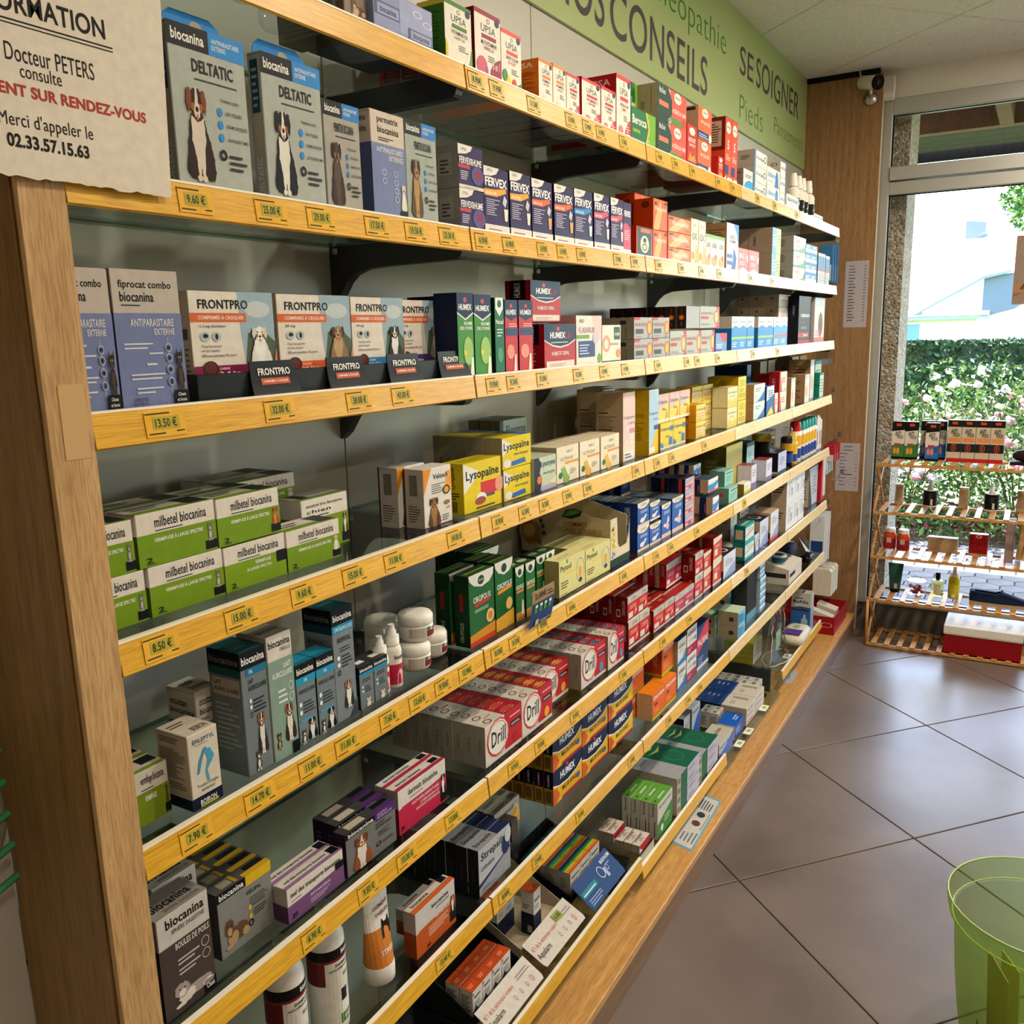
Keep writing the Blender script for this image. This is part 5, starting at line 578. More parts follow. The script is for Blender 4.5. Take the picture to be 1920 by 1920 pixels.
 'humex_b': ('#131c3c', {'f': [('p',[(0,.58),(.2,.46),(.5,.42),(.8,.50),(1,.66),(1,0),(0,0)],'#d8a526'), ('p',[(0,.6),(.2,.48),(.5,.44),(.8,.52),(1,.68),(1,.64),(.8,.48),(.5,.40),(.2,.44),(0,.56)],'#e0dcd0'), ('e',.48,.92,.04,.05,'#b83a4c'), ('t','HUMEX',.24,.62,.74,.84,'#e4e6ea',2), ('t','MAL DE GORGE',.30,.24,.80,.38,'#2c1c14',1), ('p',[(0,.5),(.12,.44),(.22,.2),(.1,0),(0,0)],'#cc5a28'), ('r',.3,0,1,.08,'#a8242c'), ('e',.86,.28,.06,.09,'#3c5a8c')], 't': [('r',0,0,.3,1,'#b01c22'), ('r',.3,0,1,1,'#b98c1c'), ('r',0,.0,.4,.5,'#131c3c')], 'l': [('r',0,.5,1,1,'#0c1024'), ('r',0,0,1,.5,'#a58238'), ('b',.2,.08,.8,.42,'#241c12'), ('v','HUMEX',.4,.55,.62,.92,'#c8ccd4'), ('r',0,0,.08,1,'#8a1c1c')]}, 'throat_lozenge_carton', 'navy and yellow sore throat carton'),
 'humex_b2': ('#131c3c', {'f': [('p',[(0,.58),(.2,.46),(.5,.42),(.8,.50),(1,.66),(1,0),(0,0)],'#dcb43a'), ('p',[(0,.6),(.2,.48),(.5,.44),(.8,.52),(1,.68),(1,.64),(.8,.48),(.5,.40),(.2,.44),(0,.56)],'#e0dcd0'), ('t','HUMEX',.24,.62,.74,.84,'#e4e6ea',2), ('t','MAL DE GORGE',.30,.24,.80,.38,'#2c1c14',1), ('p',[(0,.5),(.12,.44),(.22,.2),(.1,0),(0,0)],'#cc5a28'), ('r',.3,0,1,.08,'#a8242c')], 't': [('r',0,0,1,1,'#a8861c'), ('r',0,.0,.5,.5,'#131c3c')], 'l': [('r',0,0,1,1,'#0c1024')]}, 'throat_lozenge_carton', 'navy and gold sore throat carton'),
 'spedifen': ('#d4621c', {'f': [('r',0,0,1,.10,'#a8b02c'), ('t','SPEDIFEN',.12,.72,.94,.86,'#eadcc8',1), ('t','200',.16,.50,.40,.60,'#3c1c28',1), ('g',.14,.2,.6,.42,4,'#e49a5c')], 't': [('r',0,0,1,1,'#d8741c')], 'l': [('r',0,0,1,1,'#a8441a'), ('v','SPEDIFEN',.4,.3,.7,.9,'#d8a070'), ('r',0,0,1,.08,'#a8a02c')]}, 'painkiller_carton', 'orange painkiller carton with lime base'),
 'spedifen4': ('#d9601c', {'f': [('r',0,0,1,.10,'#b4bc34'), ('t','SPEDIFEN',.10,.74,.96,.88,'#f0e2d0',1), ('t','400',.16,.50,.40,.62,'#3c1c28',1), ('g',.14,.2,.6,.42,4,'#e49a5c')], 't': [('r',0,0,1,1,'#dc7a1c')], 'l': [('r',0,0,1,1,'#d8b890')]}, 'painkiller_carton', 'bright orange painkiller carton with wide lime base'),
 'aspegic': ('#d2d0cb', {'f': [('p',[(0,0),(1,0),(1,.5),(.7,.25),(0,.12)],'#2c72b4'), ('p',[(.6,.3),(1,.55),(1,.4),(.75,.2)],'#4c9a7c'), ('t','ASPEGIC',.10,.66,.92,.80,'#22303c',1), ('g',.2,.5,.7,.6,2,'#7a8284')], 't': [('r',0,0,1,1,'#1a4a66')], 'l': [('r',0,0,1,1,'#9a9484')]}, 'painkiller_carton', 'white and blue sachet carton'),
 'aspegic_r': ('#d4cdc8', {'f': [('r',0,0,1,.34,'#9a2440'), ('g',.1,.10,.6,.28,2,'#d8a4b0'), ('t','ASPEGIC',.10,.72,.92,.86,'#33262c',1), ('g',.2,.5,.7,.6,2,'#8a7c7c'), ('e',.8,.5,.14,.08,'#5a8a9c')], 't': [('r',0,0,1,1,'#6a1c24')], 'l': [('r',0,0,1,1,'#8e8478')]}, 'painkiller_carton', 'white and burgundy sachet carton'),
 'dalfeine': ('#24345c', {'f': [('p',[(0,.35),(1,.65),(1,1),(0,1)],'#c23a48'), ('p',[(0,.7),(.8,1),(0,1)],'#2a3a74'), ('t','PALFEINE',.06,.54,.94,.68,'#ecd8d8',1), ('g',.1,.1,.6,.3,3,'#8a94b8'), ('r',0,0,1,.08,'#c8ccd0')], 't': [('r',0,0,1,1,'#1c2c58')]}, 'painkiller_carton', 'red and navy caffeine tablet carton'),
 'lens_box': ('#8fc0c4', {'f': [('p',[(0,0),(1,0),(1,.5),(0,.9)],'#5aa6b4'), ('g',.1,.2,.9,.8,6,'#2c6a74')], 't': [('r',0,0,1,1,'#4a9a9c'), ('p',[(.1,.2),(.6,.1),(.9,.7),(.4,.6)],'#d8d2a8')], 'l': [('r',0,0,1,1,'#a69679'), ('r',.56,.3,.78,.6,'#3c342a')]}, 'contact_lens_carton', 'long teal carton with kraft end'),
 'lens_box_b': ('#7fb8cc', {'f': [('p',[(0,0),(1,0),(1,.5),(0,.9)],'#4a98bc'), ('g',.1,.2,.9,.8,6,'#20628c')], 't': [('r',0,0,1,1,'#b8c8a8')], 'l': [('r',0,0,1,1,'#a69679'), ('r',.56,.3,.78,.6,'#3c342a')]}, 'contact_lens_carton', 'long pale blue carton with kraft end'),
 'blue_lab': ('#5f96bc', {'f': [('r',0,.5,1,.9,'#cfdfe8'), ('g',.1,.1,.9,.4,2,'#d8e6ee'), ('r',0,0,1,.06,'#1c4a7c')], 'l': [('r',0,0,1,1,'#a8c4d4')], 't': [('r',0,0,1,1,'#7aa8c4')]}, 'contact_lens_carton', 'small blue and white flat carton'),
 'black_mirror': ('#1a1a1c', {'f': [('r',0,.14,1,1,'#16171a'), ('r',0,0,1,.14,'#5a90a8')], 'l': [('r',.0,0,1,1,'#39372f')]}, 'display_box', 'tall dark glossy display box with blue foot'),
 # ---- bottom shelf
 'aqua': ('#c4c0b8', {'f': [('r',0,0,1,.28,'#1a2440'), ('p',[(0,.28),(.3,.45),(.5,.28)],'#1a2440'), ('t','Aqualarm',.12,.68,.78,.82,'#1c2430',1), ('g',.12,.44,.7,.62,3,'#6a6a66'), ('e',.08,.9,.05,.05,'#c43a1c')], 't': [('r',0,0,1,1,'#c44a1c'), ('g',.15,.3,.75,.6,2,'#e8a080')], 'l': [('g',.15,.4,.8,.85,5,'#4c4a46'), ('b',.2,.14,.8,.34,'#22211f')]}, 'eye_drops_carton', 'small white carton with orange top'),
 'aqua_t': ('#c4c0b8', {'f': [('r',0,0,1,.48,'#18223c'), ('t','Aqualarm',.12,.74,.82,.84,'#1c2430',1), ('g',.12,.58,.7,.70,3,'#6a6a66')], 't': [('r',0,0,1,1,'#c44a1c'), ('g',.15,.3,.75,.6,2,'#e8a080')], 'l': [('r',0,0,1,.50,'#121a30'), ('g',.15,.60,.8,.72,2,'#4c4a46'), ('b',.5,.06,.85,.22,'#c8c8c8')]}, 'eye_drops_carton', 'tall white and navy carton with orange lid'),
 'rainbow': ('#b4b1aa', {'f': [('r',0,0,1,.30,'#131a2c'), ('t','Aqualarm',.10,.70,.82,.84,'#1c2430',1), ('g',.12,.42,.7,.62,3,'#6a6a66')], 't': [('r',0,0,1,.2,'#c0521c'), ('r',0,.2,1,.38,'#c8861c'), ('r',0,.38,1,.55,'#b4b01c'), ('r',0,.55,1,.72,'#3f8a3a'), ('r',0,.72,1,.86,'#1c5a6c'), ('r',0,.86,1,1,'#182448'), ('t','Aqualarm',.2,.3,.8,.5,'#c8d08c',.5)], 'l': [('r',0,0,1,1,'#8f8b82'), ('g',.2,.4,.8,.8,5,'#4c4842'), ('r',0,0,1,.2,'#1a2030')]}, 'eye_drops_carton', 'small carton with rainbow printed top'),
 'redwhite_flat': ('#cdc4ba', {'f': [('r',.0,0,1,1,'#b02430'), ('p',[(0,0),(.3,0),(0,.7)],'#d8ccc4')], 't': [('b',.2,.7,.8,.92,'#2c2826'), ('e',.5,.58,.06,.05,'#24211f'), ('g',.3,.2,.7,.5,3,'#6b6259')], 'l': [('r',0,0,1,1,'#a39888')]}, 'eye_drops_carton', 'flat white carton with red end'),
 'sensiotic': ('#c4c1b4', {'f': [('p',[(0,0),(1,0),(1,.68),(0,.42)],'#3c7a30'), ('t','Siccaprotect',.08,.80,.9,.90,'#1c2420',1), ('e',.3,.22,.08,.1,'#d4dcd0'), ('g',.45,.3,.9,.5,3,'#b4cca4')], 't': [('r',0,0,1,1,'#5c9a34'), ('r',.3,.4,.7,.6,'#c8ccb4'), ('e',.12,.5,.04,.1,'#14200f')], 'l': [('v','Sensioptic',.3,.62,.66,.98,'#1c1c18'), ('r',.62,.06,.72,.5,'#2c3c54')]}, 'eye_vitamin_carton', 'upright green and white eye vitamin carton'),
 'sensi_flat': ('#1c5f44', {'f': [('r',0,0,.45,1,'#1c5f44'), ('r',.45,0,1,1,'#b9b4c0'), ('g',.5,.3,.9,.7,4,'#5a5668'), ('r',0,0,.16,1,'#bcb49c'), ('b',.02,.2,.14,.8,'#2c2826')], 't': [('r',0,0,.42,1,'#9b9a9c'), ('t','Sensivision',.10,.66,.36,.76,'#22242a',.8), ('o',.70,.35,.16,.18,.06,'#4c8a6c'), ('p',[(.5,.72),(.7,.62),(.9,.7),(.72,.68)],'#c8c86a'), ('p',[(.5,.84),(.7,.76),(.9,.82),(.72,.80)],'#c8c86a')], 'l': [('r',0,0,1,1,'#a8a294')]}, 'eye_vitamin_carton', 'wide flat green and grey carton'),
 'blue_flat': ('#1d3f7c', {'f': [('r',0,0,.5,1,'#1d3f7c'), ('r',.5,0,1,1,'#b4b4bc'), ('g',.5,.3,.9,.7,3,'#5a6078')], 't': [('o',.4,.5,.16,.18,.08,'#3c62a0'), ('g',.6,.2,.9,.6,3,'#8aa0c8'), ('g',.05,.6,.3,.8,2,'#6a84b4')], 'l': [('r',0,0,1,1,'#14284c'), ('g',.1,.2,.9,.8,3,'#4a6090')]}, 'eye_vitamin_carton', 'wide flat royal blue carton'),
 'white_flatb': ('#c9bfae', {'f': [('g',.1,.2,.8,.8,4,'#8c8a94')], 't': [('v','Sensivision',.60,.2,.82,.8,'#3a362e'), ('g',.2,.6,.5,.8,2,'#8a8474')], 'l': [('r',0,0,1,1,'#b3a68f')]}, 'eye_vitamin_carton', 'flat cream carton with black name'),
 'white_cube': ('#bdb6ac', {'f': [('g',.15,.2,.8,.8,5,'#5c5850')], 't': [('r',.2,.3,.4,.7,'#2c2a26'), ('r',.55,.3,.75,.7,'#2c2a26')], 'l': [('g',.15,.2,.8,.8,5,'#6c665c')]}, 'eye_drops_carton', 'small grey white cube carton'),
 'blephaclean': ('#bdb39f', {'f': [('r',0,.5,1,1,'#b9bcc4'), ('p',[(0,0),(1,0),(1,.9),(.4,.5),(0,.42)],'#5470b8'), ('t','Blephaclean',.06,.62,.70,.80,'#33363c',.6)], 't': [('t','Blephaclean',.15,.35,.85,.65,'#2c3038',.8)], 'l': [('r',0,0,1,.42,'#2c4478'), ('t','Blephaclean',.08,.60,.85,.80,'#22242a',1)]}, 'eye_wipes_carton', 'long cream and blue eye wipes carton'),
 'ophtaxia': ('#c4c2be', {'f': [('p',[(0,0),(1,0),(1,.4),(0,.2)],'#6a4a6c'), ('g',.2,.4,.8,.8,8,'#7c7a84')], 't': [('r',0,0,1,1,'#8c8a88')], 'l': [('r',0,0,1,.50,'#191218'), ('r',0,.50,1,.82,'#a8a696'), ('t','Ophtaxia',.1,.66,.9,.74,'#161616',1), ('r',0,.82,1,1,'#221820')]}, 'eye_wash_carton', 'white and black eye wash carton'),
 'opti_blue': ('#c8cad0', {'f': [('p',[(0,0),(1,0),(1,.8),(.6,.7),(0,.3)],'#4868b8'), ('t','Blephaclean',.1,.82,.9,.92,'#33363c',.8)], 'l': [('r',0,0,1,1,'#8c8c92')]}, 'eye_wipes_carton', 'upright white and blue eye wipes carton'),
 'blue_box2': ('#1b4fa8', {'f': [('r',.5,.2,1,1,'#3c4f8c'), ('g',.1,.3,.6,.8,5,'#aebde0')], 't': [('r',0,0,1,1,'#1a58b8'), ('g',.5,.2,.9,.5,2,'#c8d4ec')], 'l': [('r',0,0,1,1,'#cfc8bc')]}, 'eye_drops_carton', 'vivid blue carton'),
 'yelwhite_flat': ('#c6c3b4', {'f': [('g',.1,.2,.8,.8,3,'#8c8c90')], 't': [('r',0,0,1,1,'#a8a03c'), ('g',.1,.3,.5,.7,2,'#6a6624')], 'l': [('r',0,0,1,1,'#9c9234')]}, 'eye_wipes_carton', 'flat yellow and white carton'),
 'renu': ('#c2beb4', {'l': [('r',0,0,1,.60,'#2f5f9a'), ('t','ReNu',.10,.74,.86,.82,'#14161c',1.5), ('p',[(0,.60),(1,.60),(1,.64),(.5,.66),(0,.62)],'#33507c'), ('r',.08,.545,.92,.585,'#3c1c3c'), ('p',[(.54,.08),(.86,.08),(.86,.32),(.74,.38),(.66,.38),(.54,.32)],'#9cb4c8'), ('r',.66,.38,.74,.45,'#c4d0d8'), ('g',.1,.12,.4,.24,4,'#7c9cc4'), ('r',.2,.86,.6,.88,'#4a4844')], 'f': [('r',0,0,1,1,'#9aa4b8'), ('r',0,.62,1,1,'#b8b8b8'), ('g',.2,.1,.8,.5,8,'#6478a8')], 't': [('r',0,0,1,1,'#b4aea0'), ('r',.1,.4,.9,.5,'#2c2a28')]}, 'lens_solution_carton', 'tall white and blue lens solution carton'),
 # ---- window rack
 'anti_g': ('#161618', {'f': [('p',[(0,.10),(1,.10),(1,.78),(0,.74)],'#d9d0c4'), ('r',.32,.88,.72,.95,'#c8481c'), ('t','ANTI',.24,.62,.70,.74,'#1a1a1a',2), ('t','POUX',.42,.54,.90,.63,'#1a1a1a',2), ('p',[(0,.06),(1,.06),(1,.42),(.4,.36),(0,.36)],'#3f7a3c'), ('e',.26,.22,.12,.09,'#d89a3c'), ('e',.52,.22,.12,.09,'#d89a3c'), ('r',.2,.36,.7,.42,'#a8402c')], 'l': [('r',0,0,1,1,'#101012')]}, 'lice_treatment_carton', 'black and green lice treatment carton'),
 'anti_b': ('#161618', {'f': [('p',[(0,.10),(1,.10),(1,.78),(0,.74)],'#d9d0c4'), ('r',.32,.88,.72,.95,'#c8481c'), ('t','ANTI',.24,.62,.70,.74,'#1a1a1a',2), ('t','POUX',.42,.54,.90,.63,'#1a1a1a',2), ('p',[(0,.06),(1,.06),(1,.42),(.4,.36),(0,.36)],'#2f6cb8'), ('e',.26,.24,.12,.09,'#d8805c'), ('e',.52,.24,.12,.09,'#d8805c'), ('r',.2,.36,.7,.42,'#a8402c'), ('o',.8,.3,.1,.06,.3,'#1a1a1a')], 'l': [('r',0,0,1,1,'#101012')]}, 'lice_treatment_carton', 'black and blue lice treatment carton'),
 'anti_w': ('#c4b5a0', {'f': [('r',0,.84,1,1,'#1c1c1e'), ('r',.3,.90,.7,.96,'#c8481c'), ('t','ANTI',.24,.68,.70,.79,'#1a1a1a',2), ('t','POUX',.42,.60,.90,.69,'#1a1a1a',2), ('r',.1,.48,.95,.58,'#d9884c'), ('r',0,.24,1,.44,'#1f2428'), ('e',.5,.34,.2,.09,'#c84a2c'), ('e',.5,.34,.16,.07,'#1f2428'), ('t','5',.44,.30,.56,.38,'#d8542c',2), ('r',0,0,1,.09,'#b8262c')], 'l': [('r',0,0,1,1,'#2a2a2c')]}, 'lice_treatment_carton', 'beige and black lice treatment carton'),
 'kraft_slim': ('#b39573', {'f': [('g',.15,.2,.85,.9,12,'#7c5f42')], 't': [('r',0,0,1,1,'#e4e0dc')], 'l': [('r',0,0,1,1,'#e0dcd8')]}, 'cosmetic_carton', 'slim beige cosmetic carton'),
 'kraft_wide': ('#b39573', {'f': [('g',.06,.15,.48,.85,8,'#8a6c4c'), ('o',.74,.5,.2,.3,.05,'#7c5f42')], 't': [('r',0,0,1,1,'#e8e4e0')]}, 'cosmetic_carton', 'wide beige cosmetic carton'),
 'red_cube': ('#a01c24', {'f': [('g',.1,.2,.9,.85,6,'#6c0f18'), ('o',.5,.9,.15,.08,.3,'#d8b8a0'), ('r',.0,0,1,.08,'#c89c74')], 't': [('r',0,0,1,1,'#e4dcd4')]}, 'cosmetic_carton', 'square red carton with white lid'),
}

# ------------------------------------------------------------------ cartons: a folded box with its printed faces
# print marks on a face, in fractions of the face (x right, y up): r rectangle, e ellipse, p polygon, t text, g lines of small print, b barcode, a animal
def ell_pts(cx, cy, rx, ry, n=14, a0=0, a1=2*math.pi):
    return [(cx+rx*math.cos(a0+(a1-a0)*i/n), cy+ry*math.sin(a0+(a1-a0)*i/n)) for i in range(n)]
ANIM = {   # blobs: cx, cy, rx, ry, colour index
 'dog': (('p',((.22,.02),(.12,.10),(.17,.30),(.25,.48),(.29,.62),(.36,.70),(.64,.70),(.71,.60),(.79,.45),(.88,.28),(.92,.10),(.84,.01),(.70,.02),(.62,.06),(.56,.0),(.44,.0),(.38,.06),(.32,.0)),0), ('p',((.33,.66),(.50,.60),(.67,.66),(.69,.45),(.62,.26),(.60,.04),(.53,.03),(.50,.14),(.46,.03),(.40,.04),(.38,.24),(.30,.42)),1), (.50,.815,.20,.145,0),
   ('p',((.33,.95),(.26,.93),(.22,.80),(.27,.68),(.34,.76),(.38,.88)),2), ('p',((.67,.95),(.74,.93),(.78,.80),(.73,.68),(.66,.76),(.62,.88)),2), ('p',((.475,.955),(.525,.955),(.545,.80),(.60,.72),(.56,.65),(.44,.65),(.40,.72),(.455,.80)),1), (.385,.755,.05,.045,6),(.615,.755,.05,.045,6),(.50,.735,.045,.030,3),(.50,.655,.035,.035,4),(.42,.835,.025,.018,3),(.58,.835,.025,.018,3),(.43,.03,.07,.035,1),(.57,.03,.07,.035,1)),
 'cat': ((.50,.28,.24,.28,0),(.50,.30,.12,.20,1),(.38,.05,.08,.05,1),(.62,.05,.08,.05,1),(.50,.70,.20,.16,0),(.50,.64,.09,.07,1),(.43,.73,.03,.025,5),(.57,.73,.03,.025,5),(.50,.66,.02,.015,3)),
 'lie': ((.60,.30,.36,.22,0),(.35,.25,.20,.20,1),(.24,.55,.18,.25,0),(.24,.45,.09,.12,1),(.86,.2,.14,.12,1),(.2,.06,.14,.07,1),(.19,.6,.025,.03,3),(.3,.6,.025,.03,3))}
def marks(mb, P, L, aspect=1):
    """P(u, v, layer) -> point"""
    for li, q in enumerate(L):
        k = q[0]; ly = li+1
        if k == 'r':
            _, a, b, c, d, col = q; mb.poly([P(a, b, ly), P(c, b, ly), P(c, d, ly), P(a, d, ly)], card(col))
        elif k == 'e':
            _, cx, cy, rx, ry, col = q; mb.poly([P(a, b, ly) for a, b in ell_pts(cx, cy, rx, ry)], card(col))
        elif k == 'o':                      # ring
            _, cx, cy, rx, ry, w, col = q; o = ell_pts(cx, cy, rx, ry, 20); i = ell_pts(cx, cy, rx*(1-w), ry*(1-w), 20); m = card(col)
            for j in range(20): mb.poly([P(*o[j-1], ly), P(*o[j], ly), P(*i[j], ly), P(*i[j-1], ly)], m)
        elif k == 'p':
            mb.poly([P(a, b, ly) for a, b in q[1]], card(q[2]))
        elif k == 't':
            _, s, a, b, c, d, col = q[:7]; vs, fs, _ = text_mesh(s, q[7] if len(q) > 7 else 1)
            mb.raw([P(a+x*(c-a), b+y*(d-b), ly) for x, y in vs], fs, card(col))
        elif k == 'v':                      # text running up the face
            _, s, a, b, c, d, col = q[:7]; vs, fs, _ = text_mesh(s, 1)
            mb.raw([P(c-y*(c-a), b+x*(d-b), ly) for x, y in vs], fs, card(col))
        elif k == 'g':
            _, a, b, c, d, n, col = q; m = card(col); st = (d-b)/n; r_ = random.Random(n+int(a*100))
            for j in range(n):
                y = b+st*j; e = c-(c-a)*r_.choice((0, .1, .25, .4)); mb.poly([P(a, y, ly), P(e, y, ly), P(e, y+st*.42, ly), P(a, y+st*.42, ly)], m)
        elif k == 'b':
            _, a, b, c, d, col = q; m = card(col); r_ = random.Random(5); x = a
            while x < c:
                w = (c-a)*r_.choice((.03, .05, .08)); mb.poly([P(x, b, ly), P(min(x+w, c), b, ly), P(min(x+w, c), d, ly), P(x, d, ly)], m); x += w+(c-a)*.05
        elif k == 'a':
            _, kind, a, b, c, d, pal = q
            pl = tuple(pal)+('#1a1414', '#b86a68', '#b9a23a', '#9a5a30')
            for j, q_ in enumerate(ANIM[kind]):
                rr = random.Random(j+int(97*a)); ly_ = ly+.25*j
                if q_[0] == 'p':
                    pts = []; V = q_[1]
                    for i, (x1, y1) in enumerate(V):
                        x0, y0 = V[i-1]
                        for t in (.25, .5, .75, 1): pts.append((x0+(x1-x0)*t+rr.uniform(-.013, .013), y0+(y1-y0)*t+rr.uniform(-.011, .011)))
                    mb.poly([P(a+x*(c-a), b+y*(d-b), ly_) for x, y in pts], card(pl[q_[2]])); continue
                cx, cy, rx, ry, ci = q_; N = 22 if rx > .05 else 8; J = .13 if rx > .05 else 0
                mb.poly([P(a+(cx+(x-cx)*k_)*(c-a), b+(cy+(y-cy)*k_)*(d-b), ly_) for (x, y), k_ in ((p, 1+rr.uniform(-J, J)) for p in ell_pts(cx, cy, rx, ry, N))], card(pl[ci]))
            if kind == 'cat':
                for sx in (.36, .64):
                    mb.poly([P(a+x*(c-a), b+y*(d-b), ly) for x, y in ((sx-.09, .76), (sx+.09, .76), (sx+(-.04 if sx < .5 else .04), .96))], card(pal[0]))
def carton_mesh(kind, w, h, d):
    base, faces = DESIGN[kind][0], DESIGN[kind][1]
    mb = MB(); mb.box(0, 0, 0, w, d, h, card(base), b=.0009)
    e = .00016
    if 'f' in faces: marks(mb, lambda u, v, l: (u*w, -e*l*.5-.0001, v*h), faces['f'])
    if 'l' in faces: marks(mb, lambda u, v, l: (-e*l*.5-.0001, (1-u)*d, v*h), faces['l'])
    if 't' in faces: marks(mb, lambda u, v, l: (u*w, v*d, h+e*l*.5+.0001), faces['t'])
    # the glued flap of the left end and the lid line: thin dark slits
    k = card('#3b3733')
    if d > .02: mb.poly([(-.0001, d-.0012, h*.985), (-.0001, .0012, h*.985), (-.0001, .0012, h*.985-.0005), (-.0001, d-.0012, h*.985-.0005)], k)
    return mb.mesh(DESIGN[kind][2])
CM = {}
NTH = ['front', 'second', 'third', 'fourth', 'fifth', 'sixth', 'seventh', 'eighth', 'ninth', 'tenth', 'eleventh', 'twelfth']
CNT = ['one', 'two', 'three', 'four', 'five', 'six', 'seven', 'eight', 'nine', 'ten', 'eleven', 'twelve']
USED = {}
def block(kind, s, x, y, z, w, h, d, n=(1, 1, 1), rz=0, note='', jit=.0012, skip=()):
    """n = (along the shelf, into the shelf, upward) cartons; one object each"""
    key = (kind, w, h, d)
    if key not in CM: CM[key] = carton_mesh(kind, w-.0015, h-.0006, d-.0016)
    desc = DESIGN[kind][3]; name = DESIGN[kind][2]; rnd = random.Random(int(x*1000)+s)
    for i in range(n[0]):
        for j in range(n[1]):
            for k in range(n[2]):
                if (i, j, k) in skip: continue
                o = bpy.data.objects.new(name, CM[key]); COL.objects.link(o)
                jx = rnd.uniform(-jit, jit)*(1 if j else 0); jr = rnd.uniform(-.6, .6)*math.radians(1)*(1 if j else .3)
                c, sn = math.cos(rz), math.sin(rz); lx, ly = i*w+jx, j*d+(rnd.uniform(0, .0008) if n[0] > 1 or n[1] > 1 else 0)
                o.location = (x+lx*c-ly*sn, y+lx*sn+ly*c, z+k*h+.0002); o.rotation_euler.z = rz+(jr if w > d else 0)
                pos = []
                if n[2] > 1: pos.append(('lower', 'upper')[k] if n[2] == 2 else 'layer '+CNT[k]+' up')
                if n[0] > 1: pos.append('column '+CNT[i])
                if n[1] > 1: pos.append('front row' if j == 0 else NTH[j]+' row')
                lab = desc+(' '+note if note else '')+', '+ORD[s]+' shelf'+(', '+', '.join(pos) if pos else '')
                USED.setdefault(lab, []).append(o)
                tag(o, lab, 'box', DESIGN[kind][3]+'s' if n[0]*n[1]*n[2] > 1 else None)
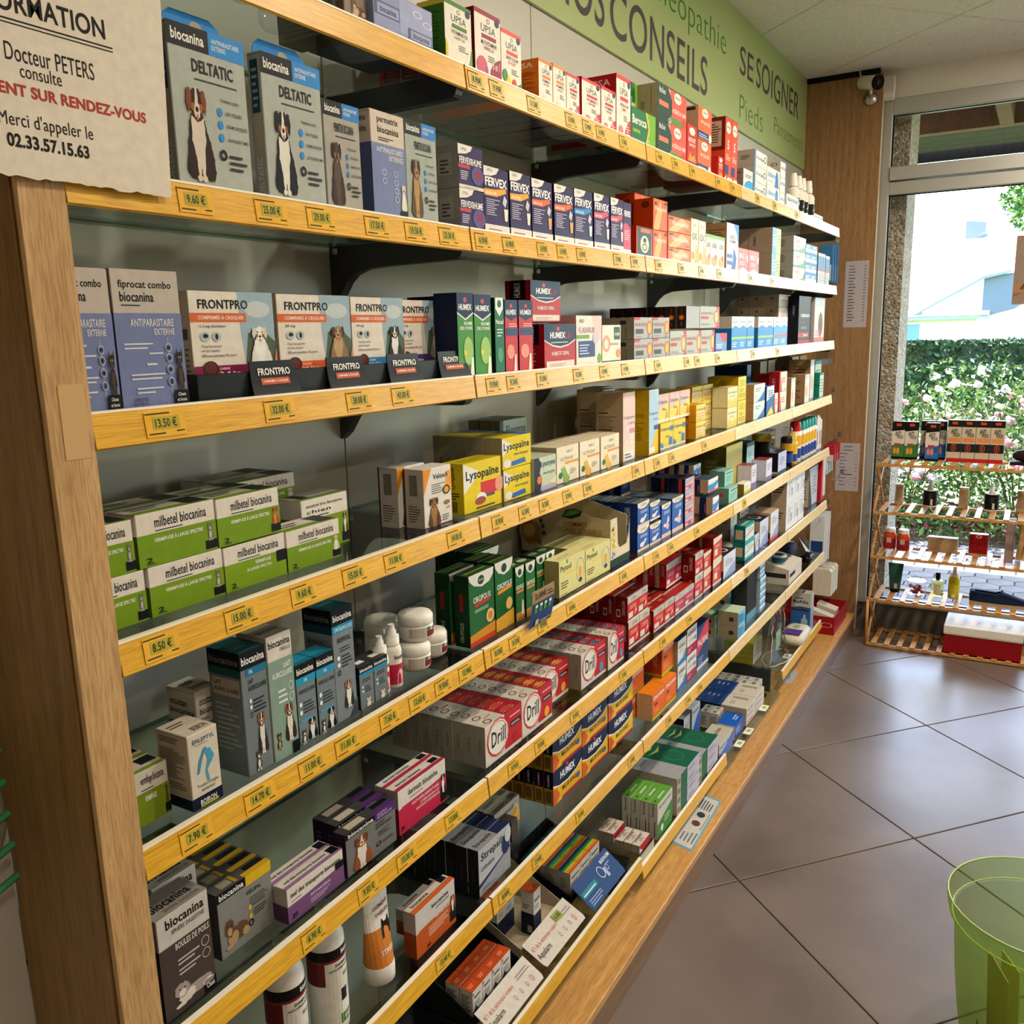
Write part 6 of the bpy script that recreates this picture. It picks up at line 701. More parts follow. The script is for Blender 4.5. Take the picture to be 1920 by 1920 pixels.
# kind, shelf, x, y, z, width, height, depth, (along, deep, high)
for q in (
 ('plaid_pack',1,0.4804,0.0300,1.9033,0.0467,0.0458,0.1200,(1,1,1),0,''),
 ('lilac_display',1,0.5280,0.0200,1.9033,0.1363,0.0656,0.1200,(1,1,1),0,''),
 ('upsa_d3',1,0.6873,0.0150,1.9033,0.0736,0.0930,0.0500,(1,1,1),0,''),
 ('upsa_multi',1,0.7643,0.0120,1.9033,0.0780,0.1016,0.0360,(1,5,1),0,''),
 ('upsa_effet',1,0.8431,0.0120,1.9033,0.0663,0.0916,0.0500,(1,5,1),0,''),
 ('upsa_orange',1,0.9691,0.0120,1.9033,0.0525,0.0754,0.0750,(1,3,1),0,''),
 ('upsa_orange2',1,1.0217,0.0120,1.9033,0.0520,0.0782,0.0600,(1,4,1),0,''),
 ('upsa_red',1,1.0750,0.0120,1.9033,0.0536,0.0752,0.0500,(1,5,1),0,'leftmost'),
 ('upsa_red',1,1.1393,0.0120,1.9033,0.0842,0.0821,0.0600,(1,4,1),0,'middle'),
 ('upsa_red',1,1.2260,0.0120,1.9033,0.0703,0.0835,0.0400,(1,5,1),0,'rightmost'),
 ('upsa_acerola',1,1.2982,0.0120,1.9033,0.0741,0.1220,0.0900,(1,1,1),0,'left'),
 ('upsa_acerola',1,1.3508,0.1030,1.9033,0.0696,0.1349,0.0900,(1,1,1),0,'right'),
 ('berocca',1,1.3744,0.0120,1.9033,0.1400,0.0751,0.0350,(1,1,1),0,'left'),
 ('berocca',1,1.4870,0.0600,1.9033,0.0391,0.1534,0.0350,(1,5,1),0,'right'),
 ('acerola',1,1.5270,0.0120,1.9033,0.1898,0.0767,0.0650,(1,3,2),0,''),
 ('boost_red',1,1.7249,0.0120,1.9033,0.0716,0.1023,0.0300,(1,5,1),0,'leftmost'),
 ('vital_orange',1,1.8020,0.0120,1.9033,0.1084,0.0791,0.0750,(1,3,2),0,''),
 ('boost_red',1,1.9399,0.0530,1.9033,0.0520,0.0980,0.0500,(1,4,1),0,'middle'),
 ('boost_red',1,1.9692,0.0120,1.9033,0.0425,0.0621,0.0400,(1,1,1),0,'rightmost'),
 ('vital_tall',1,2.0258,0.0120,1.9033,0.0586,0.1721,0.0900,(2,2,1),0,''),
 ('white_small',1,2.2021,0.0120,1.9033,0.0983,0.0633,0.0500,(1,1,1),0,''),
 ('white_blue',1,2.3424,0.0200,1.9033,0.1426,0.0459,0.0550,(1,2,3),0,''),
 ('white_blue2',1,2.4882,0.0200,1.9033,0.1607,0.0552,0.0550,(1,2,2),0,''),
 ('white_blue3',1,2.6498,0.0200,1.9033,0.0789,0.0489,0.0550,(1,1,3),0,''),
 ('white_biaf',1,2.7479,0.0200,1.9033,0.1698,0.0565,0.0500,(1,1,1),0,'left'),
 ('white_biaf',1,3.1775,0.0200,1.9033,0.1556,0.0327,0.0500,(1,1,1),0,'right'),
 ('deltatic',2,0.1784,0.0120,1.6694,0.1050,0.1643,0.0220,(1,1,1),0,''),
 ('deltatic2',2,0.3058,0.0120,1.6694,0.1001,0.1641,0.0220,(1,1,1),0,''),
 ('permetrix',2,0.4067,0.0120,1.6694,0.0700,0.1337,0.0240,(1,1,1),0,''),
 ('permetrix_lilac',2,0.4984,0.0120,1.6694,0.0751,0.1395,0.0400,(1,1,1),0,''),
 ('permetrix2',2,0.5735,0.0120,1.6694,0.0768,0.1398,0.0240,(1,1,1),0,''),
 ('fervex_rhume',2,0.7070,0.0120,1.6694,0.0723,0.0644,0.0600,(1,2,2),0,''),
 ('fervex_or1',2,0.7790,0.0120,1.6694,0.0788,0.1069,0.0420,(1,3,1),0,'left'),
 ('fervex_or1',2,0.8603,0.0120,1.6694,0.0728,0.1092,0.0420,(1,3,1),0,'right'),
 ('fervex_or2',2,0.9356,0.0120,1.6694,0.0779,0.1076,0.0420,(1,3,1),0,'left'),
 ('fervex_or2',2,1.0191,0.0120,1.6694,0.0808,0.1082,0.0420,(1,3,1),0,'right'),
 ('fervex_blue',2,1.1014,0.0120,1.6694,0.0831,0.1100,0.0420,(1,3,1),0,''),
 ('fervex_pink',2,1.1895,0.0120,1.6694,0.0766,0.1118,0.0420,(1,3,1),0,'left'),
 ('fervex_pink',2,1.2687,0.0120,1.6694,0.0665,0.1122,0.0420,(1,3,1),0,'right'),
 ('fervex_kid',2,1.3350,0.0120,1.6694,0.0418,0.1096,0.0420,(1,2,1),0,''),
 ('orange_tall',2,1.5207,0.0650,1.6694,0.1015,0.1559,0.0500,(1,1,1),0,'right'),
 ('green_panel',2,1.4048,0.0120,1.6694,0.0976,0.0682,0.0450,(1,1,1),0,''),
 ('orange_tall',2,1.5084,0.0140,1.6694,0.0912,0.0690,0.0500,(1,1,2),0,'left'),
 ('orange_box',2,1.6004,0.0120,1.6694,0.1566,0.0364,0.0450,(1,1,3),0,''),
 ('azinc',2,1.7584,0.0120,1.6694,0.0598,0.1168,0.0400,(2,2,1),0,''),
 ('azinc2',2,1.8776,0.0120,1.6694,0.0424,0.0885,0.0400,(1,1,1),0,'left'),
 ('azinc2',2,1.9200,0.0120,1.6694,0.0617,0.0886,0.0400,(2,1,1),0,'right'),
 ('arko_big',2,2.1237,0.0730,1.6694,0.0851,0.1431,0.0500,(1,1,1),0,'right'),
 ('arko_big',2,2.0566,0.0120,1.6694,0.1161,0.1332,0.0600,(1,1,1),0,'left'),
 ('pink_box',2,2.1735,0.0150,1.6694,0.1163,0.0735,0.0500,(2,1,1),0,''),
 ('blueyellow',2,2.5571,0.0150,1.6694,0.1094,0.0812,0.0800,(1,2,2),0,''),
 ('greenwhite',2,2.8504,0.0150,1.6694,0.1868,0.0533,0.0700,(1,2,3),0,''),
 ('bluew',2,3.0622,0.0200,1.6694,0.0994,0.0365,0.0500,(2,2,4),0,''),
 ('thinblue',2,3.2834,0.0200,1.6694,0.0452,0.1271,0.0600,(3,1,1),0,'left'),
 ('thinblue',2,3.4248,0.0200,1.6694,0.0765,0.1232,0.0800,(1,1,1),0,'right'),
 ('fiprocat',3,0.0825,0.0120,1.4428,0.0822,0.1412,0.0550,(1,1,1),0,'right'),
 ('fiprocat',3,0.0157,0.0120,1.4428,0.0660,0.1405,0.0550,(1,1,1),0,'left'),
 ('frontpro_a',3,0.1933,0.0350,1.4667,0.1281,0.1005,0.0260,(1,1,1),0,''),
 ('frontpro_b',3,0.3261,0.0350,1.4667,0.1370,0.1000,0.0260,(1,1,1),0,''),
 ('frontpro_c',3,0.4639,0.0350,1.4667,0.1173,0.0994,0.0260,(1,1,1),0,''),
 ('frontpro_d',3,0.5908,0.0580,1.4667,0.1283,0.0987,0.0260,(1,1,1),0,''),
 ('humex_green',3,0.6881,0.0120,1.4428,0.0475,0.1332,0.0450,(1,1,1),0,'left'),
 ('humex_green',3,0.7376,0.0120,1.4428,0.0525,0.1317,0.0450,(1,3,1),0,'right'),
 ('nasal_green',3,0.8004,0.0120,1.4428,0.0318,0.1280,0.0450,(1,2,1),0,''),
 ('humex_red',3,0.8338,0.0120,1.4428,0.0443,0.1250,0.0450,(1,2,1),0,'left'),
 ('humex_red',3,0.8804,0.0120,1.4428,0.0514,0.1253,0.0450,(1,2,1),0,'right'),
 ('humexlib',3,0.9717,0.0120,1.4428,0.1288,0.0842,0.0550,(1,1,1),0,'right'),
 ('humexlib',3,0.9556,0.0300,1.5298,0.1194,0.0762,0.0550,(1,1,1),0,'left'),
 ('flashrub',3,1.1034,0.0120,1.4428,0.1192,0.1001,0.0600,(1,1,1),0,''),
 ('humer',3,1.2241,0.0120,1.4428,0.0967,0.0810,0.0500,(1,1,1),0,''),
 ('nurofen',3,1.4017,0.0150,1.4428,0.1118,0.0487,0.0700,(2,2,2),0,''),
 ('nurofen_r',3,1.6270,0.0150,1.4428,0.1174,0.0648,0.0350,(3,3,1),0,'left'),
 ('nuro_patch',3,1.7844,0.0300,1.5128,0.1055,0.0574,0.0275,(1,8,1),0,''),
 ('nurofen_r',3,1.8942,0.0300,1.5120,0.1701,0.0597,0.0500,(1,2,1),0,'right'),
 ('blue_red_small',3,2.0003,0.0200,1.4428,0.1072,0.0547,0.0600,(1,1,1),0,''),
 ('blue_tall',3,2.1349,0.0150,1.4428,0.0792,0.1018,0.0500,(3,2,1),0,'left'),
 ('blue_tall',3,2.4199,0.0150,1.4428,0.0952,0.1016,0.0500,(2,3,1),0,'right'),
 ('blue_tall2',3,2.6104,0.0150,1.4428,0.0953,0.1013,0.0500,(2,3,1),0,''),
 ('kraft_white',3,2.8922,0.0710,1.4428,0.1811,0.0464,0.0550,(1,3,4),0,''),
 ('urgo',3,3.0281,0.0300,1.4428,0.2146,0.1820,0.0400,(1,1,1),0,'left'),
 ('urgo',3,3.3870,0.0600,1.4428,0.1601,0.1827,0.0300,(1,1,1),0,'right'),
 ('pinkwhite_pack',3,3.2550,0.0200,1.4428,0.1919,0.1797,0.0200,(1,1,1),0,''),
 ('milbetel_c',4,0.1153,0.0470,1.2111,0.1053,0.0576,0.0500,(1,2,1),0,'fourth from left'),
 ('milbetel_c',4,0.0297,0.0470,1.2111,0.0824,0.0576,0.0500,(1,2,1),0,'second from left'),
 ('milbetel_v',4,0.2205,0.0470,1.2111,0.1028,0.0562,0.0500,(1,1,1),0,''),
 ('milbetel_e',4,0.3247,0.0470,1.2111,0.1036,0.0549,0.0500,(1,1,1),0,'left'),
 ('milbetel_c',4,0.0257,0.0470,1.2687,0.0778,0.0576,0.0500,(1,2,1),0,'leftmost'),
 ('milbetel_c',4,0.1066,0.0470,1.2687,0.1090,0.0606,0.0500,(1,2,1),0,'third from left'),
 ('milbetel_d',4,0.2160,0.0470,1.2687,0.1026,0.0588,0.0500,(1,2,1),0,''),
 ('milbetel_e',4,0.3299,0.1490,1.2687,0.1228,0.0531,0.0500,(1,2,1),0,'right'),
 ('ascatryl',4,0.4079,0.0980,1.2111,0.0981,0.0773,0.0500,(1,1,1),0,''),
 ('velox',4,0.6153,0.0384,1.2111,0.0786,0.0946,0.0400,(1,1,1),0,'right'),
 ('velox',4,0.6029,0.0794,1.2111,0.0750,0.0968,0.0400,(1,1,1),0,'left'),
 ('lyso_big',4,0.7317,0.0408,1.2111,0.1234,0.0876,0.0450,(1,1,1),0,''),
 ('lyso',4,0.8582,0.0385,1.2111,0.1013,0.0590,0.0380,(1,1,1),0,'right'),
 ('lyso',4,0.8558,0.0385,1.2701,0.1063,0.0580,0.0380,(1,4,1),0,'left'),
 ('elus',4,1.0582,0.1650,1.2737,0.1115,0.0624,0.0260,(1,3,1),0,'right'),
 ('elus',4,1.0139,0.1400,1.2111,0.1092,0.0624,0.0300,(1,4,1),0,'left'),
 ('lysorynx',4,0.9629,0.0333,1.2111,0.0906,0.0660,0.0380,(1,2,1),0,''),
 ('activox_g',4,1.0618,0.0369,1.2111,0.1002,0.0746,0.0400,(1,2,1),0,''),
 ('activox_h',4,1.1648,0.0369,1.2111,0.0996,0.0743,0.0400,(1,2,1),0,''),
 ('activox_i',4,1.2690,0.0369,1.2111,0.1009,0.0733,0.0400,(1,2,1),0,''),
 ('doli_pink',4,1.3940,0.0389,1.2111,0.0726,0.1605,0.0700,(1,1,1),0,'left'),
 ('doli_pink',4,1.4387,0.1099,1.2111,0.0724,0.1639,0.0700,(1,1,1),0,'right'),
 ('doli_yel',4,1.5531,0.1700,1.2111,0.0717,0.1610,0.0500,(1,1,1),0,'right'),
 ('doli_yel',4,1.5196,0.0257,1.2111,0.0637,0.1587,0.0850,(1,1,1),0,'left'),
 ('doli',4,1.6256,0.0374,1.2111,0.0933,0.0667,0.0500,(2,4,1),0,''),
 ('doli_p',4,1.6341,0.0474,1.2778,0.0794,0.0726,0.0500,(3,4,1),0,''),
 ('doli_o',4,1.8730,0.0289,1.2111,0.0829,0.0472,0.0500,(1,3,2),0,'left'),
 ('doli_o',4,1.9831,0.0799,1.2111,0.0953,0.0452,0.0500,(2,1,3),0,'right'),
 ('doli_w',4,2.1565,0.0289,1.2111,0.1022,0.0619,0.0500,(1,1,2),0,''),
 ('yel_tall',4,2.2808,0.0339,1.2111,0.0897,0.0744,0.0500,(1,2,2),0,'left'),
 ('yel_tall',4,2.3713,0.0710,1.2111,0.0659,0.0938,0.0500,(1,1,1),0,'right'),
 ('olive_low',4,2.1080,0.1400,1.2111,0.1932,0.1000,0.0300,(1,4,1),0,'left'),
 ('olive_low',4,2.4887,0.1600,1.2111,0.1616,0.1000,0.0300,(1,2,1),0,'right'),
 ('navy_board',4,2.6751,0.1200,1.2111,0.0500,0.1700,0.1200,(1,1,1),0,''),
 ('bluewh',4,2.4082,0.0200,1.2111,0.1341,0.0582,0.0500,(1,1,2),0,''),
 ('bluetall',4,2.5688,0.0200,1.2111,0.0984,0.1004,0.0500,(1,2,1),0,''),
 ('redbox',4,2.7446,0.0600,1.2111,0.1081,0.1338,0.0500,(1,1,1),0,'rightmost'),
 ('redbox',4,2.7347,0.0200,1.2111,0.1060,0.0708,0.0400,(1,1,2),0,'middle'),
 ('redbox',4,2.6672,0.0200,1.2111,0.0538,0.0717,0.0400,(1,1,1),0,'leftmost'),
 ('kraft_tall',4,2.9091,0.0200,1.2111,0.0669,0.1106,0.0800,(1,1,1),0,'leftmost'),
 ('kraft_tall',4,3.1337,0.0200,1.2111,0.0814,0.1125,0.0900,(1,1,1),0,'middle'),
 ('kraft_tall',4,3.3609,0.0500,1.2111,0.0739,0.1611,0.0900,(1,1,1),0,'rightmost'),
 ('teal_box',4,3.4547,0.0300,1.2111,0.0786,0.1027,0.0600,(1,1,1),0,'left'),
 ('teal_box',4,3.5891,0.0800,1.2111,0.1308,0.1475,0.0600,(1,1,1),0,'right'),
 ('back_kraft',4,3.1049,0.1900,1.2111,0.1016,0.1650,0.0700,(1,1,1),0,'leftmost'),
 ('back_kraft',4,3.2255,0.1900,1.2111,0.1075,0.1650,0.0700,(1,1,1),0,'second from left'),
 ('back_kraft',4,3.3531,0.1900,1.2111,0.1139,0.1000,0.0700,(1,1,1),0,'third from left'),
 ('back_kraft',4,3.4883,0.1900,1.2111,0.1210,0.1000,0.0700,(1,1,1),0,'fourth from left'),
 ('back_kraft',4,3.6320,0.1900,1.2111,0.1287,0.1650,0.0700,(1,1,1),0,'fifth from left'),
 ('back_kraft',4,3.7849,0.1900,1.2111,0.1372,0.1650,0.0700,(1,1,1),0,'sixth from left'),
 ('epileptyl',5,0.1193,0.0171,0.9811,0.0446,0.0927,0.0550,(1,1,1),0,''),
 ('green_low',5,0.0637,0.0428,0.9811,0.0478,0.0647,0.0350,(1,2,1),0,''),
 ('otostan',5,0.1861,0.0804,0.9811,0.0377,0.1089,0.0550,(1,1,1),0,''),
 ('lait1',5,0.2077,0.0214,0.9811,0.0431,0.1617,0.0580,(1,1,1),0,''),
 ('lait2',5,0.2521,0.0214,0.9811,0.0443,0.1676,0.0550,(1,1,1),0,''),
 ('auric',5,0.3022,0.0262,0.9811,0.0375,0.1123,0.0350,(2,1,1),0,''),
 ('biophtal',5,0.3777,0.0282,0.9811,0.0449,0.1647,0.0550,(1,1,1),0,''),
 ('ophtal_s',5,0.4281,0.0286,0.9811,0.0334,0.0655,0.0350,(2,1,1),0,''),
 ('oropolis',5,0.7172,0.0283,0.9811,0.0830,0.1276,0.0320,(1,1,1),0,'middle'),
 ('oropolis',5,0.7148,0.0663,0.9811,0.0796,0.1284,0.0320,(1,1,1),0,'leftmost'),
 ('oropolis',5,0.8589,0.1033,0.9811,0.0830,0.1276,0.0240,(1,4,1),0,'rightmost'),
 ('oropolis2',5,0.8073,0.0308,0.9811,0.0649,0.1288,0.0350,(1,2,1),0,''),
 ('oropolis3',5,0.8730,0.0278,0.9811,0.0338,0.1056,0.0400,(1,1,1),0,'leftmost'),
 ('oropolis3',5,0.9076,0.0256,0.9811,0.0382,0.1059,0.0400,(1,1,1),0,'middle'),
 ('oropolis3',5,1.0134,0.0612,0.9811,0.0400,0.0900,0.0400,(2,1,1),0,'rightmost'),
 ('phytoxil',5,1.0421,0.0256,0.9811,0.1216,0.0769,0.0350,(1,1,1),0,'left'),
 ('phytoxil',5,1.1652,0.0256,0.9811,0.1283,0.0725,0.0350,(1,3,1),0,'right'),
 ('effer',5,1.4576,0.0282,0.9811,0.0759,0.0609,0.0500,(1,4,2),0,'leftmost'),
 ('effer',5,1.5361,0.0282,0.9811,0.0774,0.0538,0.0500,(1,4,1),0,'rightmost'),
 ('effer',5,1.5351,0.0282,1.0436,0.0686,0.0472,0.0500,(1,4,1),0,'middle'),
 ('effer_t',5,1.6198,0.0299,0.9811,0.0675,0.0893,0.0500,(1,3,1),0,'left'),
 ('effer_t',5,1.6925,0.0286,0.9811,0.0849,0.0934,0.0500,(1,3,1),0,'right'),
 ('pink_stack',5,1.7782,0.0236,0.9811,0.0750,0.0333,0.0500,(1,2,4),0,''),
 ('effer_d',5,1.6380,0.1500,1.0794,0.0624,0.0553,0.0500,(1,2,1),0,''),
 ('white_navy',5,2.1235,0.1200,0.9811,0.0347,0.0392,0.0320,(2,4,3),0,'rightmost'),
 ('white_navy',5,1.9688,0.0080,0.9811,0.0588,0.0510,0.0400,(1,3,1),0,'middle'),
 ('white_navy',5,1.9672,0.0222,1.0426,0.0937,0.0402,0.0500,(1,2,1),0,'leftmost'),
 ('teal_small',5,2.1429,0.0142,0.9811,0.0920,0.0483,0.0500,(1,2,1),0,'left'),
 ('teal_small',5,2.1633,0.0350,1.0296,0.0899,0.0485,0.0500,(1,1,1),0,'right'),
 ('citrate',5,2.3252,0.0810,0.9811,0.1806,0.1513,0.1400,(1,1,1),0,''),
 ('white_flat',5,2.3248,0.0200,0.9811,0.0792,0.0326,0.0300,(1,1,1),0,''),
 ('lavender_small',5,2.4437,0.0300,0.9811,0.0616,0.0768,0.0500,(1,1,1),0,'left'),
 ('darkgreen_tall',5,2.5277,0.0716,0.9811,0.0934,0.1398,0.0500,(1,3,1),0,''),
 ('lavender_small',5,2.5950,0.0206,0.9811,0.0774,0.0752,0.0500,(1,1,1),0,'right'),
 ('black_cube',5,2.7666,0.0227,0.9811,0.1230,0.0772,0.0600,(1,2,1),0,''),
 ('boules',6,0.0584,0.0232,0.7449,0.0739,0.1308,0.0500,(1,1,1),0,'middle'),
 ('boules',6,0.0090,0.0742,0.7449,0.0739,0.1308,0.0500,(1,1,1),0,'leftmost'),
 ('boules',6,0.0953,0.0782,0.7449,0.0661,0.1308,0.0500,(1,1,1),0,'rightmost'),
 ('felipil',6,0.1622,0.0482,0.7449,0.0918,0.0920,0.0245,(1,8,1),0,''),
 ('transport',6,0.2547,0.0243,0.7449,0.1130,0.0519,0.0240,(1,2,1),0,''),
 ('gastro',6,0.3719,0.0239,0.7449,0.1162,0.0687,0.0240,(1,1,1),0,'left'),
 ('gastro',6,0.3843,0.0519,0.7449,0.1115,0.0687,0.0240,(1,2,1),0,'right'),
 ('dermatt',6,0.4966,0.0257,0.7449,0.1300,0.0753,0.0240,(1,2,1),0,''),
 ('drill_a',6,0.7441,0.0223,0.7449,0.1310,0.0795,0.0235,(1,9,1),0,''),
 ('drill_b',6,0.8763,0.0223,0.7449,0.1249,0.0797,0.0235,(1,9,1),0,'left'),
 ('drill_b',6,1.0038,0.0523,0.7449,0.1274,0.0769,0.0235,(1,6,1),0,'right'),
 ('drill_c',6,1.1411,0.0270,0.7449,0.1297,0.0819,0.0235,(1,7,1),0,'left'),
 ('drill_c',6,1.2716,0.0223,0.7449,0.0930,0.0836,0.0235,(1,7,1),0,'right'),
 ('dafal',6,1.4216,0.0360,0.7449,0.0682,0.0700,0.0350,(2,6,1),0,'second from left'),
 ('dafal',6,1.4153,0.0360,0.8149,0.0651,0.0641,0.0350,(2,6,1),0,'leftmost'),
 ('dafal',6,1.5655,0.0281,0.7449,0.0754,0.0583,0.0350,(2,5,1),0,'third from left'),
 ('dafal_p',6,1.7212,0.0289,0.7449,0.0792,0.0530,0.0350,(2,5,1),0,'left'),
 ('dafal_p',6,1.7607,0.0689,0.8061,0.0719,0.0682,0.0350,(2,4,1),0,'right'),
 ('dafal',6,1.8805,0.0279,0.7449,0.0715,0.0672,0.0400,(1,1,2),0,'fourth from left'),
 ('dafal_r',6,1.9662,0.0307,0.7449,0.0707,0.0595,0.0400,(1,4,2),0,'left'),
 ('dafal_r',6,2.0378,0.0254,0.7449,0.0854,0.0739,0.0450,(1,4,2),0,'right'),
 ('lilacwhite',6,2.1239,0.0200,0.7449,0.1271,0.0750,0.0600,(1,1,1),0,'leftmost'),
 ('lilacwhite',6,2.1998,0.0810,0.7964,0.0882,0.0566,0.0600,(1,1,1),0,'middle'),
 ('grey_box',6,2.2993,0.0674,0.7449,0.1015,0.0554,0.0500,(1,2,1),0,'leftmost'),
 ('grey_box',6,2.4558,0.1000,0.7449,0.0745,0.0800,0.0600,(1,2,2),0,'second from left'),
 ('teal_stack',6,2.3780,0.0264,0.7449,0.1083,0.0594,0.0400,(1,1,2),0,''),
 ('black_col',6,2.4979,0.0289,0.7449,0.0608,0.0628,0.0500,(1,1,1),0,'left'),
 ('lilacwhite',6,2.5719,0.0302,0.7449,0.1168,0.0952,0.0800,(1,1,1),0,'rightmost'),
 ('orange_base',6,2.6895,0.0232,0.7449,0.1134,0.1039,0.0700,(1,1,1),0,'left'),
 ('orange_base',6,2.9574,0.0721,0.7449,0.0678,0.1133,0.0800,(1,1,1),0,'right'),
 ('grey_box',6,2.6711,0.1300,0.7449,0.0564,0.1500,0.0900,(2,1,1),0,'third from left'),
 ('grey_box',6,3.2118,0.1300,0.7449,0.0845,0.1900,0.0800,(1,1,1),0,'fourth from left'),
 ('white_tall',6,2.8654,0.0111,0.7449,0.0991,0.0995,0.0600,(3,1,2),0,''),
 ('black_col',6,3.3774,0.0397,0.7449,0.1709,0.1665,0.0500,(1,2,1),0,'right'),
 ('red_tall',6,3.5523,0.0250,0.7449,0.0917,0.1842,0.0900,(1,1,1),0,''),
 ('arthro',7,0.5200,0.0229,0.5095,0.1153,0.0835,0.0260,(1,1,1),0,'left'),
 ('arthro',7,0.5585,0.0700,0.5095,0.1002,0.0474,0.0260,(1,1,1),0,'right'),
 ('streps',7,0.7083,0.0215,0.5095,0.1115,0.0925,0.0245,(1,8,1),0,''),
 ('streps_y',7,0.8743,0.0910,0.5095,0.1007,0.0580,0.0245,(1,4,1),0,''),
 ('dark_small',7,0.8868,0.0600,0.5095,0.0272,0.0450,0.0300,(1,1,1),0,''),
 ('humex_b',7,1.0482,0.0501,0.5095,0.1404,0.0793,0.0245,(1,7,2),0,'left'),
 ('humex_b',7,1.1886,0.0501,0.5095,0.1411,0.0762,0.0245,(1,6,2),0,'right'),
 ('humex_b2',7,1.3321,0.0501,0.5095,0.1498,0.0793,0.0245,(1,6,2),0,''),
 ('spedifen',7,1.4837,0.0676,0.5095,0.1174,0.0686,0.0400,(1,3,2),0,'left'),
 ('spedifen4',7,1.5435,0.0216,0.5095,0.0901,0.0732,0.0450,(2,1,1),0,''),
 ('spedifen',7,1.6628,0.0416,0.5857,0.0920,0.0912,0.0450,(1,3,1),0,'right'),
 ('aspegic',7,1.7556,0.0306,0.5095,0.0716,0.0748,0.0450,(1,3,2),0,''),
 ('aspegic_r',7,1.8280,0.0294,0.5095,0.0868,0.0805,0.0450,(1,3,2),0,''),
 ('dalfeine',7,1.9271,0.0337,0.5095,0.1075,0.1373,0.0450,(1,2,1),0,''),
 ('lens_box',7,2.2415,0.0790,0.5095,0.0723,0.0378,0.0700,(1,1,2),0,'right'),
 ('lens_box',7,2.2361,0.1500,0.5095,0.0772,0.0316,0.0700,(1,1,4),0,'left'),
 ('lens_box_b',7,2.2564,0.0080,0.5095,0.0842,0.0456,0.0700,(1,1,2),0,'left'),
 ('lens_box_b',7,2.4061,0.0850,0.5095,0.0780,0.0500,0.0700,(1,1,4),0,'right'),
 ('black_mirror',7,2.4289,0.0300,0.5095,0.1224,0.2078,0.0500,(1,1,1),0,''),
 ('blue_lab',7,2.5609,0.0200,0.5095,0.0750,0.0257,0.0600,(1,1,5),0,'right'),
 ('blue_lab',7,2.5521,0.0200,0.6385,0.0644,0.0165,0.0600,(1,1,4),0,'left'),
): block(*q)

# ------------------------------------------------------------------ ceiling lamps (outside the frame, over the aisle)
for i, (x, y, e) in enumerate(((.35, -1.25, 14), (1.45, -1.05, 25), (2.65, -1.0, 27), (3.5, -1.3, 14), (-.9, -1.9, 8), (1.6, -2.7, 20))):
    lamp = tag(empty('ceiling_lamp', (x, y, ZC-.004)), 'round recessed ceiling lamp outside the picture, '+('nearest the post', 'over the second bay', 'over the fourth bay', 'nearest the window', 'behind the photographer', 'far from the shelving')[i], 'lamp', 'recessed ceiling lamps')
    mb = MB(); mb.lathe(0, 0, -.012, [(.10, 0), (.125, .003), (.125, .010), (.10, .010)], M_WHITE, 20); mb.build('rim', lamp)
    light('lamp_light', 'AREA', (x, y, ZC-.02), e, (1, .88, .70), shape='DISK', size=.09).parent = None

# ------------------------------------------------------------------ bottles, jars, tubes on the shelves
def things_at(fn, spots, group=None):
    for k, sp in enumerate(spots):
        o = fn(*sp[:-1]); tag(o, sp[-1], group=group)
M_BW = card('#dcd6cc', .25); M_CAPW = card('#e6e2da', .3); M_PINK = card('#b32a4c')
def spray(x, y, z, h, r):
    o = tag(empty('spray_bottle', (x, y, z)), cat='bottle')
    mb = MB(); mb.lathe(0, 0, 0, [(r*.9, 0), (r, .004), (r, h*.58), (r*.85, h*.64), (r*.45, h*.69)], M_BW, 16); mb.build('body', o)
    mb = MB(); mb.lathe(0, 0, h*.70, [(r*.62, 0), (r*.62, h*.10), (r*.55, h*.14), (r*.55, h*.22), (r*.48, h*.26), (r*.48, h*.30)], M_CAPW, 14); mb.build('cap', o)
    mb = MB(); mb.lathe(0, 0, h*.16, [(r*1.01, 0), (r*1.01, h*.26)], M_BLACK, 16)
    text_on(mb, 'Z', lambda a, b: (a, -math.sqrt(max(0, (r*1.02)**2-a*a))-.0003, b), -r*.5, h*.24, r*.5, h*.36, M_WHITE, 2); mb.build('label', o)
    return o
things_at(spray, [(2.955, .05, 1.9035, .150, .024, 'white spray bottle with black band, leftmost of five on top shelf'), (3.03, .05, 1.9035, .150, .024, 'white spray bottle with black band, second of five on top shelf'),
    (3.095, .05, 1.9035, .150, .024, 'white spray bottle with black band, middle of five on top shelf'), (3.045, .12, 1.9035, .150, .024, 'white spray bottle standing behind the others on top shelf'), (3.175, .045, 1.9035, .150, .024, 'white spray bottle with black band, rightmost on top shelf')], 'white spray bottles on the top shelf')
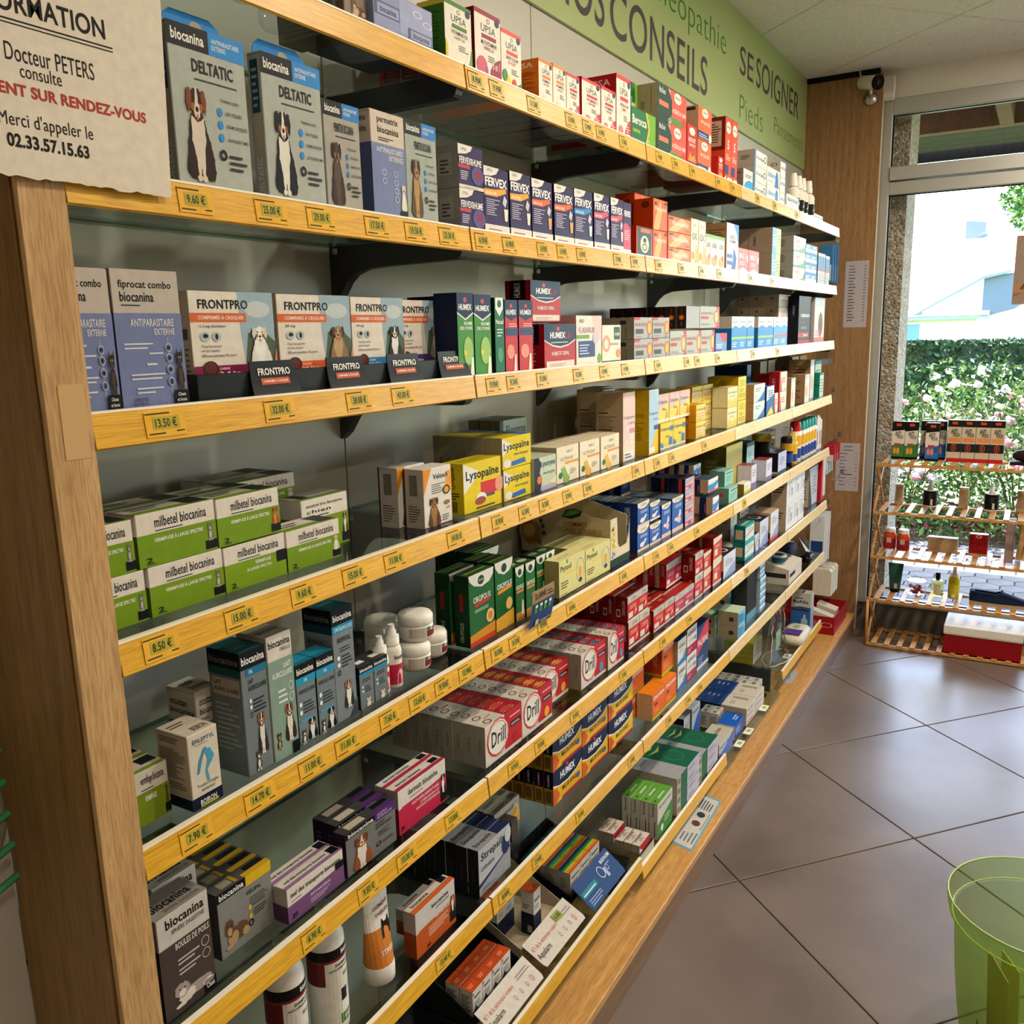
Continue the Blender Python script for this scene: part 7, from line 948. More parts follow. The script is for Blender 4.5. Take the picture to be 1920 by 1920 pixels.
def pump(x, y, z, h, r):
    o = tag(empty('pump_bottle', (x, y, z)), cat='bottle')
    mb = MB(); mb.lathe(0, 0, 0, [(r*.92, 0), (r, .003), (r, h*.50), (r*.88, h*.56), (r*.55, h*.58)], M_BW, 20); mb.build('body', o)
    mb = MB(); mb.lathe(0, 0, h*.585, [(r*.80, 0), (r*.80, h*.12), (r*.5, h*.13), (r*.5, h*.19), (r*.36, h*.2), (r*.36, h*.27)], M_CAPW, 16); mb.build('pump', o)
    mb = MB(); mb.lathe(0, 0, h*.70, [(r*.84, 0), (r*.84, h*.18), (r*.7, h*.26), (r*.35, h*.30)], M_CLEAR, 18); mb.build('clear_cap', o)
    mb = MB(); C_ = lambda a, b: (r*1.02*math.sin(a/r), -r*1.02*math.cos(a/r), b)
    n = 10
    for i in range(n):
        a0, a1 = -1.35*r+2.7*r*i/n, -1.35*r+2.7*r*(i+1)/n
        mb.poly([C_(a0, .006), C_(a1, .006), C_(a1, h*.33), C_(a0, h*.33)], M_PINK)
    D_ = lambda a, b: (r*1.035*math.sin(a/r), -r*1.035*math.cos(a/r), b)
    text_on(mb, 'biocanina', D_, -r*.7, h*.40, r*.9, h*.46, M_INK, 1.5)
    mb.poly([D_(-r*.5, h*.05), D_(r*.2, h*.05), D_(r*.3, h*.22), D_(-r*.1, h*.27), D_(-r*.4, h*.2)], card('#cdbfae')); mb.build('label', o)
    return o
things_at(pump, [(.497, .046, .9815, .104, .0135, 'white and pink pump bottle, left of two beside white jars'), (.527, .046, .9815, .115, .0145, 'white and pink pump bottle, right of two beside white jars')], 'pink pump bottles')
def jar(x, y, z, r, h):
    o = tag(empty('cream_jar', (x, y, z)), cat='jar')
    mb = MB(); mb.lathe(0, 0, 0, [(r*.72, 0), (r*.92, .004), (r, h*.18), (r, h*.56), (r*.9, h*.60)], M_BW, 24); mb.build('body', o)
    mb = MB(); mb.lathe(0, 0, h*.60, [(r*.97, 0), (r*1.0, .001), (r*1.0, h*.26), (r*.9, h*.36), (r*.5, h*.40)], M_CAPW, 24); mb.build('lid', o)
    mb = MB(); C_ = lambda a, b: (r*1.01*math.sin(a/r), -r*1.01*math.cos(a/r), b)
    def band(a0, a1, b0, b1, m):
        n = max(1, int((a1-a0)/r/.2))
        for i in range(n): mb.poly([C_(a0+(a1-a0)*i/n, b0), C_(a0+(a1-a0)*(i+1)/n, b0), C_(a0+(a1-a0)*(i+1)/n, b1), C_(a0+(a1-a0)*i/n, b1)], m)
    band(-r*.25, r*1.35, h*.20, h*.40, card('#7d1f38')); band(-r*.25, r*.05, h*.40, h*.53, card('#4a7a4c')); band(-r*1.3, -r*.3, h*.20, h*.53, card('#b9b3a8'))
    D_ = lambda a, b: (r*1.02*math.sin(a/r), -r*1.02*math.cos(a/r), b)
    text_on(mb, 'biocanina', D_, r*.15, h*.43, r*1.1, h*.52, M_INK, 1.5)
    for k in range(6): mb.poly([D_(-r*1.2, h*(.23+.05*k)), D_(-r*.45, h*(.23+.05*k)), D_(-r*.45, h*(.245+.05*k)), D_(-r*1.2, h*(.245+.05*k))], M_INK)
    mb.build('label', o); return o
things_at(jar, [(.600, .060, .9815, .027, .046, 'white cream jar with maroon label, lower left of the stack'), (.612, .064, 1.0277, .029, .047, 'white cream jar resting on top of the lower jars'),
    (.664, .072, .9815, .027, .046, 'white cream jar with maroon label, lower right of the stack'), (.612, .135, .9815, .029, .075, 'tall white cream jar at the back of the stack')], 'white cream jars')
def shampoo(x, y, z, h, r):
    o = tag(empty('shampoo_bottle', (x, y, z)), cat='bottle')
    mb = MB(); mb.lathe(0, 0, 0, [(r*.93, 0), (r, .004), (r, h*.70), (r*.96, h*.76), (r*.78, h*.83), (r*.45, h*.88), (r*.36, h*.90)], card('#d9d4ca', .18), 28); mb.build('body', o)
    mb = MB(); mb.lathe(0, 0, h*.90, [(r*.40, 0), (r*.40, h*.10)], M_CAPW, 16); mb.build('cap', o)
    mb = MB(); C_ = lambda k: (lambda a, b: (r*k*math.sin(a/r), -r*k*math.cos(a/r), b))
    def band(a0, a1, b0, b1, m, k=1.006):
        n = max(1, int((a1-a0)/r/.2)); F = C_(k)
        for i in range(n): mb.poly([F(a0+(a1-a0)*i/n, b0), F(a0+(a1-a0)*(i+1)/n, b0), F(a0+(a1-a0)*(i+1)/n, b1), F(a0+(a1-a0)*i/n, b1)], m)
    band(-2.6*r, 2.6*r, h*.62, h*.70, M_BLACK); band(-2.6*r, 2.6*r, h*.60, h*.62, card('#7a1f24')); band(-2.6*r, -.9*r, h*.42, h*.60, card('#5c1a20')); band(-.9*r, 1.6*r, h*.06, h*.60, card('#cfcabf'), 1.004)
    F = C_(1.012)
    text_on(mb, 'biocanina', F, .05*r, h*.64, 1.05*r, h*.68, M_WHITE, 1.5)
    text_on(mb, 'SHAMPOOING', F, -.35*r, h*.555, .95*r, h*.58, M_INK, 1); text_on(mb, 'ANTI-D\u00c9MANGEAISONS', F, -.7*r, h*.525, 1.05*r, h*.547, M_INK, 1)
    text_on(mb, 'BIO', F, .1*r, h*.455, .6*r, h*.485, card('#5f7f3c'), 1)
    for q in ((.75, .98), (.66, .9)): pass
    band(-.2*r, 1.5*r, h*.08, h*.16, card('#3f6a2c'), 1.008)
    band(-.1*r, .75*r, h*.16, h*.30, card('#d9d5ce'), 1.008); band(-.1*r, .3*r, h*.26, h*.36, card('#1d1b1e'), 1.01); band(.45*r, .85*r, h*.25, h*.36, card('#1d1b1e'), 1.01)
    text_on(mb, 'CHIENS', F, .05*r, h*.105, .7*r, h*.135, M_WHITE, 1)
    mb.build('label', o); return o
things_at(shampoo, [(.262, .052, .5098, .200, .0285, 'white pet shampoo bottle with black band, nearer of the two'), (.348, .055, .5098, .200, .0285, 'white pet shampoo bottle picturing a dog, farther of the two')], 'white shampoo bottles')
# calming gel tube stands on its cap
tb = tag(empty('gel_tube', (.462, .055, .5098)), 'white and orange pet gel tube standing on its cap', 'tube')
mb = MB(); mb.lathe(0, 0, 0, [(.024, 0), (.026, .002), (.026, .026), (.025, .030)], M_CAPW, 20); mb.build('cap', tb)
mb = MB(); n = 18; R_ = []
for j in range(9):
    t = j/8; z = .030+.128*t; a = .0255+.004*t; b = .0235*(1-t)+.0008
    R_.append([(a*math.cos(2*math.pi*i/n), b*math.sin(2*math.pi*i/n), z) for i in range(n)])
cols = [card('#c87a34')]*4+[M_BW]*5
for j in range(8):
    for i in range(n): mb.poly([R_[j][i], R_[j][(i+1) % n], R_[j+1][(i+1) % n], R_[j+1][i]], cols[j], True)
mb.build('body', tb)
mb = MB()
def TF(a, z):
    t = (z-.030)/.128; A = .0255+.004*t; Bb = .0235*(1-t)+.0008; u = max(-.98, min(.98, a/A)); return (a, -Bb*math.sqrt(1-u*u)-.0008, z)
text_on(mb, 'CL\u00c9MENT', TF, -.014, .125, .022, .132, card('#8c2a34'), 1); text_on(mb, 'TH\u00c9KAN', TF, -.012, .113, .022, .120, card('#8c2a34'), 1)
text_on(mb, 'STRESS', TF, -.012, .050, .018, .058, M_WHITE, 1)
mb.poly([TF(*p) for p in ((-.004, .075), (.018, .075), (.02, .09), (.016, .107), (.011, .099), (.004, .1), (.0, .107), (-.003, .093))], M_BLACK)
mb.build('label', tb)
for i, (x, y) in enumerate(((.340, .060), (.394, .050), (.446, .046), (.440, .108))):
    o = tag(empty('clear_pot', (x, y, 1.9035)), 'round clear pot on the top shelf seen from below, %s from the left' % NTH[i].replace('front', 'first'), 'pot', 'round clear pots on the top shelf')
    mb = MB(); mb.lathe(0, 0, 0, [(.016, 0), (.021, .003), (.024, .009), (.024, .05), (.021, .056)], M_CLEAR, 24); mb.build('body', o)
    mb = MB(); mb.lathe(0, 0, .0565, [(.0235, 0), (.0235, .016), (.021, .018)], card('#3a3b3f', .4), 24); mb.build('lid', o)
# chew tablet trays: black display with four curved name plates
tray = tag(empty('display_tray'), 'black plastic display tray holding four white dog tablet cartons', 'tray')
MK = card('#202226', .35)
mb = MB(); mb.box(.180, .016, 1.4435, .735, .0185, 1.475, MK, b=.0008); mb.box(.180, .0185, 1.4435, .735, .062, 1.4665, MK)
for x in (.181, .321, .455, .586, .7215): mb.box(x, .0187, 1.4667, x+.002, .034, 1.4755, MK)
mb.build('trough', tray)
for x0, x1 in ((.256, .326), (.387, .457), (.512, .584), (.636, .712)):
    mb = MB(); n = 8; P_ = lambda a, t, o=0: (x0+(x1-x0)*a+(.004*(1-t)*(2*a-1)), .0150-.010*(1-t)**1.6-o, 1.4445+.042*t)
    for i in range(n):
        t0, t1 = i/n, (i+1)/n
        mb.poly([P_(0, t0), P_(1, t0), P_(1, t1), P_(0, t1)], MK, True); mb.poly([P_(0, t1, -.0015), P_(1, t1, -.0015), P_(1, t0, -.0015), P_(0, t0, -.0015)], MK, True)
    text_on(mb, 'FRONTPRO', lambda a, b: P_(a, b, .0008), .16, .60, .88, .80, M_WHITE, 1.2)
    mb.raw([P_(a, b, .0006) for a, b in ((.20, .34), (.82, .34), (.82, .52), (.20, .52))], [(0, 1, 2, 3)], card('#b8532f'))
    text_on(mb, 'COMPRIM\u00c9S \u00c0 CROQUER', lambda a, b: P_(a, b, .0012), .24, .39, .78, .48, M_WHITE, 1)
    mb.build('name_plate', tray)
# blue hanging tabs of the two collar cartons
for nm, x0, x1, z0 in (('l', .188, .270, 1.8335), ('r', .312, .402, 1.8335)):
    host = [o for o in COL.objects if o.name.startswith('flea_collar_carton')][0 if nm == 'l' else 1]
    mb = MB(); P0 = host.location
    pts = [(x0, z0), (x0+.004, z0+.013), (x0+.012, z0+.019), (x1-.018, z0+.019), (x1-.006, z0+.012), (x1, z0)]
    mb.prism([(a-P0.x, b-P0.z) for a, b in pts], .018, .0188, card('#2f7fc9', .25)); t = mb.build('hang_tab', host)
    mb = MB(); cx = (x0+x1)/2+.004-P0.x; mb.prism([(cx+.008*math.cos(a), z0+.008+.005*math.sin(a)-P0.z) for a in [i*math.pi/6 for i in range(12)]], .0176, .0192, card('#9a9688')); mb.build('hang_hole', host)
# open cream cardboard counter display on the fifth shelf
gd = tag(empty('counter_display'), 'open cream cardboard counter display with leaf emblem, behind pale yellow cartons', 'display')
MG = card('#c9b892'); X0, X1, Y0, Y1, Z0 = 1.300, 1.408, .030, .262, .9815
mb = MB(); mb.prism([(Y0, Z0+.020), (Y0, Z0+.112), (Y0+.02, Z0+.112), (Y1, Z0+.150), (Y1, Z0+.020)], X0, X0+.0015, MG, 'x')
mb.prism([(Y0, Z0), (Y0, Z0+.020), (Y1, Z0+.020), (Y1, Z0)], X0, X0+.0015, card('#1d3a2c'), 'x'); mb.build('side_panel', gd)
mb = MB(); mb.prism([(Y0+.005, Z0), (Y0+.005, Z0+.105), (Y1, Z0+.170), (Y1, Z0)], X1-.0015, X1, MG, 'x'); mb.build('side_panel', gd)
mb = MB(); mb.box(X0, Y1-.0015, Z0, X1, Y1, Z0+.16, MG); mb.build('back_panel', gd)
mb = MB(); mb.box(X0+.0015, Y0, Z0, X1-.0015, Y1-.0015, Z0+.0015, MG); mb.build('base', gd)
mb = MB(); pts = [(X0, Z0+.018), (X1, Z0+.018), (X1, Z0+.09), (X1-.005, Z0+.06), (X1-.018, Z0+.040), (X0+.05, Z0+.038), (X0+.040, Z0+.05), (X0+.036, Z0+.112), (X0, Z0+.112)]
mb.prism(pts, Y0-.0016, Y0-.0001, card('#d6c9ac')); mb.prism([(X0, Z0), (X1, Z0), (X1, Z0+.018), (X0, Z0+.018)], Y0-.0016, Y0-.0001, card('#1d3a2c'))
for i, (a, b) in enumerate(((.012, .085), (.018, .075), (.010, .066), (.020, .060), (.014, .052), (.021, .046), (.012, .09), (.019, .088))):
    e = ell_pts(X0+a, Z0+b, .0055, .005, 8); mb.raw([(p, Y0-.0019, q) for p, q in e], [tuple(range(8))], card('#d2ac2c'))
for a, b in ((.014, .032), (.021, .028), (.010, .024)):
    e = ell_pts(X0+a, Z0+b, .005, .004, 8); mb.raw([(p, Y0-.0019, q) for p, q in e], [tuple(range(8))], card('#8a7aa8'))
mb.build('front_lip', gd)
mb = MB(); G_ = lambda a, b, l=0: (X0-.0003-.0002*l, Y1-a*(Y1-Y0), Z0+b*.16)
marks(mb, lambda u, v, l: G_(u, v, l), [('e', .12, .42, .14, .20, '#b8a06a'), ('e', .12, .42, .12, .17, '#a8763a'), ('e', .10, .44, .07, .10, '#c9a062'),
    ('e', .26, .52, .02, .04, '#5a4a6c'), ('e', .27, .42, .02, .04, '#4a4a5c'), ('e', .24, .60, .02, .04, '#5a4a6c'), ('e', .22, .28, .02, .04, '#7a6a3c'), ('e', .10, .66, .03, .03, '#c4a83c'), ('e', .04, .62, .02, .03, '#c4a83c'),
    ('p', [(.48, .70), (.53, .80), (.62, .825), (.71, .80), (.68, .72), (.58, .67)], '#1f3d24'), ('p', [(.49, .705), (.54, .785), (.62, .81), (.70, .79), (.59, .72)], '#5a8c3c'),
    ('t', 'GOMMES', .50, .565, .76, .635, '#a8722c', .5), ('t', 'GORGE SENSIBLE', .42, .475, .92, .545, '#a8722c', .5)])
mb.build('print', gd)
# folded promotion card on the fifth rail
pc = tag(empty('promotion_card'), 'blue promotion card with bronze top, folded over the fifth price rail', 'card')
mb = MB(); Q_ = lambda u, v: (.868+u*.086-.016*(1-v), -.0100-.0035*math.sin(v*3), .979+.066*v)
for i in range(6):
    v0, v1 = i/6, (i+1)/6
    mb.poly([Q_(0, v0), Q_(1, v0), Q_(1, v1), Q_(0, v1)], card('#203a6c' if i < 4 else '#8a6a3c'), True)
    mb.poly([tuple((p[0], p[1]+.0008, p[2])) for p in (Q_(0, v1), Q_(1, v1), Q_(1, v0), Q_(0, v0))], card('#c8c0b0'), True)
mb.build('sheet', pc)
mb = MB(); F_ = lambda u, v, l: tuple((Q_(u, v)[0], Q_(u, v)[1]-.0004-.0002*l, Q_(u, v)[2]))
marks(mb, F_, [('t', '2,00\u20ac', .12, .74, .62, .93, '#2c1c12', 1.5), ('g', .68, .76, .95, .92, 2, '#2c1c12')]+[('r', .10+.2*k, .40, .24+.2*k, .62, '#3f7a3a') for k in range(4)]+[('r', .12+.2*k, .55, .22+.2*k, .62, '#d8d6cc') for k in range(4)]+[('r', .2, .05, .34, .2, '#c8b070'), ('g', .42, .06, .9, .16, 2, '#c8b070')])
mb.build('print', pc)
# ------------------------------------------------------------------ seventh shelf, far bays: tins, first aid pouch, clear bag
M_TEAL = card('#1f5f70'); M_KRAFT = card('#b5a080'); M_BOXW = card('#cfc4b4')
td = tag(empty('tin_display', (2.955, .012, .5098)), 'slanted cardboard tray with round teal tins', 'display')
mb = MB(); mb.prism([(0, 0), (.24, 0), (.24, .115), (0, .062)], 0, .215, M_BOXW, 'x'); mb.build('carton_body', td)
mb = MB(); mb.box(.014, -.0006, .028, .100, -.0002, .042, M_INK); marks(mb, lambda u, v, l: (-.0004, .24*(1-u), .06*v), [('r', .45, .45, .95, .75, '#2a2c30'), ('g', .1, .15, .5, .35, 2, '#6a645c')]); mb.build('print', td)
for i, (a, b) in enumerate(((.055, .055), (.055, .125), (.055, .195), (.125, .195))):
    tn = tag(empty('salve_tin', (2.955+a, .012+b, .5098+.066+b*.2)), 'round teal tin in the cardboard tray, %s' % ('nearest the front', 'second from the front', 'third, at the back left', 'at the back right')[i], 'tin', 'round teal tins')
    mb = MB(); mb.lathe(0, 0, .004, [(.026, 0), (.028, .003), (.028, .020)], M_TEAL, 20); mb.build('body', tn)
    mb = MB(); mb.lathe(0, 0, .024, [(.030, 0), (.030, .007), (.027, .008)], card('#b9bec0', .3), 20); mb.lathe(0, 0, .0325, [(.018, 0), (.018, .0004)], M_INK, 16); mb.build('lid', tn)
for i, (a, b) in enumerate(((.125, .055), (.125, .125), (.18, .055), (.18, .125), (.18, .195))):
    mb = MB(); mb.lathe(a, b, .0625+b*.221, [(.020, 0), (.020, .0035)], card('#6a5c48'), 16); mb.build('recess', td)
def pillow(name, parent, c, s, mat, n=14, p=.5, bump=0, seed=1):
    """soft filled body: superellipsoid with small dents"""
    r_ = random.Random(seed); mb = MB(); m = n//2; vs = []; fs = []
    sg = lambda v, e: math.copysign(abs(v)**e, v)
    for j in range(m+1):
        ph = -math.pi/2+math.pi*j/m
        for i in range(n):
            th = 2*math.pi*i/n; k = 1+r_.uniform(-bump, bump)
            vs.append((c[0]+s[0]*sg(math.cos(ph), p)*sg(math.cos(th), p)*k, c[1]+s[1]*sg(math.cos(ph), p)*sg(math.sin(th), p)*k, c[2]+s[2]*sg(math.sin(ph), .8)*k))
    for j in range(m):
        for i in range(n): fs.append((j*n+i, j*n+(i+1) % n, (j+1)*n+(i+1) % n, (j+1)*n+i))
    mb.raw(vs, fs, mat, True); return mb.build(name, parent)
fa = tag(empty('first_aid_pouch', (3.265, .115, .5118)), 'dark navy first aid pouch with white cross', 'pouch')
pillow('body', fa, (0, 0, .052), (.085, .056, .050), card('#141a2c', .6), p=.6, bump=.03)
mb = MB(); mb.box(-.045, -.03, .1065, .005, -.018, .109, M_WHITE); mb.box(-.026, -.049, .1065, -.014, .001, .109, M_WHITE); mb.build('cross', fa)
bb = tag(empty('black_bag', (3.285, .0285, .5118)), 'shiny black folded bag at the shelf edge beside navy pouch', 'bag')
pillow('body', bb, (.065, 0, .020), (.055, .026, .020), card('#0d0d10', .25), p=.7, bump=.08, seed=4)
cb = tag(empty('clear_pack', (3.475, .075, .5108)), 'clear plastic pyramid pack with white insert near shelf end', 'pack')
mb = MB(); mb.raw([(-.035, -.04, 0), (.035, -.04, 0), (.035, .04, 0), (-.035, .04, 0), (-.03, .0, .085), (.03, .0, .085)], [(0, 3, 2, 1), (0, 1, 5, 4), (3, 4, 5, 2), (0, 4, 3), (1, 2, 5)], M_CLEAR); mb.build('film', cb)
mb = MB(); mb.raw([(-.028, -.03, .003), (.028, -.03, .003), (0, .02, .075)], [(0, 1, 2)], card('#c8ced2')); mb.raw([(-.02, .02, .004), (.02, .02, .004), (0, -.005, .05)], [(0, 1, 2)], card('#3c6a4c')); mb.build('insert', cb)
for i, (x, col, nm) in enumerate(((3.30, '#c8542c', 'orange'), (3.38, '#7a2a4c', 'plum'))):
    o = tag(empty('small_pouch', (x, .20, .5098)), '%s small pouch behind the navy pouch' % nm, 'pouch')
    pillow('body', o, (0, 0, .07), (.03, .028, .07), card(col, .4), p=.7, bump=.05, seed=i+7)

# ------------------------------------------------------------------ bottom level: lower glass shelves, trays and counter displays
def shelf8(k, z, x0, x1, rail_y, y0=.006, br=True):
    sh = tag(empty('glass_shelf'), 'bottom glass shelf in the %s' % BAY[k], 'shelf', 'glass shelves')
    mb = MB(); c = .012
    mb.prism([(x0, y0+c), (x0+c, y0), (x1-c, y0), (x1, y0+c), (x1, D-.004), (x0, D-.004)], z-.0095, z-.003, M_GLASS, 'z'); mb.build('glass_panel', sh)
    if rail_y is not None: rail(sh, x0, x1, z, rail_y, M_RAIL)
    for x in (x0+.03, x1-.03):
        mb = MB(); mb.box(x-.008, .05, .0895, x+.008, D-.02, z-.0098, M_DARKMETAL); mb.build('support', sh)
    return sh
shelf8(0, .195, .04, .708, 0); shelf8(1, .195, .714, 1.418, 0); shelf8(2, .165, 1.424, 2.128, 0); shelf8(3, .113, 2.136, 2.842, None, y0=-.002); shelf8(4, .192, 2.848, 3.552, 0)
def counter_tray(name, label, x0, y0, x1, y1, z, inner, lipcol, lip, back=.09, writing=(), liph=.03):
    """cardboard tray: base, sloping side cheeks, back wall and a slanted printed front lip"""
    o = tag(empty(name), label, 'display'); m = card(inner); t = .0015
    mb = MB(); mb.box(x0, y0, z, x1, y1, z+.004, m); mb.build('base', o)
    for x in (x0, x1-t):
        mb = MB(); mb.prism([(y0, z+.0042), (y0, z+.022), (y1, z+back), (y1, z+.0042)], x, x+t, m, 'x'); mb.build('side_panel', o)
    mb = MB(); mb.box(x0+t, y1-t, z+.0042, x1-t, y1, z+back, m); mb.build('back_panel', o)
    yl = lip; P_ = lambda u, v, l=0: (x0+u*(x1-x0), yl+(y0-.0015-yl)*v-.0002*l*.6, z+.003+liph*v+.0002*l)
    mb = MB(); lc = card(lipcol); mb.raw([P_(.02, 0), P_(.98, 0), P_(1, .12), P_(1, 1), P_(0, 1), P_(0, .12)], [(0, 1, 2, 3, 4, 5)], lc)
    mb.raw([(a, b+.0006, c-.0012) for a, b, c in (P_(.02, 0), P_(.98, 0), P_(1, .12), P_(1, 1), P_(0, 1), P_(0, .12))], [(5, 4, 3, 2, 1, 0)], lc); mb.build('front_lip', o)
    mb = MB(); marks(mb, P_, list(writing)); mb.build('print', o)
    return o
aq = [('t', "N\u00b01 de la s\u00e9cheresse oculaire", .04, .56, .60, .72, '#b8502c', .5), ('t', 'Aqualarm', .03, .20, .30, .46, '#22262c', .6), ('o', .52, .30, .018, .10, .3, '#c08a80'), ('o', .64, .30, .018, .10, .3, '#c08a80'), ('o', .76, .30, .018, .10, .3, '#c08a80'), ('o', .87, .30, .022, .12, .3, '#c08a80'), ('g', .70, .60, .95, .8, 2, '#8a8078')]
counter_tray('counter_display', 'dark cardboard tray with white lip, nearest on bottom shelf', .738, .066, .925, .215, .193, '#17181c', '#c9bfb4', .012, .10, aq)
counter_tray('counter_display', 'white cardboard tray with one tall carton, second on bottom shelf', .950, .082, 1.140, .235, .193, '#b5a58c', '#c9bfb4', .020, .10, aq+[('r', .62, .62, .78, .9, '#8f9a3a'), ('t', '16.00\u20ac', .64, .68, .76, .84, '#22260f', 1)])
counter_tray('counter_display', 'black cardboard tray with blue printed lip, holding rainbow topped cartons', 1.165, .072, 1.350, .235, .193, '#101522', '#23406e', .012, .085,
    [('r', .03, .42, .42, .62, '#2a7a84'), ('g', .05, .47, .38, .57, 1, '#b8d4d4'), ('g', .06, .10, .5, .34, 3, '#8a9cc0'), ('o', .60, .58, .07, .20, .15, '#c8cfdc'), ('r', .66, .30, .72, .62, '#9aa8c4'), ('o', .76, .55, .03, .10, .2, '#c8cfdc'), ('t', 'BAUSCH+LOMB', .70, .74, .97, .86, '#d6dbe6', 1.5), ('g', .74, .62, .95, .68, 1, '#a8b4cc')], liph=.045)
for q in (
 ('aqua', 8, .750, .074, .1975, .0365, .0625, .033, (4, 2, 1), 0, 'in the dark tray'),
 ('aqua_t', 8, 1.022, .090, .1975, .034, .108, .034, (1, 1, 1), 0, 'alone in the white tray'),
 ('aqua_t', 8, .965, .150, .1975, .037, .095, .034, (2, 2, 1), 0, 'grouped behind'),
 ('rainbow', 8, 1.176, .078, .1975, .054, .068, .034, (3, 4, 1), 0, ''),
 ('redwhite_flat', 8, 1.434, .010, .1935, .072, .022, .0235, (1, 3, 1), 0, 'on the clear tray'),
 ('redwhite_flat', 8, 1.442, .086, .1935, .072, .030, .0235, (1, 2, 1), 0, 'in the rear pair'),
 ('sensiotic', 8, 1.560, .010, .1625, .112, .106, .0265, (1, 4, 1), 0, ''),
 ('sensi_flat', 8, 1.700, .008, .1625, .190, .0285, .175, (1, 1, 4), 0, 'left stack'),
 ('sensi_flat', 8, 1.894, .012, .1625, .190, .0285, .165, (1, 1, 3), 0, 'right stack'),
 ('white_flatb', 8, 2.470, .030, .1105, .118, .0225, .095, (2, 1, 3), 0, ''),
 ('blue_flat', 8, 2.470, .127, .1105, .118, .022, .135, (2, 1, 3), 0, ''),
 ('white_cube', 8, 2.395, .110, .1105, .034, .062, .034, (2, 2, 1), 0, 'left cluster'),
 ('white_cube', 8, 2.712, .060, .1105, .040, .062, .036, (2, 5, 1), 0, 'right rows'),
 ('blue_box2', 8, 2.345, .035, .1105, .110, .052, .065, (1, 1, 1), 0, ''),
 ('blephaclean', 8, 2.155, .030, .1105, .150, .066, .075, (1, 1, 1), 0, ''),
 ('ophtaxia', 8, 2.165, .155, .1105, .062, .125, .085, (1, 1, 1), 0, ''),
 ('opti_blue', 8, 2.232, .150, .1105, .085, .135, .045, (1, 1, 1), 0, ''),
 ('yelwhite_flat', 8, 2.870, .120, .1895, .130, .022, .120, (1, 1, 4), 0, ''),
 ('renu', 8, 3.362, .008, .1895, .060, .175, .085, (1, 1, 1), 0, ''),
): block(*q)
ct = tag(empty('clear_tray', (1.428, .006, .1625)), 'flat clear plastic tray under the red ended cartons', 'tray')
mb = MB(); mb.box(0, 0, 0, .095, .165, .0305, M_CLEAR); mb.box(.002, -.0004, .002, .093, 0, .028, card('#b4ab98')); mb.build('body', ct)
# leaflet hanging below the shelf, card on the plinth, loose price cards
lf = tag(empty('leaflet'), 'white leaflet with pale blue border lying on the plinth edge', 'leaflet')
mb = MB(); L_ = lambda u, v, l=0: (1.665+.30*u+.02*v, -.050+.075*v+.01*u, .0896+.0002*l)
mb.poly([L_(0, 0), L_(1, 0), L_(1, 1), L_(0, 1)], card('#6fa4bc')); mb.build('sheet', lf)
mb = MB(); marks(mb, L_, [('r', .03, .08, .97, 1, '#c9c6be'), ('g', .1, .15, .3, .8, 4, '#6c7a84'), ('e', .45, .45, .05, .18, '#6a3c3c'), ('e', .62, .45, .05, .18, '#3a3c48'), ('g', .72, .2, .92, .8, 5, '#4a5058'), ('g', .36, .12, .68, .22, 1, '#8a8a84')]); mb.build('print', lf)
pk = tag(empty('price_card', (2.985, -.002, .0892)), 'pale grey price card lying on the plinth below the shelf', 'card')
mb = MB(); mb.box(0, 0, 0, .150, .052, .0008, card('#a9aaa8')); mb.box(.05, .02, .0008, .09, .024, .0010, card('#5a6a52')); mb.build('sheet', pk)
for i, (x, y, z) in enumerate(((2.30, -.0, .1105), (2.41, .0, .1105), (2.63, .004, .1105), (3.0, .012, .1895))):
    o = tag(empty('price_card', (x, y, z)), 'small white price card with green field, %s' % ('left of the three beside blue carton', 'middle of the three beside blue carton', 'beside the cream flat cartons', 'beside the clear pouch')[i], 'card', 'loose price cards')
    mb = MB(); mb.box(0, 0, 0, .055, .026, .0015, M_WHITE); mb.box(.02, .006, .0015, .042, .02, .0017, card('#a4b43c')); mb.build('sheet', o)
# clear vinyl pouch, wipes, red display with white items
cp = tag(empty('vinyl_pouch', (2.985, .06, .1925)), 'clear vinyl toiletry pouch with cream piping, upright on bottom shelf', 'pouch')
mb = MB(); r_ = random.Random(2); n = 10; g = []
for side in (0, 1):
    for j in range(n+1):
        for i in range(n+1):
            u, v = i/n, j/n; w = .115*(1-.25*v); bul = .045*(1-v)*math.sin(math.pi*u)+.006
            g.append((-w+2*w*u+r_.uniform(-.004, .004), (bul if side else -bul)+r_.uniform(-.004, .004), .195*v*(1+.06*math.sin(3*u))))
fs = []
for side in (0, 1):
    o_ = side*(n+1)**2
    for j in range(n):
        for i in range(n):
            a = o_+j*(n+1)+i; q = (a, a+1, a+n+2, a+n+1); fs.append(q if side else q[::-1])
mb.raw(g, fs, thin_glass('vinyl', (.84, .86, .83), 2.0, .15), True); mb.build('film', cp)
mb = MB(); mb.tube([g[j*(n+1)] for j in range(n+1)], .0022, M_BOXW); mb.tube([g[j*(n+1)+n] for j in range(n+1)], .0022, M_BOXW); mb.tube([g[i] for i in range(n+1)], .0022, M_BOXW); mb.tube([g[(n+1)**2+i] for i in range(n+1)], .0022, M_BOXW); mb.build('piping', cp)
mb = MB(); mb.box(-.04, -.01, .05, .03, -.008, .12, card('#9fc4a0')); mb.box(.0, .0, .03, .06, .002, .10, card('#b8bcc4')); mb.build('insert', cp)
wp = tag(empty('wipes_pack', (3.235, .040, .1895)), 'white and purple packet of wipes overhanging the bottom shelf', 'packet')
pillow('body', wp, (0, -.0, .028), (.105, .052, .028), card('#d5cdbb', .35), n=20, p=.55, bump=.015, seed=3)
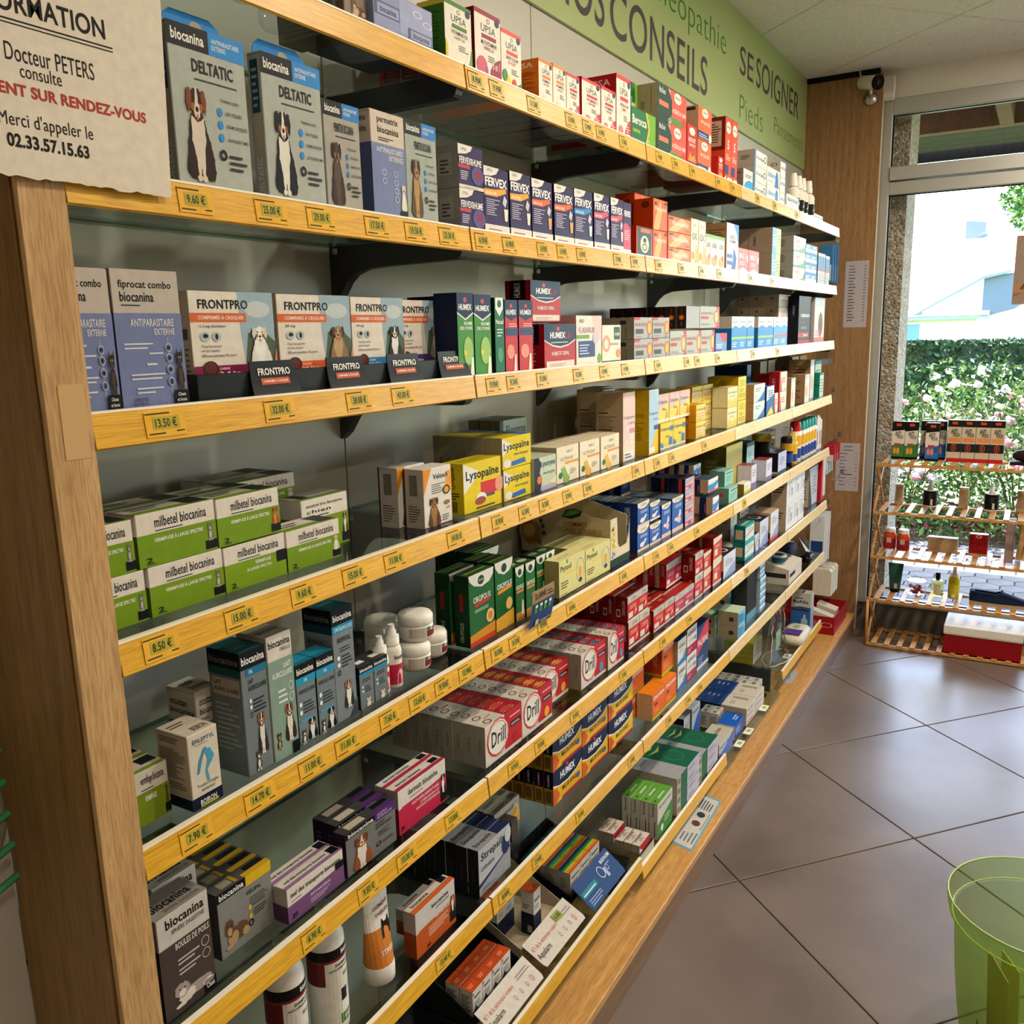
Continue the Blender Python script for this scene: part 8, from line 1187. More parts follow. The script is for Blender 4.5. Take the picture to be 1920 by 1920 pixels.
mb = MB(); mb.box(-.085, -.035, .0545, -.02, .035, .057, card('#5a3a8c')); mb.box(.0, -.012, .0545, .04, .012, .0575, card('#8fae7c')); mb.build('label', wp)
rd = tag(empty('red_display', (3.66, -.040, .091)), 'low red cardboard display at the far end of the plinth', 'display')
MR = card('#9c1a20')
mb = MB(); mb.box(0, 0, 0, .30, .29, .012, MR); mb.box(0, 0, .0122, .0015, .29, .085, MR); mb.box(.2985, 0, .0122, .30, .29, .085, MR); mb.box(.0017, 0, .0122, .2983, .0015, .085, MR); mb.build('body', rd)
mb = MB(); marks(mb, lambda u, v, l: (-.0004, .29*(1-u), .012+.073*v), [('o', .66, .45, .06, .22, .15, '#d8a8a0'), ('o', .88, .45, .09, .16, .12, '#e4d0c8')]); mb.build('print', rd)
for i, (x, y, w, d_, h, lab, c1) in enumerate(((3.665, -.030, .05, .10, .10, 'white carton with sloping lid in the red display', '#cfc6b6'), (3.72, .08, .06, .07, .16, 'red and white carton standing in the red display', '#b8242c'), (3.80, -.02, .07, .09, .09, 'cream carton in the red display, far side', '#d2c8b4'))):
    o = tag(empty('baby_care_carton', (x, y, .1035)), lab, 'box')
    mb = MB(); mb.prism([(0, 0), (d_, 0), (d_, h), (0, h*.7)], 0, w, card(c1), 'x'); mb.build('body', o)
    mb = MB(); mb.poly([(-.0004, d_*.9, h*.2), (-.0004, d_*.2, h*.2), (-.0004, d_*.2, h*.55), (-.0004, d_*.9, h*.55)], card('#c8443c' if i != 1 else '#e2dcd0')); mb.build('print', o)
for i in range(3):
    o = tag(empty('shoe_insole_pack', (3.80+.058*i, .008, .235)), 'white rounded hanging pack, %s of three by the end panel' % ('left', 'middle', 'right')[i], 'pack', 'white rounded hanging packs')
    mb = MB(); pts = [(.0, .0), (.075, 0), (.085, .012), (.085, .118), (.072, .13), (.012, .13), (0, .118)]
    mb.prism([(a, b) for a, b in pts], 0, .045, card('#d6ccbc'), 'x'); mb.build('body', o)
    mb = MB(); mb.prism([(.012, .012), (.072, .012), (.072, .116), (.012, .116)], .0452, .0465, M_INK, 'x'); mb.tube([(.022, .04, .13), (.022, .04, .142), (.022, .05, .148)], .0015, M_STEEL); mb.build('hook', o)
# ------------------------------------------------------------------ wire hooks on the end panel with small hanging packs
HK = ((.10, 1.895, '#3f7ab0', '#d8dde0', .055, .17, .024), (.105, 1.415, '#cfd3d6', '#8a8c94', .07, .055, .03), (.09, 1.20, None, None, 0, 0, 0), (.050, .985, '#b02a34', '#d9cfca', .050, .080, .022), (.075, .905, '#c8dbe2', '#5f9fb4', .04, .06, .02), (.03, .80, None, None, 0, 0, 0), (.088, .645, '#d9dade', '#27407a', .070, .24, .02), (.075, .60, None, None, 0, 0, 0))
NH = ('topmost', 'second from top', 'third from top', 'fourth from top', 'fifth from top', 'third from bottom', 'second from bottom', 'lowest')
LB = ('tall blue and white', 'clear and grey', '', 'red and white', 'pale blue', '', 'large white and navy', '')
for i, (y, z, c1, c2, w, h, t) in enumerate(HK):
    hk = tag(empty('wire_hook', (XE, y, z)), 'steel wire hook on the wooden end partition, '+NH[i], 'hook', 'wire hooks on the end partition')
    mb = MB(); mb.tube([(-.0005, 0, 0), (-.12, 0, -.002), (-.245, 0, -.002), (-.26, 0, .010)], .0016, M_STEEL); mb.box(-.002, -.008, -.006, -.0002, .008, .014, M_STEEL); mb.build('wire', hk)
    if not c1: continue
    for k in range(3):
        o = tag(empty('hanging_pack', (XE-.235+.055*k, y, z-.004)), '%s hanging pack %s its wire hook' % (LB[i], ('at the tip of', 'halfway along', 'deepest on')[k]), 'pack', 'small packs hanging from the wire hooks')
        mb = MB(); mb.box(-.0, -w/2, -.020-h, t, w/2, -.020, card(c1, .3) if i != 1 else M_CLEAR, b=.002); mb.build('body', o)
        mb = MB(); mb.box(.009, -w*.25, -.020, .0096, w*.25, -.0, M_CLEAR); mb.build('hang_tab', o)
        mb = MB(); mb.poly([(-.0005, w*.4, -.026-h*.5), (-.0005, -w*.4, -.026-h*.5), (-.0005, -w*.4, -.026-h*.9), (-.0005, w*.4, -.026-h*.9)], card(c2, .3)); mb.build('label', o)
# spray cans and clear cased jars at the far end of the fifth shelf
def can(x, y, z, r, h, c1, ccap, clear=0):
    o = tag(empty('aerosol_can', (x, y, z)), cat='can')
    mb = MB(); mb.lathe(0, 0, 0, [(r*.95, 0), (r, .003), (r, h*.72), (r*.8, h*.76)], card(c1, .25), 16); mb.build('body', o)
    mb = MB(); mb.lathe(0, 0, h*.765, [(r*.85, 0), (r*.85, h*.17), (r*.7, h*.23)], M_CLEAR if clear else card(ccap, .3), 16); mb.build('cap', o)
    mb = MB()
    for (b0, b1, col) in ((.10, .34, '#27448c'), (.40, .66, '#d8a82c') if c1 != '#1a1714' else (.4, .6, '#c8942c')):
        mb.lathe(0, 0, h*b0, [(r*1.01, 0), (r*1.01, h*(b1-b0))], card(col, .3), 16)
    mb.build('label', o); return o
things_at(can, [(2.98, .045, .9815, .024, .150, '#1a1714', '#c89a2c', 1, 'black and gold aerosol can, fifth shelf, leftmost of the cans'), (3.04, .04, .9815, .022, .120, '#d8b02c', '#d8b02c', 'yellow aerosol can between black and red ones'),
    (3.11, .045, .9815, .025, .160, '#d9d4cc', '#b8242c', 'white aerosol can with red cap')]+[(3.19+.052*k, .045, .9815, .0235, .155, '#d9d4cc', '#1f8f80', 'white aerosol can with teal cap, number %s from the left' % CNT[k]) for k in range(5)], 'aerosol cans on the fifth shelf')
def case(x, y, z, w, h):
    o = tag(empty('clear_case', (x, y, z)), cat='case')
    mb = MB(); mb.box(-w/2, -w/2, 0, w/2, w/2, h, M_CLEAR); mb.build('case_body', o)
    mb = MB(); mb.lathe(0, 0, .001, [(w*.42, 0), (w*.42, h*.5)], M_BLACK, 16); mb.lathe(0, 0, h*.52, [(w*.42, 0), (w*.42, h*.3)], card('#b8922c', .3), 16); mb.build('jar', o)
    mb = MB(); e = ell_pts(0, h*.70, w*.34, h*.13, 14); mb.raw([(a, -w/2-.0005, b) for a, b in e], [tuple(range(14))], M_BLACK); e = ell_pts(0, h*.70, w*.26, h*.07, 14); mb.raw([(a, -w/2-.0008, b) for a, b in e], [tuple(range(14))], card('#b8a23c')); mb.build('label', o); return o
things_at(case, [(2.80, .095, .9815+.0785, .085, .075, 'clear case with black oval label, on the black cartons'), (2.93, .13, .9815, .085, .145, 'taller clear case with golden jar behind the black can'), (2.74, .20, .9815, .085, .150, 'clear case at the back beside dark green cartons')], 'clear cased jars')
for i, x in enumerate((3.47, 3.515, 3.545)):
    o = tag(empty('white_tube_box', (x, .035, .9815)), 'thin tall white carton, %s of three at the end of fifth shelf' % ('left', 'middle', 'right')[i], 'box', 'thin white cartons')
    mb = MB(); mb.box(0, 0, 0, .024 if i else .04, .05, .15-.012*i, card('#d9d8d6'), b=.001); mb.build('body', o)
    mb = MB(); mb.poly([(.004, -.0004, .02), (.018, -.0004, .02), (.018, -.0004, .08), (.004, -.0004, .08)], card('#9a5a6a')); mb.build('label', o)

# ------------------------------------------------------------------ end panel: two notices, camera, motion sensor
for (y0, y1, z0, z1, lab, hd) in ((-.046, .059, 1.499, 1.805, 'long white price list taped to the wooden end panel, upper one', 0), (-.049, .061, .707, .945, 'white price list on the wooden end panel, lower one with heading', 1)):
    o = tag(empty('price_list', (XE-.0012, 0, 0)), lab, 'notice')
    mb = MB(); mb.box(0, y0, z0, .0006, y1, z1, card('#b6aeb4', .6)); mb.build('sheet', o)
    mb = MB(); n = 19 if not hd else 12
    L = []
    for k in range(n):
        v = .92-.86*k/n
        if hd and k in (0, 1, 8): L.append(('r', .3, v, .7, v+.012, '#3f3a42')); continue
        L += [('r', .16, v, .16+.34*(.6+.4*((k*7) % 5)/5), v+.010, '#5a545c'), ('r', .80, v, .90, v+.008, '#5a545c')]
    marks(mb, lambda u, v, l: (-.0003-.0001*l, y1-(y1-y0)*u, z0+(z1-z0)*v), L); mb.build('print', o)
sc = tag(empty('security_camera', (XE-.0025, -.02, 2.545)), 'white bullet security camera on a steel ball mount', 'camera')
mb = MB(); mb.lathe(0, 0, 0, [(.001, 0)]*1+[(.03, 0), (.03, .002), (.022, .012), (.012, .018)], M_STEEL, 20)
o = mb.build('mount', sc); o.rotation_euler = (0, -math.pi/2, 0); o.location = (-.001, .005, -.035)
mb = MB(); mb.tube([(-.012, .005, -.032), (-.04, .0, -.018), (-.052, -.002, .005)], .008, M_STEEL, 10); mb.build('arm', sc)
mb = MB(); mb.lathe(0, 0, -.055, [(.024, 0), (.029, .006), (.029, .092), (.027, .094)], card('#d6cfc4', .35), 22)
o = mb.build('body', sc); o.rotation_euler = Vector((-.55, -.80, -.22)).to_track_quat('Z', 'Y').to_euler(); o.location = (-.062, .0, .022)
mb = MB(); mb.lathe(0, 0, .0392, [(.031, 0), (.031, .012), (.027, .012), (.025, .005), (.010, .005)], M_BLACK, 22); mb.lathe(0, 0, .0445, [(.010, 0), (.010, .003)], plain('lens', '#0a0a10', .05), 16)
p = mb.build('lens_ring', sc); p.rotation_euler = o.rotation_euler.copy(); p.location = o.location.copy()
mb = MB(); mb.tube([(-.05, .03, .045), (-.045, .045, .06), (-.03, .05, .075), (-.025, .052, .090)], .003, M_BW); mb.build('cable', sc)
ms = tag(empty('motion_sensor', (XW-.0218, -.085, 2.50)), 'small white motion sensor beside the security camera', 'sensor')
mb = MB(); mb.box(-.035, -.028, 0, .0, .022, .105, card('#ddd6cc', .35), b=.008); mb.build('housing', ms)
mb = MB(); mb.box(-.0365, -.022, .03, -.0352, .016, .09, card('#c9c2b8', .3)); mb.build('lens_window', ms)

# ------------------------------------------------------------------ bamboo rack in front of the window with its goods
rk = tag(empty('bamboo_rack'), 'five tier folding bamboo rack standing before the window', 'rack')
TZ = (.877, .652, .440, .230, .010); XA, XB, YL, YR = 3.845, 4.095, -.165, -1.22
def slat(x0, y0, z0, x1, y1, z1, name='slat'):
    mb = MB(); mb.box(x0, y0, z0, x1, y1, z1, M_BAMBOO, b=.0008); return mb.build(name, rk)
for z in TZ:
    slat(XA, YR, z-.006, XA+.012, YL+.01, z+.006, 'front_rail'); slat(XB-.012, YR, z-.006, XB, YL+.01, z+.006, 'back_rail')
    k = 0; y = YL-.012
    while y > YR+.04:
        slat(XA-.001, y-.024, z+.0062, XB+.001, y, z+.0112); y -= .0565
for y in (YL+.008, YR-.008):                                   # crossed end frames
    for a, b in zip(TZ[:-1], TZ[1:]):
        for s in (0, 1):
            x0, x1 = (XA+.006, XB-.006) if s else (XB-.006, XA+.006)
            mb = MB(); mb.tube([(x0, y-.006*s, a-.004), ((x0+x1)/2, y-.006*s, (a+b)/2), (x1, y-.006*s, b+.002)], .0065, M_BAMBOO, 8); mb.build('cross_bar', rk)
    mb = MB(); mb.tube([(XA+.006, y+.004, .004), (XA+.004, y+.004, .23)], .0065, M_BAMBOO, 8); mb.build('leg', rk)
R90 = -math.pi/2; t1, t2, t3, t4, t5 = [z+.0114 for z in TZ]
for q in (
 ('anti_g', 9, 3.992, -.198, t1, .0565, .175, .040, (2, 1, 1), R90, ''), ('anti_b', 9, 4.022, -.318, t1, .058, .178, .040, (1, 1, 1), R90, 'behind'), ('anti_b', 9, 3.965, -.345, t1, .058, .175, .040, (1, 1, 1), R90, 'in front'),
 ('anti_b', 9, 4.022, -.378, t1, .050, .178, .040, (1, 1, 1), R90, 'at right'), ('anti_w', 9, 3.975, -.434, t1, .0575, .190, .045, (4, 1, 1), R90, ''),
 ('kraft_slim', 9, 4.030, -.222, t2, .036, .098, .034, (1, 1, 1), R90, 'left'), ('kraft_slim', 9, 4.040, -.495, t2, .040, .098, .034, (1, 1, 1), R90, 'middle'), ('kraft_slim', 9, 4.040, -.730, t2, .045, .098, .034, (1, 1, 1), R90, 'right'),
 ('kraft_wide', 9, 4.010, -.380, t3, .128, .072, .040, (1, 1, 1), R90, ''), ('red_cube', 9, 4.020, -.553, t3, .078, .100, .040, (1, 1, 1), R90, ''),
):
    ORD[9] = 'window rack'; block(*q)
def airless(x, y, z, h=.15, r=.030):
    o = tag(empty('cosmetic_bottle', (x, y, z)), cat='bottle')
    mb = MB(); mb.lathe(0, 0, 0, [(r*.93, 0), (r, .004), (r, h*.55)], M_CAPW, 22); mb.build('body', o)
    mb = MB(); mb.lathe(0, 0, h*.55, [(r*.5, 0), (r*.5, .006), (r*.26, .008), (r*.26, .04), (r*.2, .045)], M_CAPW, 14); mb.build('pump', o)
    mb = MB(); mb.lathe(0, 0, h*.56, [(r*1.0, 0), (r*1.0, h*.26), (r*.7, h*.41), (r*.3, h*.44)], M_CLEAR, 22); mb.build('clear_cap', o)
    mb = MB(); mb.lathe(0, 0, h*.06, [(r*1.012, 0), (r*1.012, h*.46)], M_BLACK, 22)
    for k in range(4): mb.raw([(-r*1.03, a, b) for a, b in ((.004, h*.42-k*.008), (-.012, h*.42-k*.008), (-.012, h*.43-k*.008), (.004, h*.43-k*.008))], [(0, 1, 2, 3)], card('#6a6a6a'))
    mb.raw([(-r*1.03, a, b) for a, b in ((-.004, .012), (-.014, .012), (-.014, .04), (-.004, .04))], [(0, 1, 2, 3)], card('#cfc8be')); mb.build('label', o); return o
things_at(airless, [(4.035, -.375, t2, 'white and black pump bottle under clear cap, left on second rack tier'), (4.035, -.630, t2, 'white and black pump bottle under clear cap, right on second rack tier')], 'pump bottles on the window rack')
def gummy(x, y, z):
    o = tag(empty('gummy_jar', (x, y, z)), cat='jar'); r = .029
    mb = MB(); mb.lathe(0, 0, 0, [(r*.92, 0), (r, .005), (r, .066), (r*.9, .075), (r*.62, .080)], card('#c8481c', .15), 22); mb.build('body', o)
    mb = MB(); mb.lathe(0, 0, .0805, [(r*.82, 0), (r*.82, .018), (r*.76, .020)], M_CAPW, 22); mb.build('lid', o)
    mb = MB(); mb.lathe(0, 0, .006, [(r*1.012, 0), (r*1.012, .044)], card('#a3282a', .3), 22)
    mb.raw([(-r*1.03, a, b) for a, b in ((.010, .032), (-.010, .032), (-.010, .056), (.010, .056))], [(0, 1, 2, 3)], card('#c8a89c')); mb.build('label', o); return o
things_at(gummy, [(4.015, -.213, t3, 'orange gummy jar with white lid, left on third rack tier'), (3.995, -.275, t3, 'orange gummy jar with white lid, right one and nearer the shop')], 'orange gummy jars')
tu = tag(empty('cream_tube', (4.0, -.250, t4)), 'dark green cream tube standing on its cap, fourth rack tier', 'tube')
mb = MB(); R_ = []
for j in range(7):
    t = j/6; R_.append([(.019*(1-t)*math.cos(2*math.pi*i/16)+.001*math.cos(2*math.pi*i/16), (.024+.010*t)*math.sin(2*math.pi*i/16), .016+.125*t) for i in range(16)])
for j in range(6):
    for i in range(16): mb.poly([R_[j][i], R_[j][(i+1) % 16], R_[j+1][(i+1) % 16], R_[j+1][i]], card('#2a5648', .3), True)
mb.build('body', tu); mb = MB(); mb.lathe(0, 0, 0, [(.020, 0), (.022, .002), (.022, .0155)], M_BLACK, 18); mb.build('cap', tu)
mb = MB(); mb.box(-.0225, -.012, .022, -.0215, .002, .045, card('#c4beb0')); mb.build('label', tu)
gj = tag(empty('glass_jar', (4.0, -.345, t4)), 'round glass jar with knob lid and pink pomegranate balls', 'jar')
mb = MB(); mb.lathe(0, 0, 0, [(.036, 0), (.042, .006), (.042, .060), (.040, .066)], M_CLEAR, 22); mb.build('body', gj)
mb = MB(); mb.lathe(0, 0, .067, [(.044, 0), (.044, .006), (.030, .012), (.008, .014), (.012, .024), (.004, .030)], M_CLEAR, 22); mb.build('lid', gj)
r_ = random.Random(8)
for k in range(14):
    a = k*2.4; rr = .026*(k % 3)/2; z = .012+.012*(k//5)
    o = tag(empty('soap_ball', (4.0+rr*math.cos(a), -.345+rr*math.sin(a), t4+z)), 'small pink or red soap ball inside the glass jar', 'ball', 'soap balls in the glass jar')
    mb = MB(); mb.ell((0, 0, 0), (.0095, .0095, .0095), card(('#c9a08a', '#8c2436', '#b87a6c')[k % 3], .4), 12, 8); mb.build('body', o)
ob = tag(empty('oil_bottle', (4.005, -.435, t4)), 'square clear oil bottle with black pump, fourth rack tier', 'bottle')
mb = MB(); mb.box(-.016, -.026, 0, .016, .026, .078, thin_glass('oil', (.92, .90, .55), 1.4, .03), b=.004); mb.build('body', ob)
mb = MB(); mb.lathe(0, 0, .0785, [(.008, 0), (.008, .006), (.011, .008), (.011, .034), (.006, .036)], M_BLACK, 14); mb.build('pump', ob)
mb = MB(); mb.box(-.0168, -.016, .012, -.0162, .014, .060, card('#cfcfb4')); mb.build('label', ob)
yb = tag(empty('lotion_bottle', (4.0, -.505, t4)), 'yellow lotion bottle with white pump under clear cap', 'bottle')
mb = MB(); mb.lathe(0, 0, 0, [(.022, 0), (.024, .004), (.024, .095), (.020, .104), (.012, .107)], card('#b9b020', .3), 20); mb.build('body', yb)
mb = MB(); mb.lathe(0, 0, .107, [(.019, 0), (.019, .014), (.009, .016), (.008, .045)], M_CAPW, 16); mb.build('pump', yb)
mb = MB(); mb.lathe(0, 0, .02, [(.0243, 0), (.0243, .05)], card('#c4bc34', .35), 20); mb.box(-.0256, -.01, .008, -.0246, .006, .024, card('#d8d4b4')); mb.build('label', yb)
# navy loafer on the fourth tier
lo = tag(empty('loafer', (3.965, -.69, t4)), 'navy suede loafer with cream sole on the fourth rack tier', 'shoe')
def shoe_ring(t):
    y = .115-.25*t; w = (.030+.012*math.sin(min(1, t*1.25)*math.pi*.9)) if t > .04 else .024
    if t > .93: w *= .72
    return y, w
mb = MB(); pts = [(w, y) for y, w in [shoe_ring(i/12) for i in range(13)]]+[(-w, y) for y, w in [shoe_ring(i/12) for i in range(12, -1, -1)]]
mb.prism([(a, b) for a, b in pts], 0, .016, card('#b39a78', .6), 'z'); mb.build('sole', lo)
mb = MB(); n = 13; m = 8; g = []
for i in range(n):
    t = i/(n-1); y, w = shoe_ring(t); h = .056-.010*t*2 if t < .5 else .050-.052*(t-.5)*1.5
    h = max(.018, h)
    op = t < .48
    for j in range(m+1):
        a = math.pi*j/m; x = w*math.cos(a); z = .0165+h*math.sin(a)**.6
        if op and .25 < j/m < .75: z = .0165+h*.78; 
        g.append((x, y, z))
fs = []
for i in range(n-1):
    for j in range(m):
        if i/(n-1) < .42 and i > 0 and 3 <= j <= 4: continue
        a = i*(m+1)+j; fs.append((a, a+1, a+m+2, a+m+1))
mb.raw(g, fs, card('#17233f', .8), True); mb.raw([g[j] for j in range(m+1)], [tuple(range(m+1))], card('#10192e', .8)); mb.raw([g[(n-1)*(m+1)+j] for j in range(m+1)], [tuple(range(m+1))], card('#17233f', .8)); mb.build('upper', lo)
mb = MB(); mb.prism([(-.024, .108), (.024, .108), (.026, -.02), (-.026, -.02)], .017, .020, card('#8a5c40'), 'z'); mb.build('insole', lo)
mb = MB(); mb.tube([(-.030, -.012, .046), (-.016, -.014, .064), (0, -.015, .070), (.016, -.014, .064), (.030, -.012, .046)], .005, card('#1c2b50', .7)); mb.build('strap', lo)
dk = tag(empty('loafer', (3.99, -.79, t1)), 'dark brown shoe at the right end of the top rack tier', 'shoe')
mb = MB(); mb.prism([(.035, .10), (.04, 0), (.03, -.12), (-.03, -.12), (-.04, 0), (-.035, .10)], 0, .014, M_INK, 'z'); mb.build('sole', dk)
pillow('upper', dk, (0, -.01, .040), (.036, .105, .030), card('#2b1c16', .5), p=.75, seed=6)
# shoe box, cloth and board on the lower tiers
sb = tag(empty('shoe_box', (3.852, -.805, t5)), 'dark red shoe box with white lid on the lowest rack tier', 'box')
mb = MB(); mb.box(.004, .004, 0, .214, .316, .092, card('#8f1620', .35), b=.001); mb.build('box_body', sb)
mb = MB(); mb.box(0, 0, .0925, .218, .320, .128, card('#e4ded4', .5), b=.0015); mb.box(.001, .001, .088, .217, .319, .0925, card('#d2c8b8', .5)); mb.build('lid', sb)
fl = tag(empty('folded_towel', (3.90, -.745, t3)), 'beige striped folded cloth hanging at right on third rack tier', 'towel')
for k, c_ in enumerate(('#b58f5c', '#c9a878', '#a8824c', '#bd9a68')):
    mb = MB(); n = 10; g = [(.0+.006*math.sin(j*.9+k), -.022*k-.008*math.sin(j*.35), .190-.0185*j) for j in range(n)]
    f2 = [(a+.16, b, c) for a, b, c in g]; f3 = [(a, b-.020, c) for a, b, c in g]; f4 = [(a+.16, b-.020, c) for a, b, c in g]
    vs = g+f2+f4+f3; L = n
    fs = [(j, j+1, L+j+1, L+j) for j in range(n-1)]+[(2*L+j, 2*L+j+1, 3*L+j+1, 3*L+j) for j in range(n-1)]+[(3*L+j, 3*L+j+1, j+1, j) for j in range(n-1)]+[(L+j, L+j+1, 2*L+j+1, 2*L+j) for j in range(n-1)]
    mb.raw(vs, fs, card(c_, .8), True); mb.build('fold', fl)
bd = tag(empty('book', (3.93, -.700, t3)), 'upright pinkish board book beside the beige cloth', 'book')
mb = MB(); mb.box(0, -.035, 0, .15, 0, .178, card('#b59a94', .5), b=.001); mb.box(-.001, -.036, .0002, .0, .0, .178, card('#9c8480')); mb.build('cover', bd)

# ------------------------------------------------------------------ green translucent waste basket with leaflets
def trans_plastic(key, col, a):
    mt = bpy.data.materials.new(key); mt.use_nodes = True; nt = mt.node_tree; nt.nodes.clear()
    o = nt.nodes.new('ShaderNodeOutputMaterial'); mx = nt.nodes.new('ShaderNodeMixShader'); m2 = nt.nodes.new('ShaderNodeMixShader')
    t = nt.nodes.new('ShaderNodeBsdfTransparent'); t.inputs[0].default_value = tuple(a)+(1,)
    tr = nt.nodes.new('ShaderNodeBsdfTranslucent'); tr.inputs[0].default_value = lin(col); p = nt.nodes.new('ShaderNodeBsdfPrincipled'); p.inputs['Base Color'].default_value = lin(col); p.inputs['Roughness'].default_value = .3
    mx.inputs[0].default_value = .5; m2.inputs[0].default_value = .34
    nt.links.new(tr.outputs[0], mx.inputs[1]); nt.links.new(p.outputs[0], mx.inputs[2]); nt.links.new(t.outputs[0], m2.inputs[1]); nt.links.new(mx.outputs[0], m2.inputs[2]); nt.links.new(m2.outputs[0], o.inputs[0])
    return mt
M_GB = trans_plastic('green_plastic', '#7f9c34', (.74, .84, .50))
bk = tag(empty('waste_basket', (1.375, -.868, .001)), 'translucent lime green waste basket on the floor, lower right', 'basket')
def ring(z, r, sx=1.0, sy=1.0, n=40): return [(r*sx*math.cos(2*math.pi*i/n), r*sy*math.sin(2*math.pi*i/n), z) for i in range(n)]
prof = [(.004, .118), (.05, .128), (.12, .138), (.20, .147), (.28, .153), (.330, .156)]
mb = MB(); n = 40; vs = []; fs = []
for z, r in prof: vs += ring(z, r)
for j in range(len(prof)-1):
    for i in range(n):
        if j == 4 and i in (20, 21, 22, 23) : continue      # hand hole
        fs.append((j*n+i, j*n+(i+1) % n, (j+1)*n+(i+1) % n, (j+1)*n+i))
mb.raw(vs, fs, M_GB, True); mb.raw(ring(.004, .118), [tuple(range(n))], M_GB); mb.build('body', bk)
mb = MB(); vs = ring(.330, .158)+ring(.334, .166)+ring(.372, .172)+ring(.374, .168)
mb.raw(vs, [(j*n+i, j*n+(i+1) % n, (j+1)*n+(i+1) % n, (j+1)*n+i) for j in range(3) for i in range(n)], M_GB, True)
mb.build('rim', bk)
mb = MB(); mb.tube(ring(.3755, .170)+[ring(.3755, .170)[0]], .0016, card('#b4cc7a', .3), 6); mb.tube(ring(.332, .160)+[ring(.332, .160)[0]], .0012, card('#b4cc7a', .3), 6); mb.build('bead', bk)
for i, (x, y, rz, tilt, w, h, c1, c2, lab) in enumerate((
    (-.035, .055, .4, .10, .10, .24, '#b5843c', '#a87848', 'brown card leaning inside the green basket'), (-.055, -.005, -.9, .30, .10, .13, '#c9b43a', '#1f4a34', 'yellow leaflet with dark green panel in the basket'),
    (.050, .035, .5, .1, .07, .20, '#c4b84a', '#a89c34', 'large yellow folder inside the green basket'), (-.01, .088, .3, .0, .06, .06, '#6a5a2c', '#3f5a3c', 'crumpled small leaflet at the basket bottom'))):
    o = tag(empty('leaflet', (1.375+x, -.868+y, .008), rz), lab, 'leaflet'); o.rotation_euler.x = -tilt*.6
    mb = MB(); mb.box(-w/2, -.001, 0, w/2, .001, h, card(c1)); mb.build('sheet', o)
    mb = MB(); marks(mb, lambda u, v, l: (-w/2+w*u, -.0012-.0002*l, h*v), [('r', .2, .1, .9, .62, c2), ('g', .28, .16, .8, .55, 6, '#9aa884'), ('r', .05, .75, .5, .9, '#d0c48c')]); mb.build('print', o)

# ------------------------------------------------------------------ cellophane bag at the left edge
gb = tag(empty('wrapped_bag', (-.075, .120, 1.05)), 'green and white wrapped packet at the left picture edge', 'bag')
pillow('wrap', gb, (-.02, 0, .0), (.055, .030, .085), thin_glass('cellophane', (.85, .9, .86), 1.5, .08), p=.7, bump=.06, seed=9)
mb = MB()
for k in range(5): mb.tube([(-.07, -.034, .07-.035*k), (-.02, -.036, .055-.035*k), (.03, -.030, .065-.035*k)], .004, card('#3f8a5c', .4))
mb.build('stripe', gb)

# ------------------------------------------------------------------ outside: paving, pillar, canopy, planting, houses
G0 = -.06
mt, nt, b = new_mat('ground_soil'); noise_col(nt, b, lin('#4a3b2c'), lin('#6e6048'), 3, 5); M_SOIL = mt
mt, nt, b = new_mat('lawn'); noise_col(nt, b, lin('#4a6a28'), lin('#6a8a40'), 9, 6, bump=.4); M_LAWN = mt
mt, nt, b = new_mat('pebbledash'); b.inputs['Roughness'].default_value = .7
tc = nt.nodes.new('ShaderNodeTexCoord'); vo = nt.nodes.new('ShaderNodeTexVoronoi'); vo.inputs['Scale'].default_value = 85; nt.links.new(tc.outputs['Object'], vo.inputs['Vector'])
rp = nt.nodes.new('ShaderNodeValToRGB'); rp.color_ramp.elements[0].color = lin('#847a6e'); rp.color_ramp.elements[1].color = lin('#ece6da'); e = rp.color_ramp.elements.new(.45); e.color = lin('#b89c7e'); e = rp.color_ramp.elements.new(.7); e.color = lin('#b9b2a8')
nt.links.new(vo.outputs['Color'], rp.inputs[0]); nt.links.new(rp.outputs[0], b.inputs['Base Color'])
bp = nt.nodes.new('ShaderNodeBump'); bp.invert = True; bp.inputs['Strength'].default_value = 1; bp.inputs['Distance'].default_value = .012; nt.links.new(vo.outputs['Distance'], bp.inputs['Height']); nt.links.new(bp.outputs[0], b.inputs['Normal']); M_PEB = mt
mb = MB(); mb.box(XW+.13, -14, G0-.3, 70, 24, G0-.03, M_LAWN); tag(mb.build('ground'), kind='structure')
pv = tag(empty('paving'), kind='structure')
mb = MB(); mb.box(XW+.13, -8, G0-.028, 6.55, 3, G0-.012, M_JOINT); mb.build('bed', pv)
mt, nt, b = new_mat('paver'); noise_col(nt, b, lin('#56585e'), lin('#6c6e76'), 6, 5); b.inputs['Roughness'].default_value = .8; M_PAV = mt
hex_me = None; s_ = .085
for i in range(0, 17):
    for j in range(-16, 9):
        x = XW+.26+i*s_*1.5; y = j*s_*1.74+(s_*.87 if i % 2 else 0)
        if x > 6.5: continue
        if hex_me is None:
            mb = MB(); hp = [(.96*s_*math.cos(math.pi/3*k), .96*s_*math.sin(math.pi/3*k)) for k in range(6)]; hi = [(a*.93, c*.93) for a, c in hp]
            mb.raw([(a, c, -.012) for a, c in hp]+[(a, c, -.003) for a, c in hp]+[(a, c, 0) for a, c in hi], [(k, (k+1) % 6, 6+(k+1) % 6, 6+k) for k in range(6)]+[(6+k, 6+(k+1) % 6, 12+(k+1) % 6, 12+k) for k in range(6)]+[tuple(range(12, 18))], M_PAV); hex_me = mb.mesh('paver')
        o = bpy.data.objects.new('paver', hex_me); COL.objects.link(o); o.parent = pv; o.location = (x, y, G0+.0)
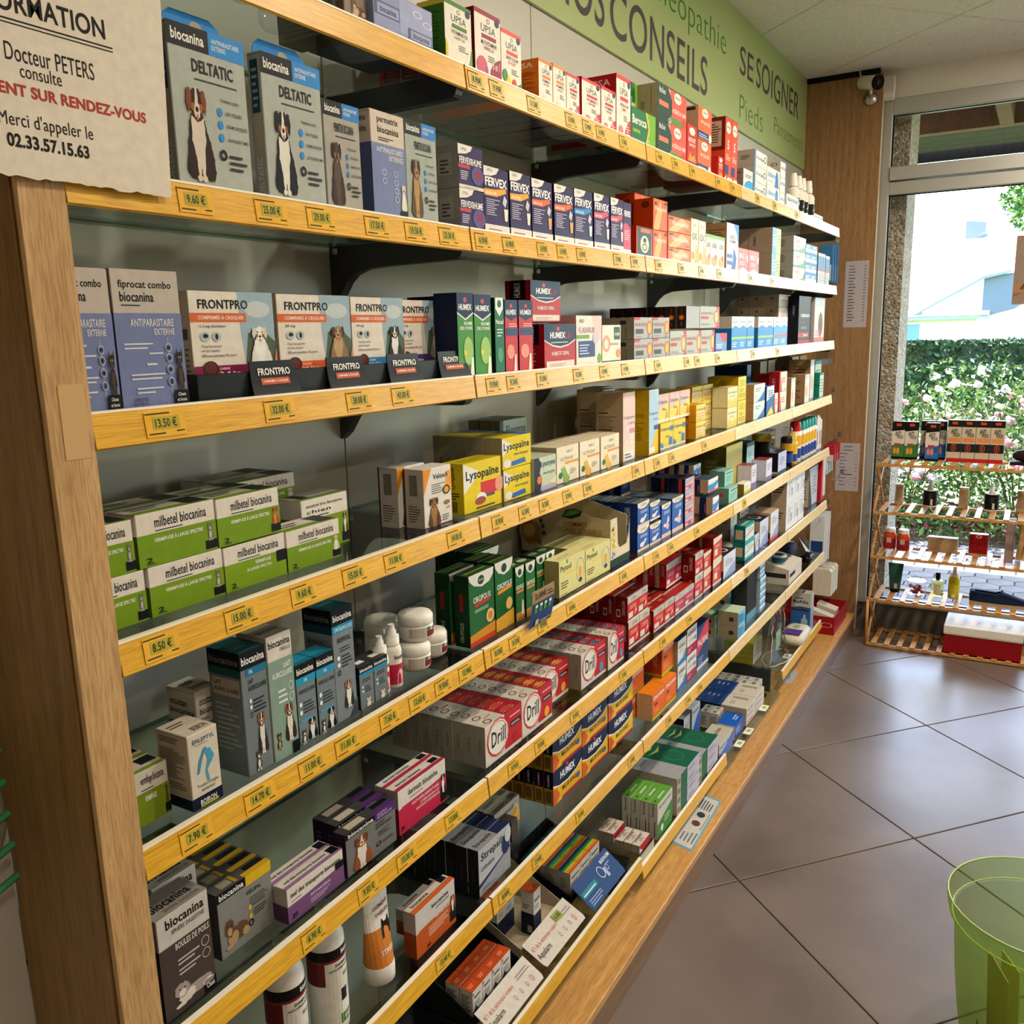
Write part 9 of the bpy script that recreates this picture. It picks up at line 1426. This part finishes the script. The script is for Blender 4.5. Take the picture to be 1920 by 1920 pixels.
pr_ = tag(empty('pillar', (4.42, -.165, G0)), 'square pillar faced with exposed pebble concrete outside the window', 'pillar')
mb = MB(); mb.box(-.15, 0, 0, .15, .34, 3.0, M_PEB); mb.build('shaft', pr_)
# canopy over the pavement: dark boarded roof with brown beams
M_CAN = wood('canopy_board', '#2e2c2c', '#413e3e', (1, 12, 1), .8, 3); M_BEAM = wood('beam', '#6e4a34', '#8a5f42', (10, 2, 2), .7, 4)
cn = tag(empty('canopy'), kind='structure')
for k in range(13):
    mb = MB(); mb.box(XW+.22+.2*k, -6, 2.72, XW+.415+.2*k, 4, 2.75, M_CAN); mb.build('roof_board', cn)
mb = MB(); mb.box(XW+1.42, -6, 2.60, XW+1.50, 4, 2.719, M_BEAM); mb.build('beam', cn)
for y in (-3.4, -1.95, -.50, .95): mb = MB(); mb.box(XW+.22, y-.035, 2.60, XW+1.415, y+.035, 2.719, M_BEAM); mb.build('beam', cn)
mb = MB(); mb.box(XW+2.84, -6, 2.66, XW+2.87, 4, 2.78, M_CAN); mb.build('fascia', cn)
# poster on the inside of the glass
po = tag(empty('poster', (XW-.001, 0, 0)), 'brown and grey poster stuck on the window at the right edge', 'poster')
mb = MB(); mb.box(0, -.90, 1.582, .0008, -.640, 1.876, card('#8c7a6e', .6)); mb.build('sheet', po)
mb = MB(); marks(mb, lambda u, v, l: (-.0004-.0002*l, -.640-.26*u, 1.582+.294*v), [('p', [(0, .12), (1, .12), (1, .5), (0, .3)], '#a0765a'), ('p', [(.04, .92), (.10, .98), (.14, .98), (.04, .86)], '#9c6a54'), ('o', .22, .82, .06, .10, .12, '#6a6a54'), ('p', [(.10, .22), (.18, .34), (.16, .22)], '#4a4a3c'), ('p', [(.2, .2), (.28, .32), (.26, .2)], '#4a4a3c'), ('p', [(.02, .13), (.16, .17), (.02, .15)], '#5a5244')]); mb.build('print', po)
def leaves(name, parent, n, f, size, mats, seed=1, flat=.3):
    """n small leaf blades; f(r) gives a point on the plant"""
    r_ = random.Random(seed); mb = MB()
    for i in range(n):
        p = Vector(f(r_)); d = Vector((r_.gauss(0, 1), r_.gauss(0, 1), r_.gauss(.3, .8))).normalized(); u = d.cross(Vector((r_.random(), r_.random(), r_.random()))).normalized(); s = size*r_.uniform(.6, 1.3)
        mb.poly([p-d*s, p+u*s*.45, p+d*s, p-u*s*.45], mats[r_.randrange(len(mats))])
    return tag(mb.build(name, parent), kind='stuff')
def leafmat(key, c1):
    mt, nt, b = new_mat(key); b.inputs['Base Color'].default_value = lin(c1); b.inputs['Roughness'].default_value = .5
    noise_col(nt, b, tuple(v*.75 for v in lin(c1)[:3])+(1,), lin(c1), 4, 2); b.inputs['Subsurface Weight'].default_value = 0; return mt
ML = [leafmat('leaf_a', '#37602a'), leafmat('leaf_b', '#557f34'), leafmat('leaf_c', '#93ad58')]; MH = [leafmat('hedge_a', '#22401f'), leafmat('hedge_b', '#2f5028'), leafmat('hedge_c', '#46632f')]
MPK = card('#d98a9a', .6); MPW = card('#e8d8dc', .6)
def rose_bush(x, y, w, h, lab, bloom, seed):
    o = tag(empty('rose_bush', (x, y, G0-.03)), lab, 'bush', 'rose bushes outside')
    def f(r):
        a = r.uniform(0, 6.283); rr = w*math.sqrt(r.random()); z = r.random(); return (rr*math.cos(a)*(.5+.7*z), rr*math.sin(a)*(.5+.7*z), .12+z*h*(1-.35*(rr/w)**2))
    leaves('foliage', o, 2600, f, .026, ML, seed)
    mb = MB(); r_ = random.Random(seed)
    for k in range(9):
        a = k*.7; mb.tube([(0, 0, 0), (.2*w*math.cos(a), .2*w*math.sin(a), h*.35), (.75*w*math.cos(a), .75*w*math.sin(a), h*.8)], .007, card('#5c4a30'), 5)
    mb.build('stem', o)
    for k in range(bloom):
        p = f(r_); mb = MB(); z = max(p[2], h*.45)+.02
        mb.ell((p[0], p[1], z), (.035, .035, .025), MPK if k % 3 == 0 else MPW, 7, 4); mb.ell((p[0]+.02, p[1]+.015, z+.012), (.022, .022, .02), MPW, 6, 4); mb.build('rose', o)
rose_bush(6.95, .10, .55, .95, 'rose bush directly behind the pebble pillar', 60, 11); rose_bush(7.0, -.70, .60, 1.22, 'tall rose bush right of the window middle', 80, 12); rose_bush(6.9, -1.6, .6, 1.1, 'rose bush at the right picture edge', 60, 13)
rose_bush(8.0, -.30, .6, 1.25, 'rose bush in the second planting row', 80, 14); rose_bush(7.1, .9, .6, 1.0, 'rose bush hidden mostly by the end panel', 10, 15); rose_bush(8.2, .75, .6, 1.15, 'rose bush in the second row, left side', 60, 16)
bed = tag(empty('planting_bed'), kind='structure'); mb = MB(); mb.box(6.56, -8, G0-.03, 8.6, 4, G0-.006, M_SOIL); mb.build('soil', bed)
tag(leaves('ground_cover', bed, 3500, lambda r: (r.uniform(6.6, 7.6), r.uniform(-1.6, .8), G0+.02+.10*r.random()), .035, ML+[card('#7a3a3a', .7)], 21), kind='stuff')
def hedge(x, z0, z1, d, lab, seed):
    o = tag(empty('hedge', (x, 0, 0)), lab, 'hedge'); 
    mb = MB(); mb.box(.06, -4.5, z0, d, 6, z1-.04, MH[0]); mb.build('core', o)
    leaves('foliage', o, 9000, lambda r: (r.uniform(-.02, .05), r.uniform(-2.6, 2.2), r.uniform(z0, z1)) if r.random() < .72 else (r.uniform(0, d), r.uniform(-2.6, 2.2), z1-.03+r.uniform(-.02, .03)), .045, MH, seed)
hedge(12.2, -.1, .94, .9, 'lower clipped green hedge behind the rose bushes', 31); hedge(13.6, -.1, 1.25, .9, 'upper clipped green hedge behind the lower one', 32)
# houses: rendered walls, slate roof faces
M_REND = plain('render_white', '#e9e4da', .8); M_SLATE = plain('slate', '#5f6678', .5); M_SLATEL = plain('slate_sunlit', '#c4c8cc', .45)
def house(x, y0, y1, zw, zr, dx, lab, wins=()):
    o = tag(empty('house', (x, 0, G0)), lab, 'building')
    mb = MB(); mb.box(0, y0, 0, dx, y1, zw, M_REND); mb.build('wall', o)
    mb = MB(); ym = (y0+y1)/2; xm = dx/2
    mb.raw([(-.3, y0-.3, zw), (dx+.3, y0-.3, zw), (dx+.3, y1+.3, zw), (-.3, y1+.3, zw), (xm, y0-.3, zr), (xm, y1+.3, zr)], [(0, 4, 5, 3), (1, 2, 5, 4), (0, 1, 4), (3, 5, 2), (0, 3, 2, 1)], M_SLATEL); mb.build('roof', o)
    mb = MB(); mb.box(-.32, y0-.3, zw-.10, -.2, y1+.3, zw-.02, plain('gutter', '#8a8c90', .4)); mb.build('gutter', o)
    for (a, b, c, d_) in wins:
        mb = MB(); mb.box(-.03, a, b, 0, c, d_, M_REND); mb.build('window', o)
        mb = MB(); mb.box(-.045, a+.06, b+.06, -.031, c-.06, d_-.06, plain('pane_blue', '#6f93a8', .1)); mb.build('pane', o)
    return o
h1 = house(28, .9, 9.0, 1.75, 4.1, 7, 'white house with low sunlit roof and slate clad gable', ((2.3, .7, 3.3, 1.6),))
mb = MB(); mb.prism([(.80, 1.7), (.80, 2.75), (.15, 2.85), (-.4, 2.85), (-.4, 2.2), (.05, 1.9)], -.1, 1.2, M_SLATE, 'x'); mb.build('slate_gable', h1)
mb = MB(); mb.prism([(2.75, 1.62), (2.75, 1.68), (.80, 2.80), (.14, 2.92), (.14, 2.86), (.80, 2.72)], -.25, -.11, plain('barge', '#7d8086', .5), 'x'); mb.build('barge_board', h1)
h2 = house(36, -9.0, 4.5, 2.3, 6.2, 7, 'farther white house with steep roof and slate dormer', ((-3.5, .7, -2.3, 1.8),))
mb = MB(); mb.prism([(1.98, 4.35), (1.98, 5.12), (1.34, 5.03), (1.34, 4.72)], .4, 2.6, M_SLATE, 'x'); mb.build('dormer', h2)
tr = tag(empty('tree', (18, -.9, G0)), 'leafy green tree over the houses at upper right', 'tree')
mb = MB(); mb.tube([(0, 0, 0), (.05, .1, 1.6), (0, .05, 3.2)], .10, card('#5c4a38', .8), 8); mb.tube([(0, .05, 2.2), (0, .5, 3.2)], .04, card('#5c4a38', .8), 6); mb.build('trunk', tr)
def tf(r):
    a, b_ = r.uniform(0, 6.283), math.acos(r.uniform(-1, 1)); q = r.random()**.4
    return (.9*q*math.sin(b_)*math.cos(a), .25+.75*q*math.sin(b_)*math.sin(a), 3.75+.75*q*math.cos(b_))
leaves('foliage', tr, 3500, tf, .055, ML, 41)
# near end of the shop behind the photographer: plain counter so reflections see a room
cu = tag(empty('counter', (-1.2, -3.2, 0)), 'plain wooden shop counter behind the photographer, outside the picture', 'counter')
mb = MB(); mb.box(0, 0, 0, 2.6, .6, 1.0, M_OAK, b=.004); mb.build('body', cu); mb = MB(); mb.box(-.03, -.03, 1.0005, 2.63, .63, 1.03, M_OAKD, b=.004); mb.build('worktop', cu)
print('MULTI', [k for k, v in USED.items() if len(v) > 1][:20], sum(1 for v in USED.values() if len(v) > 1))
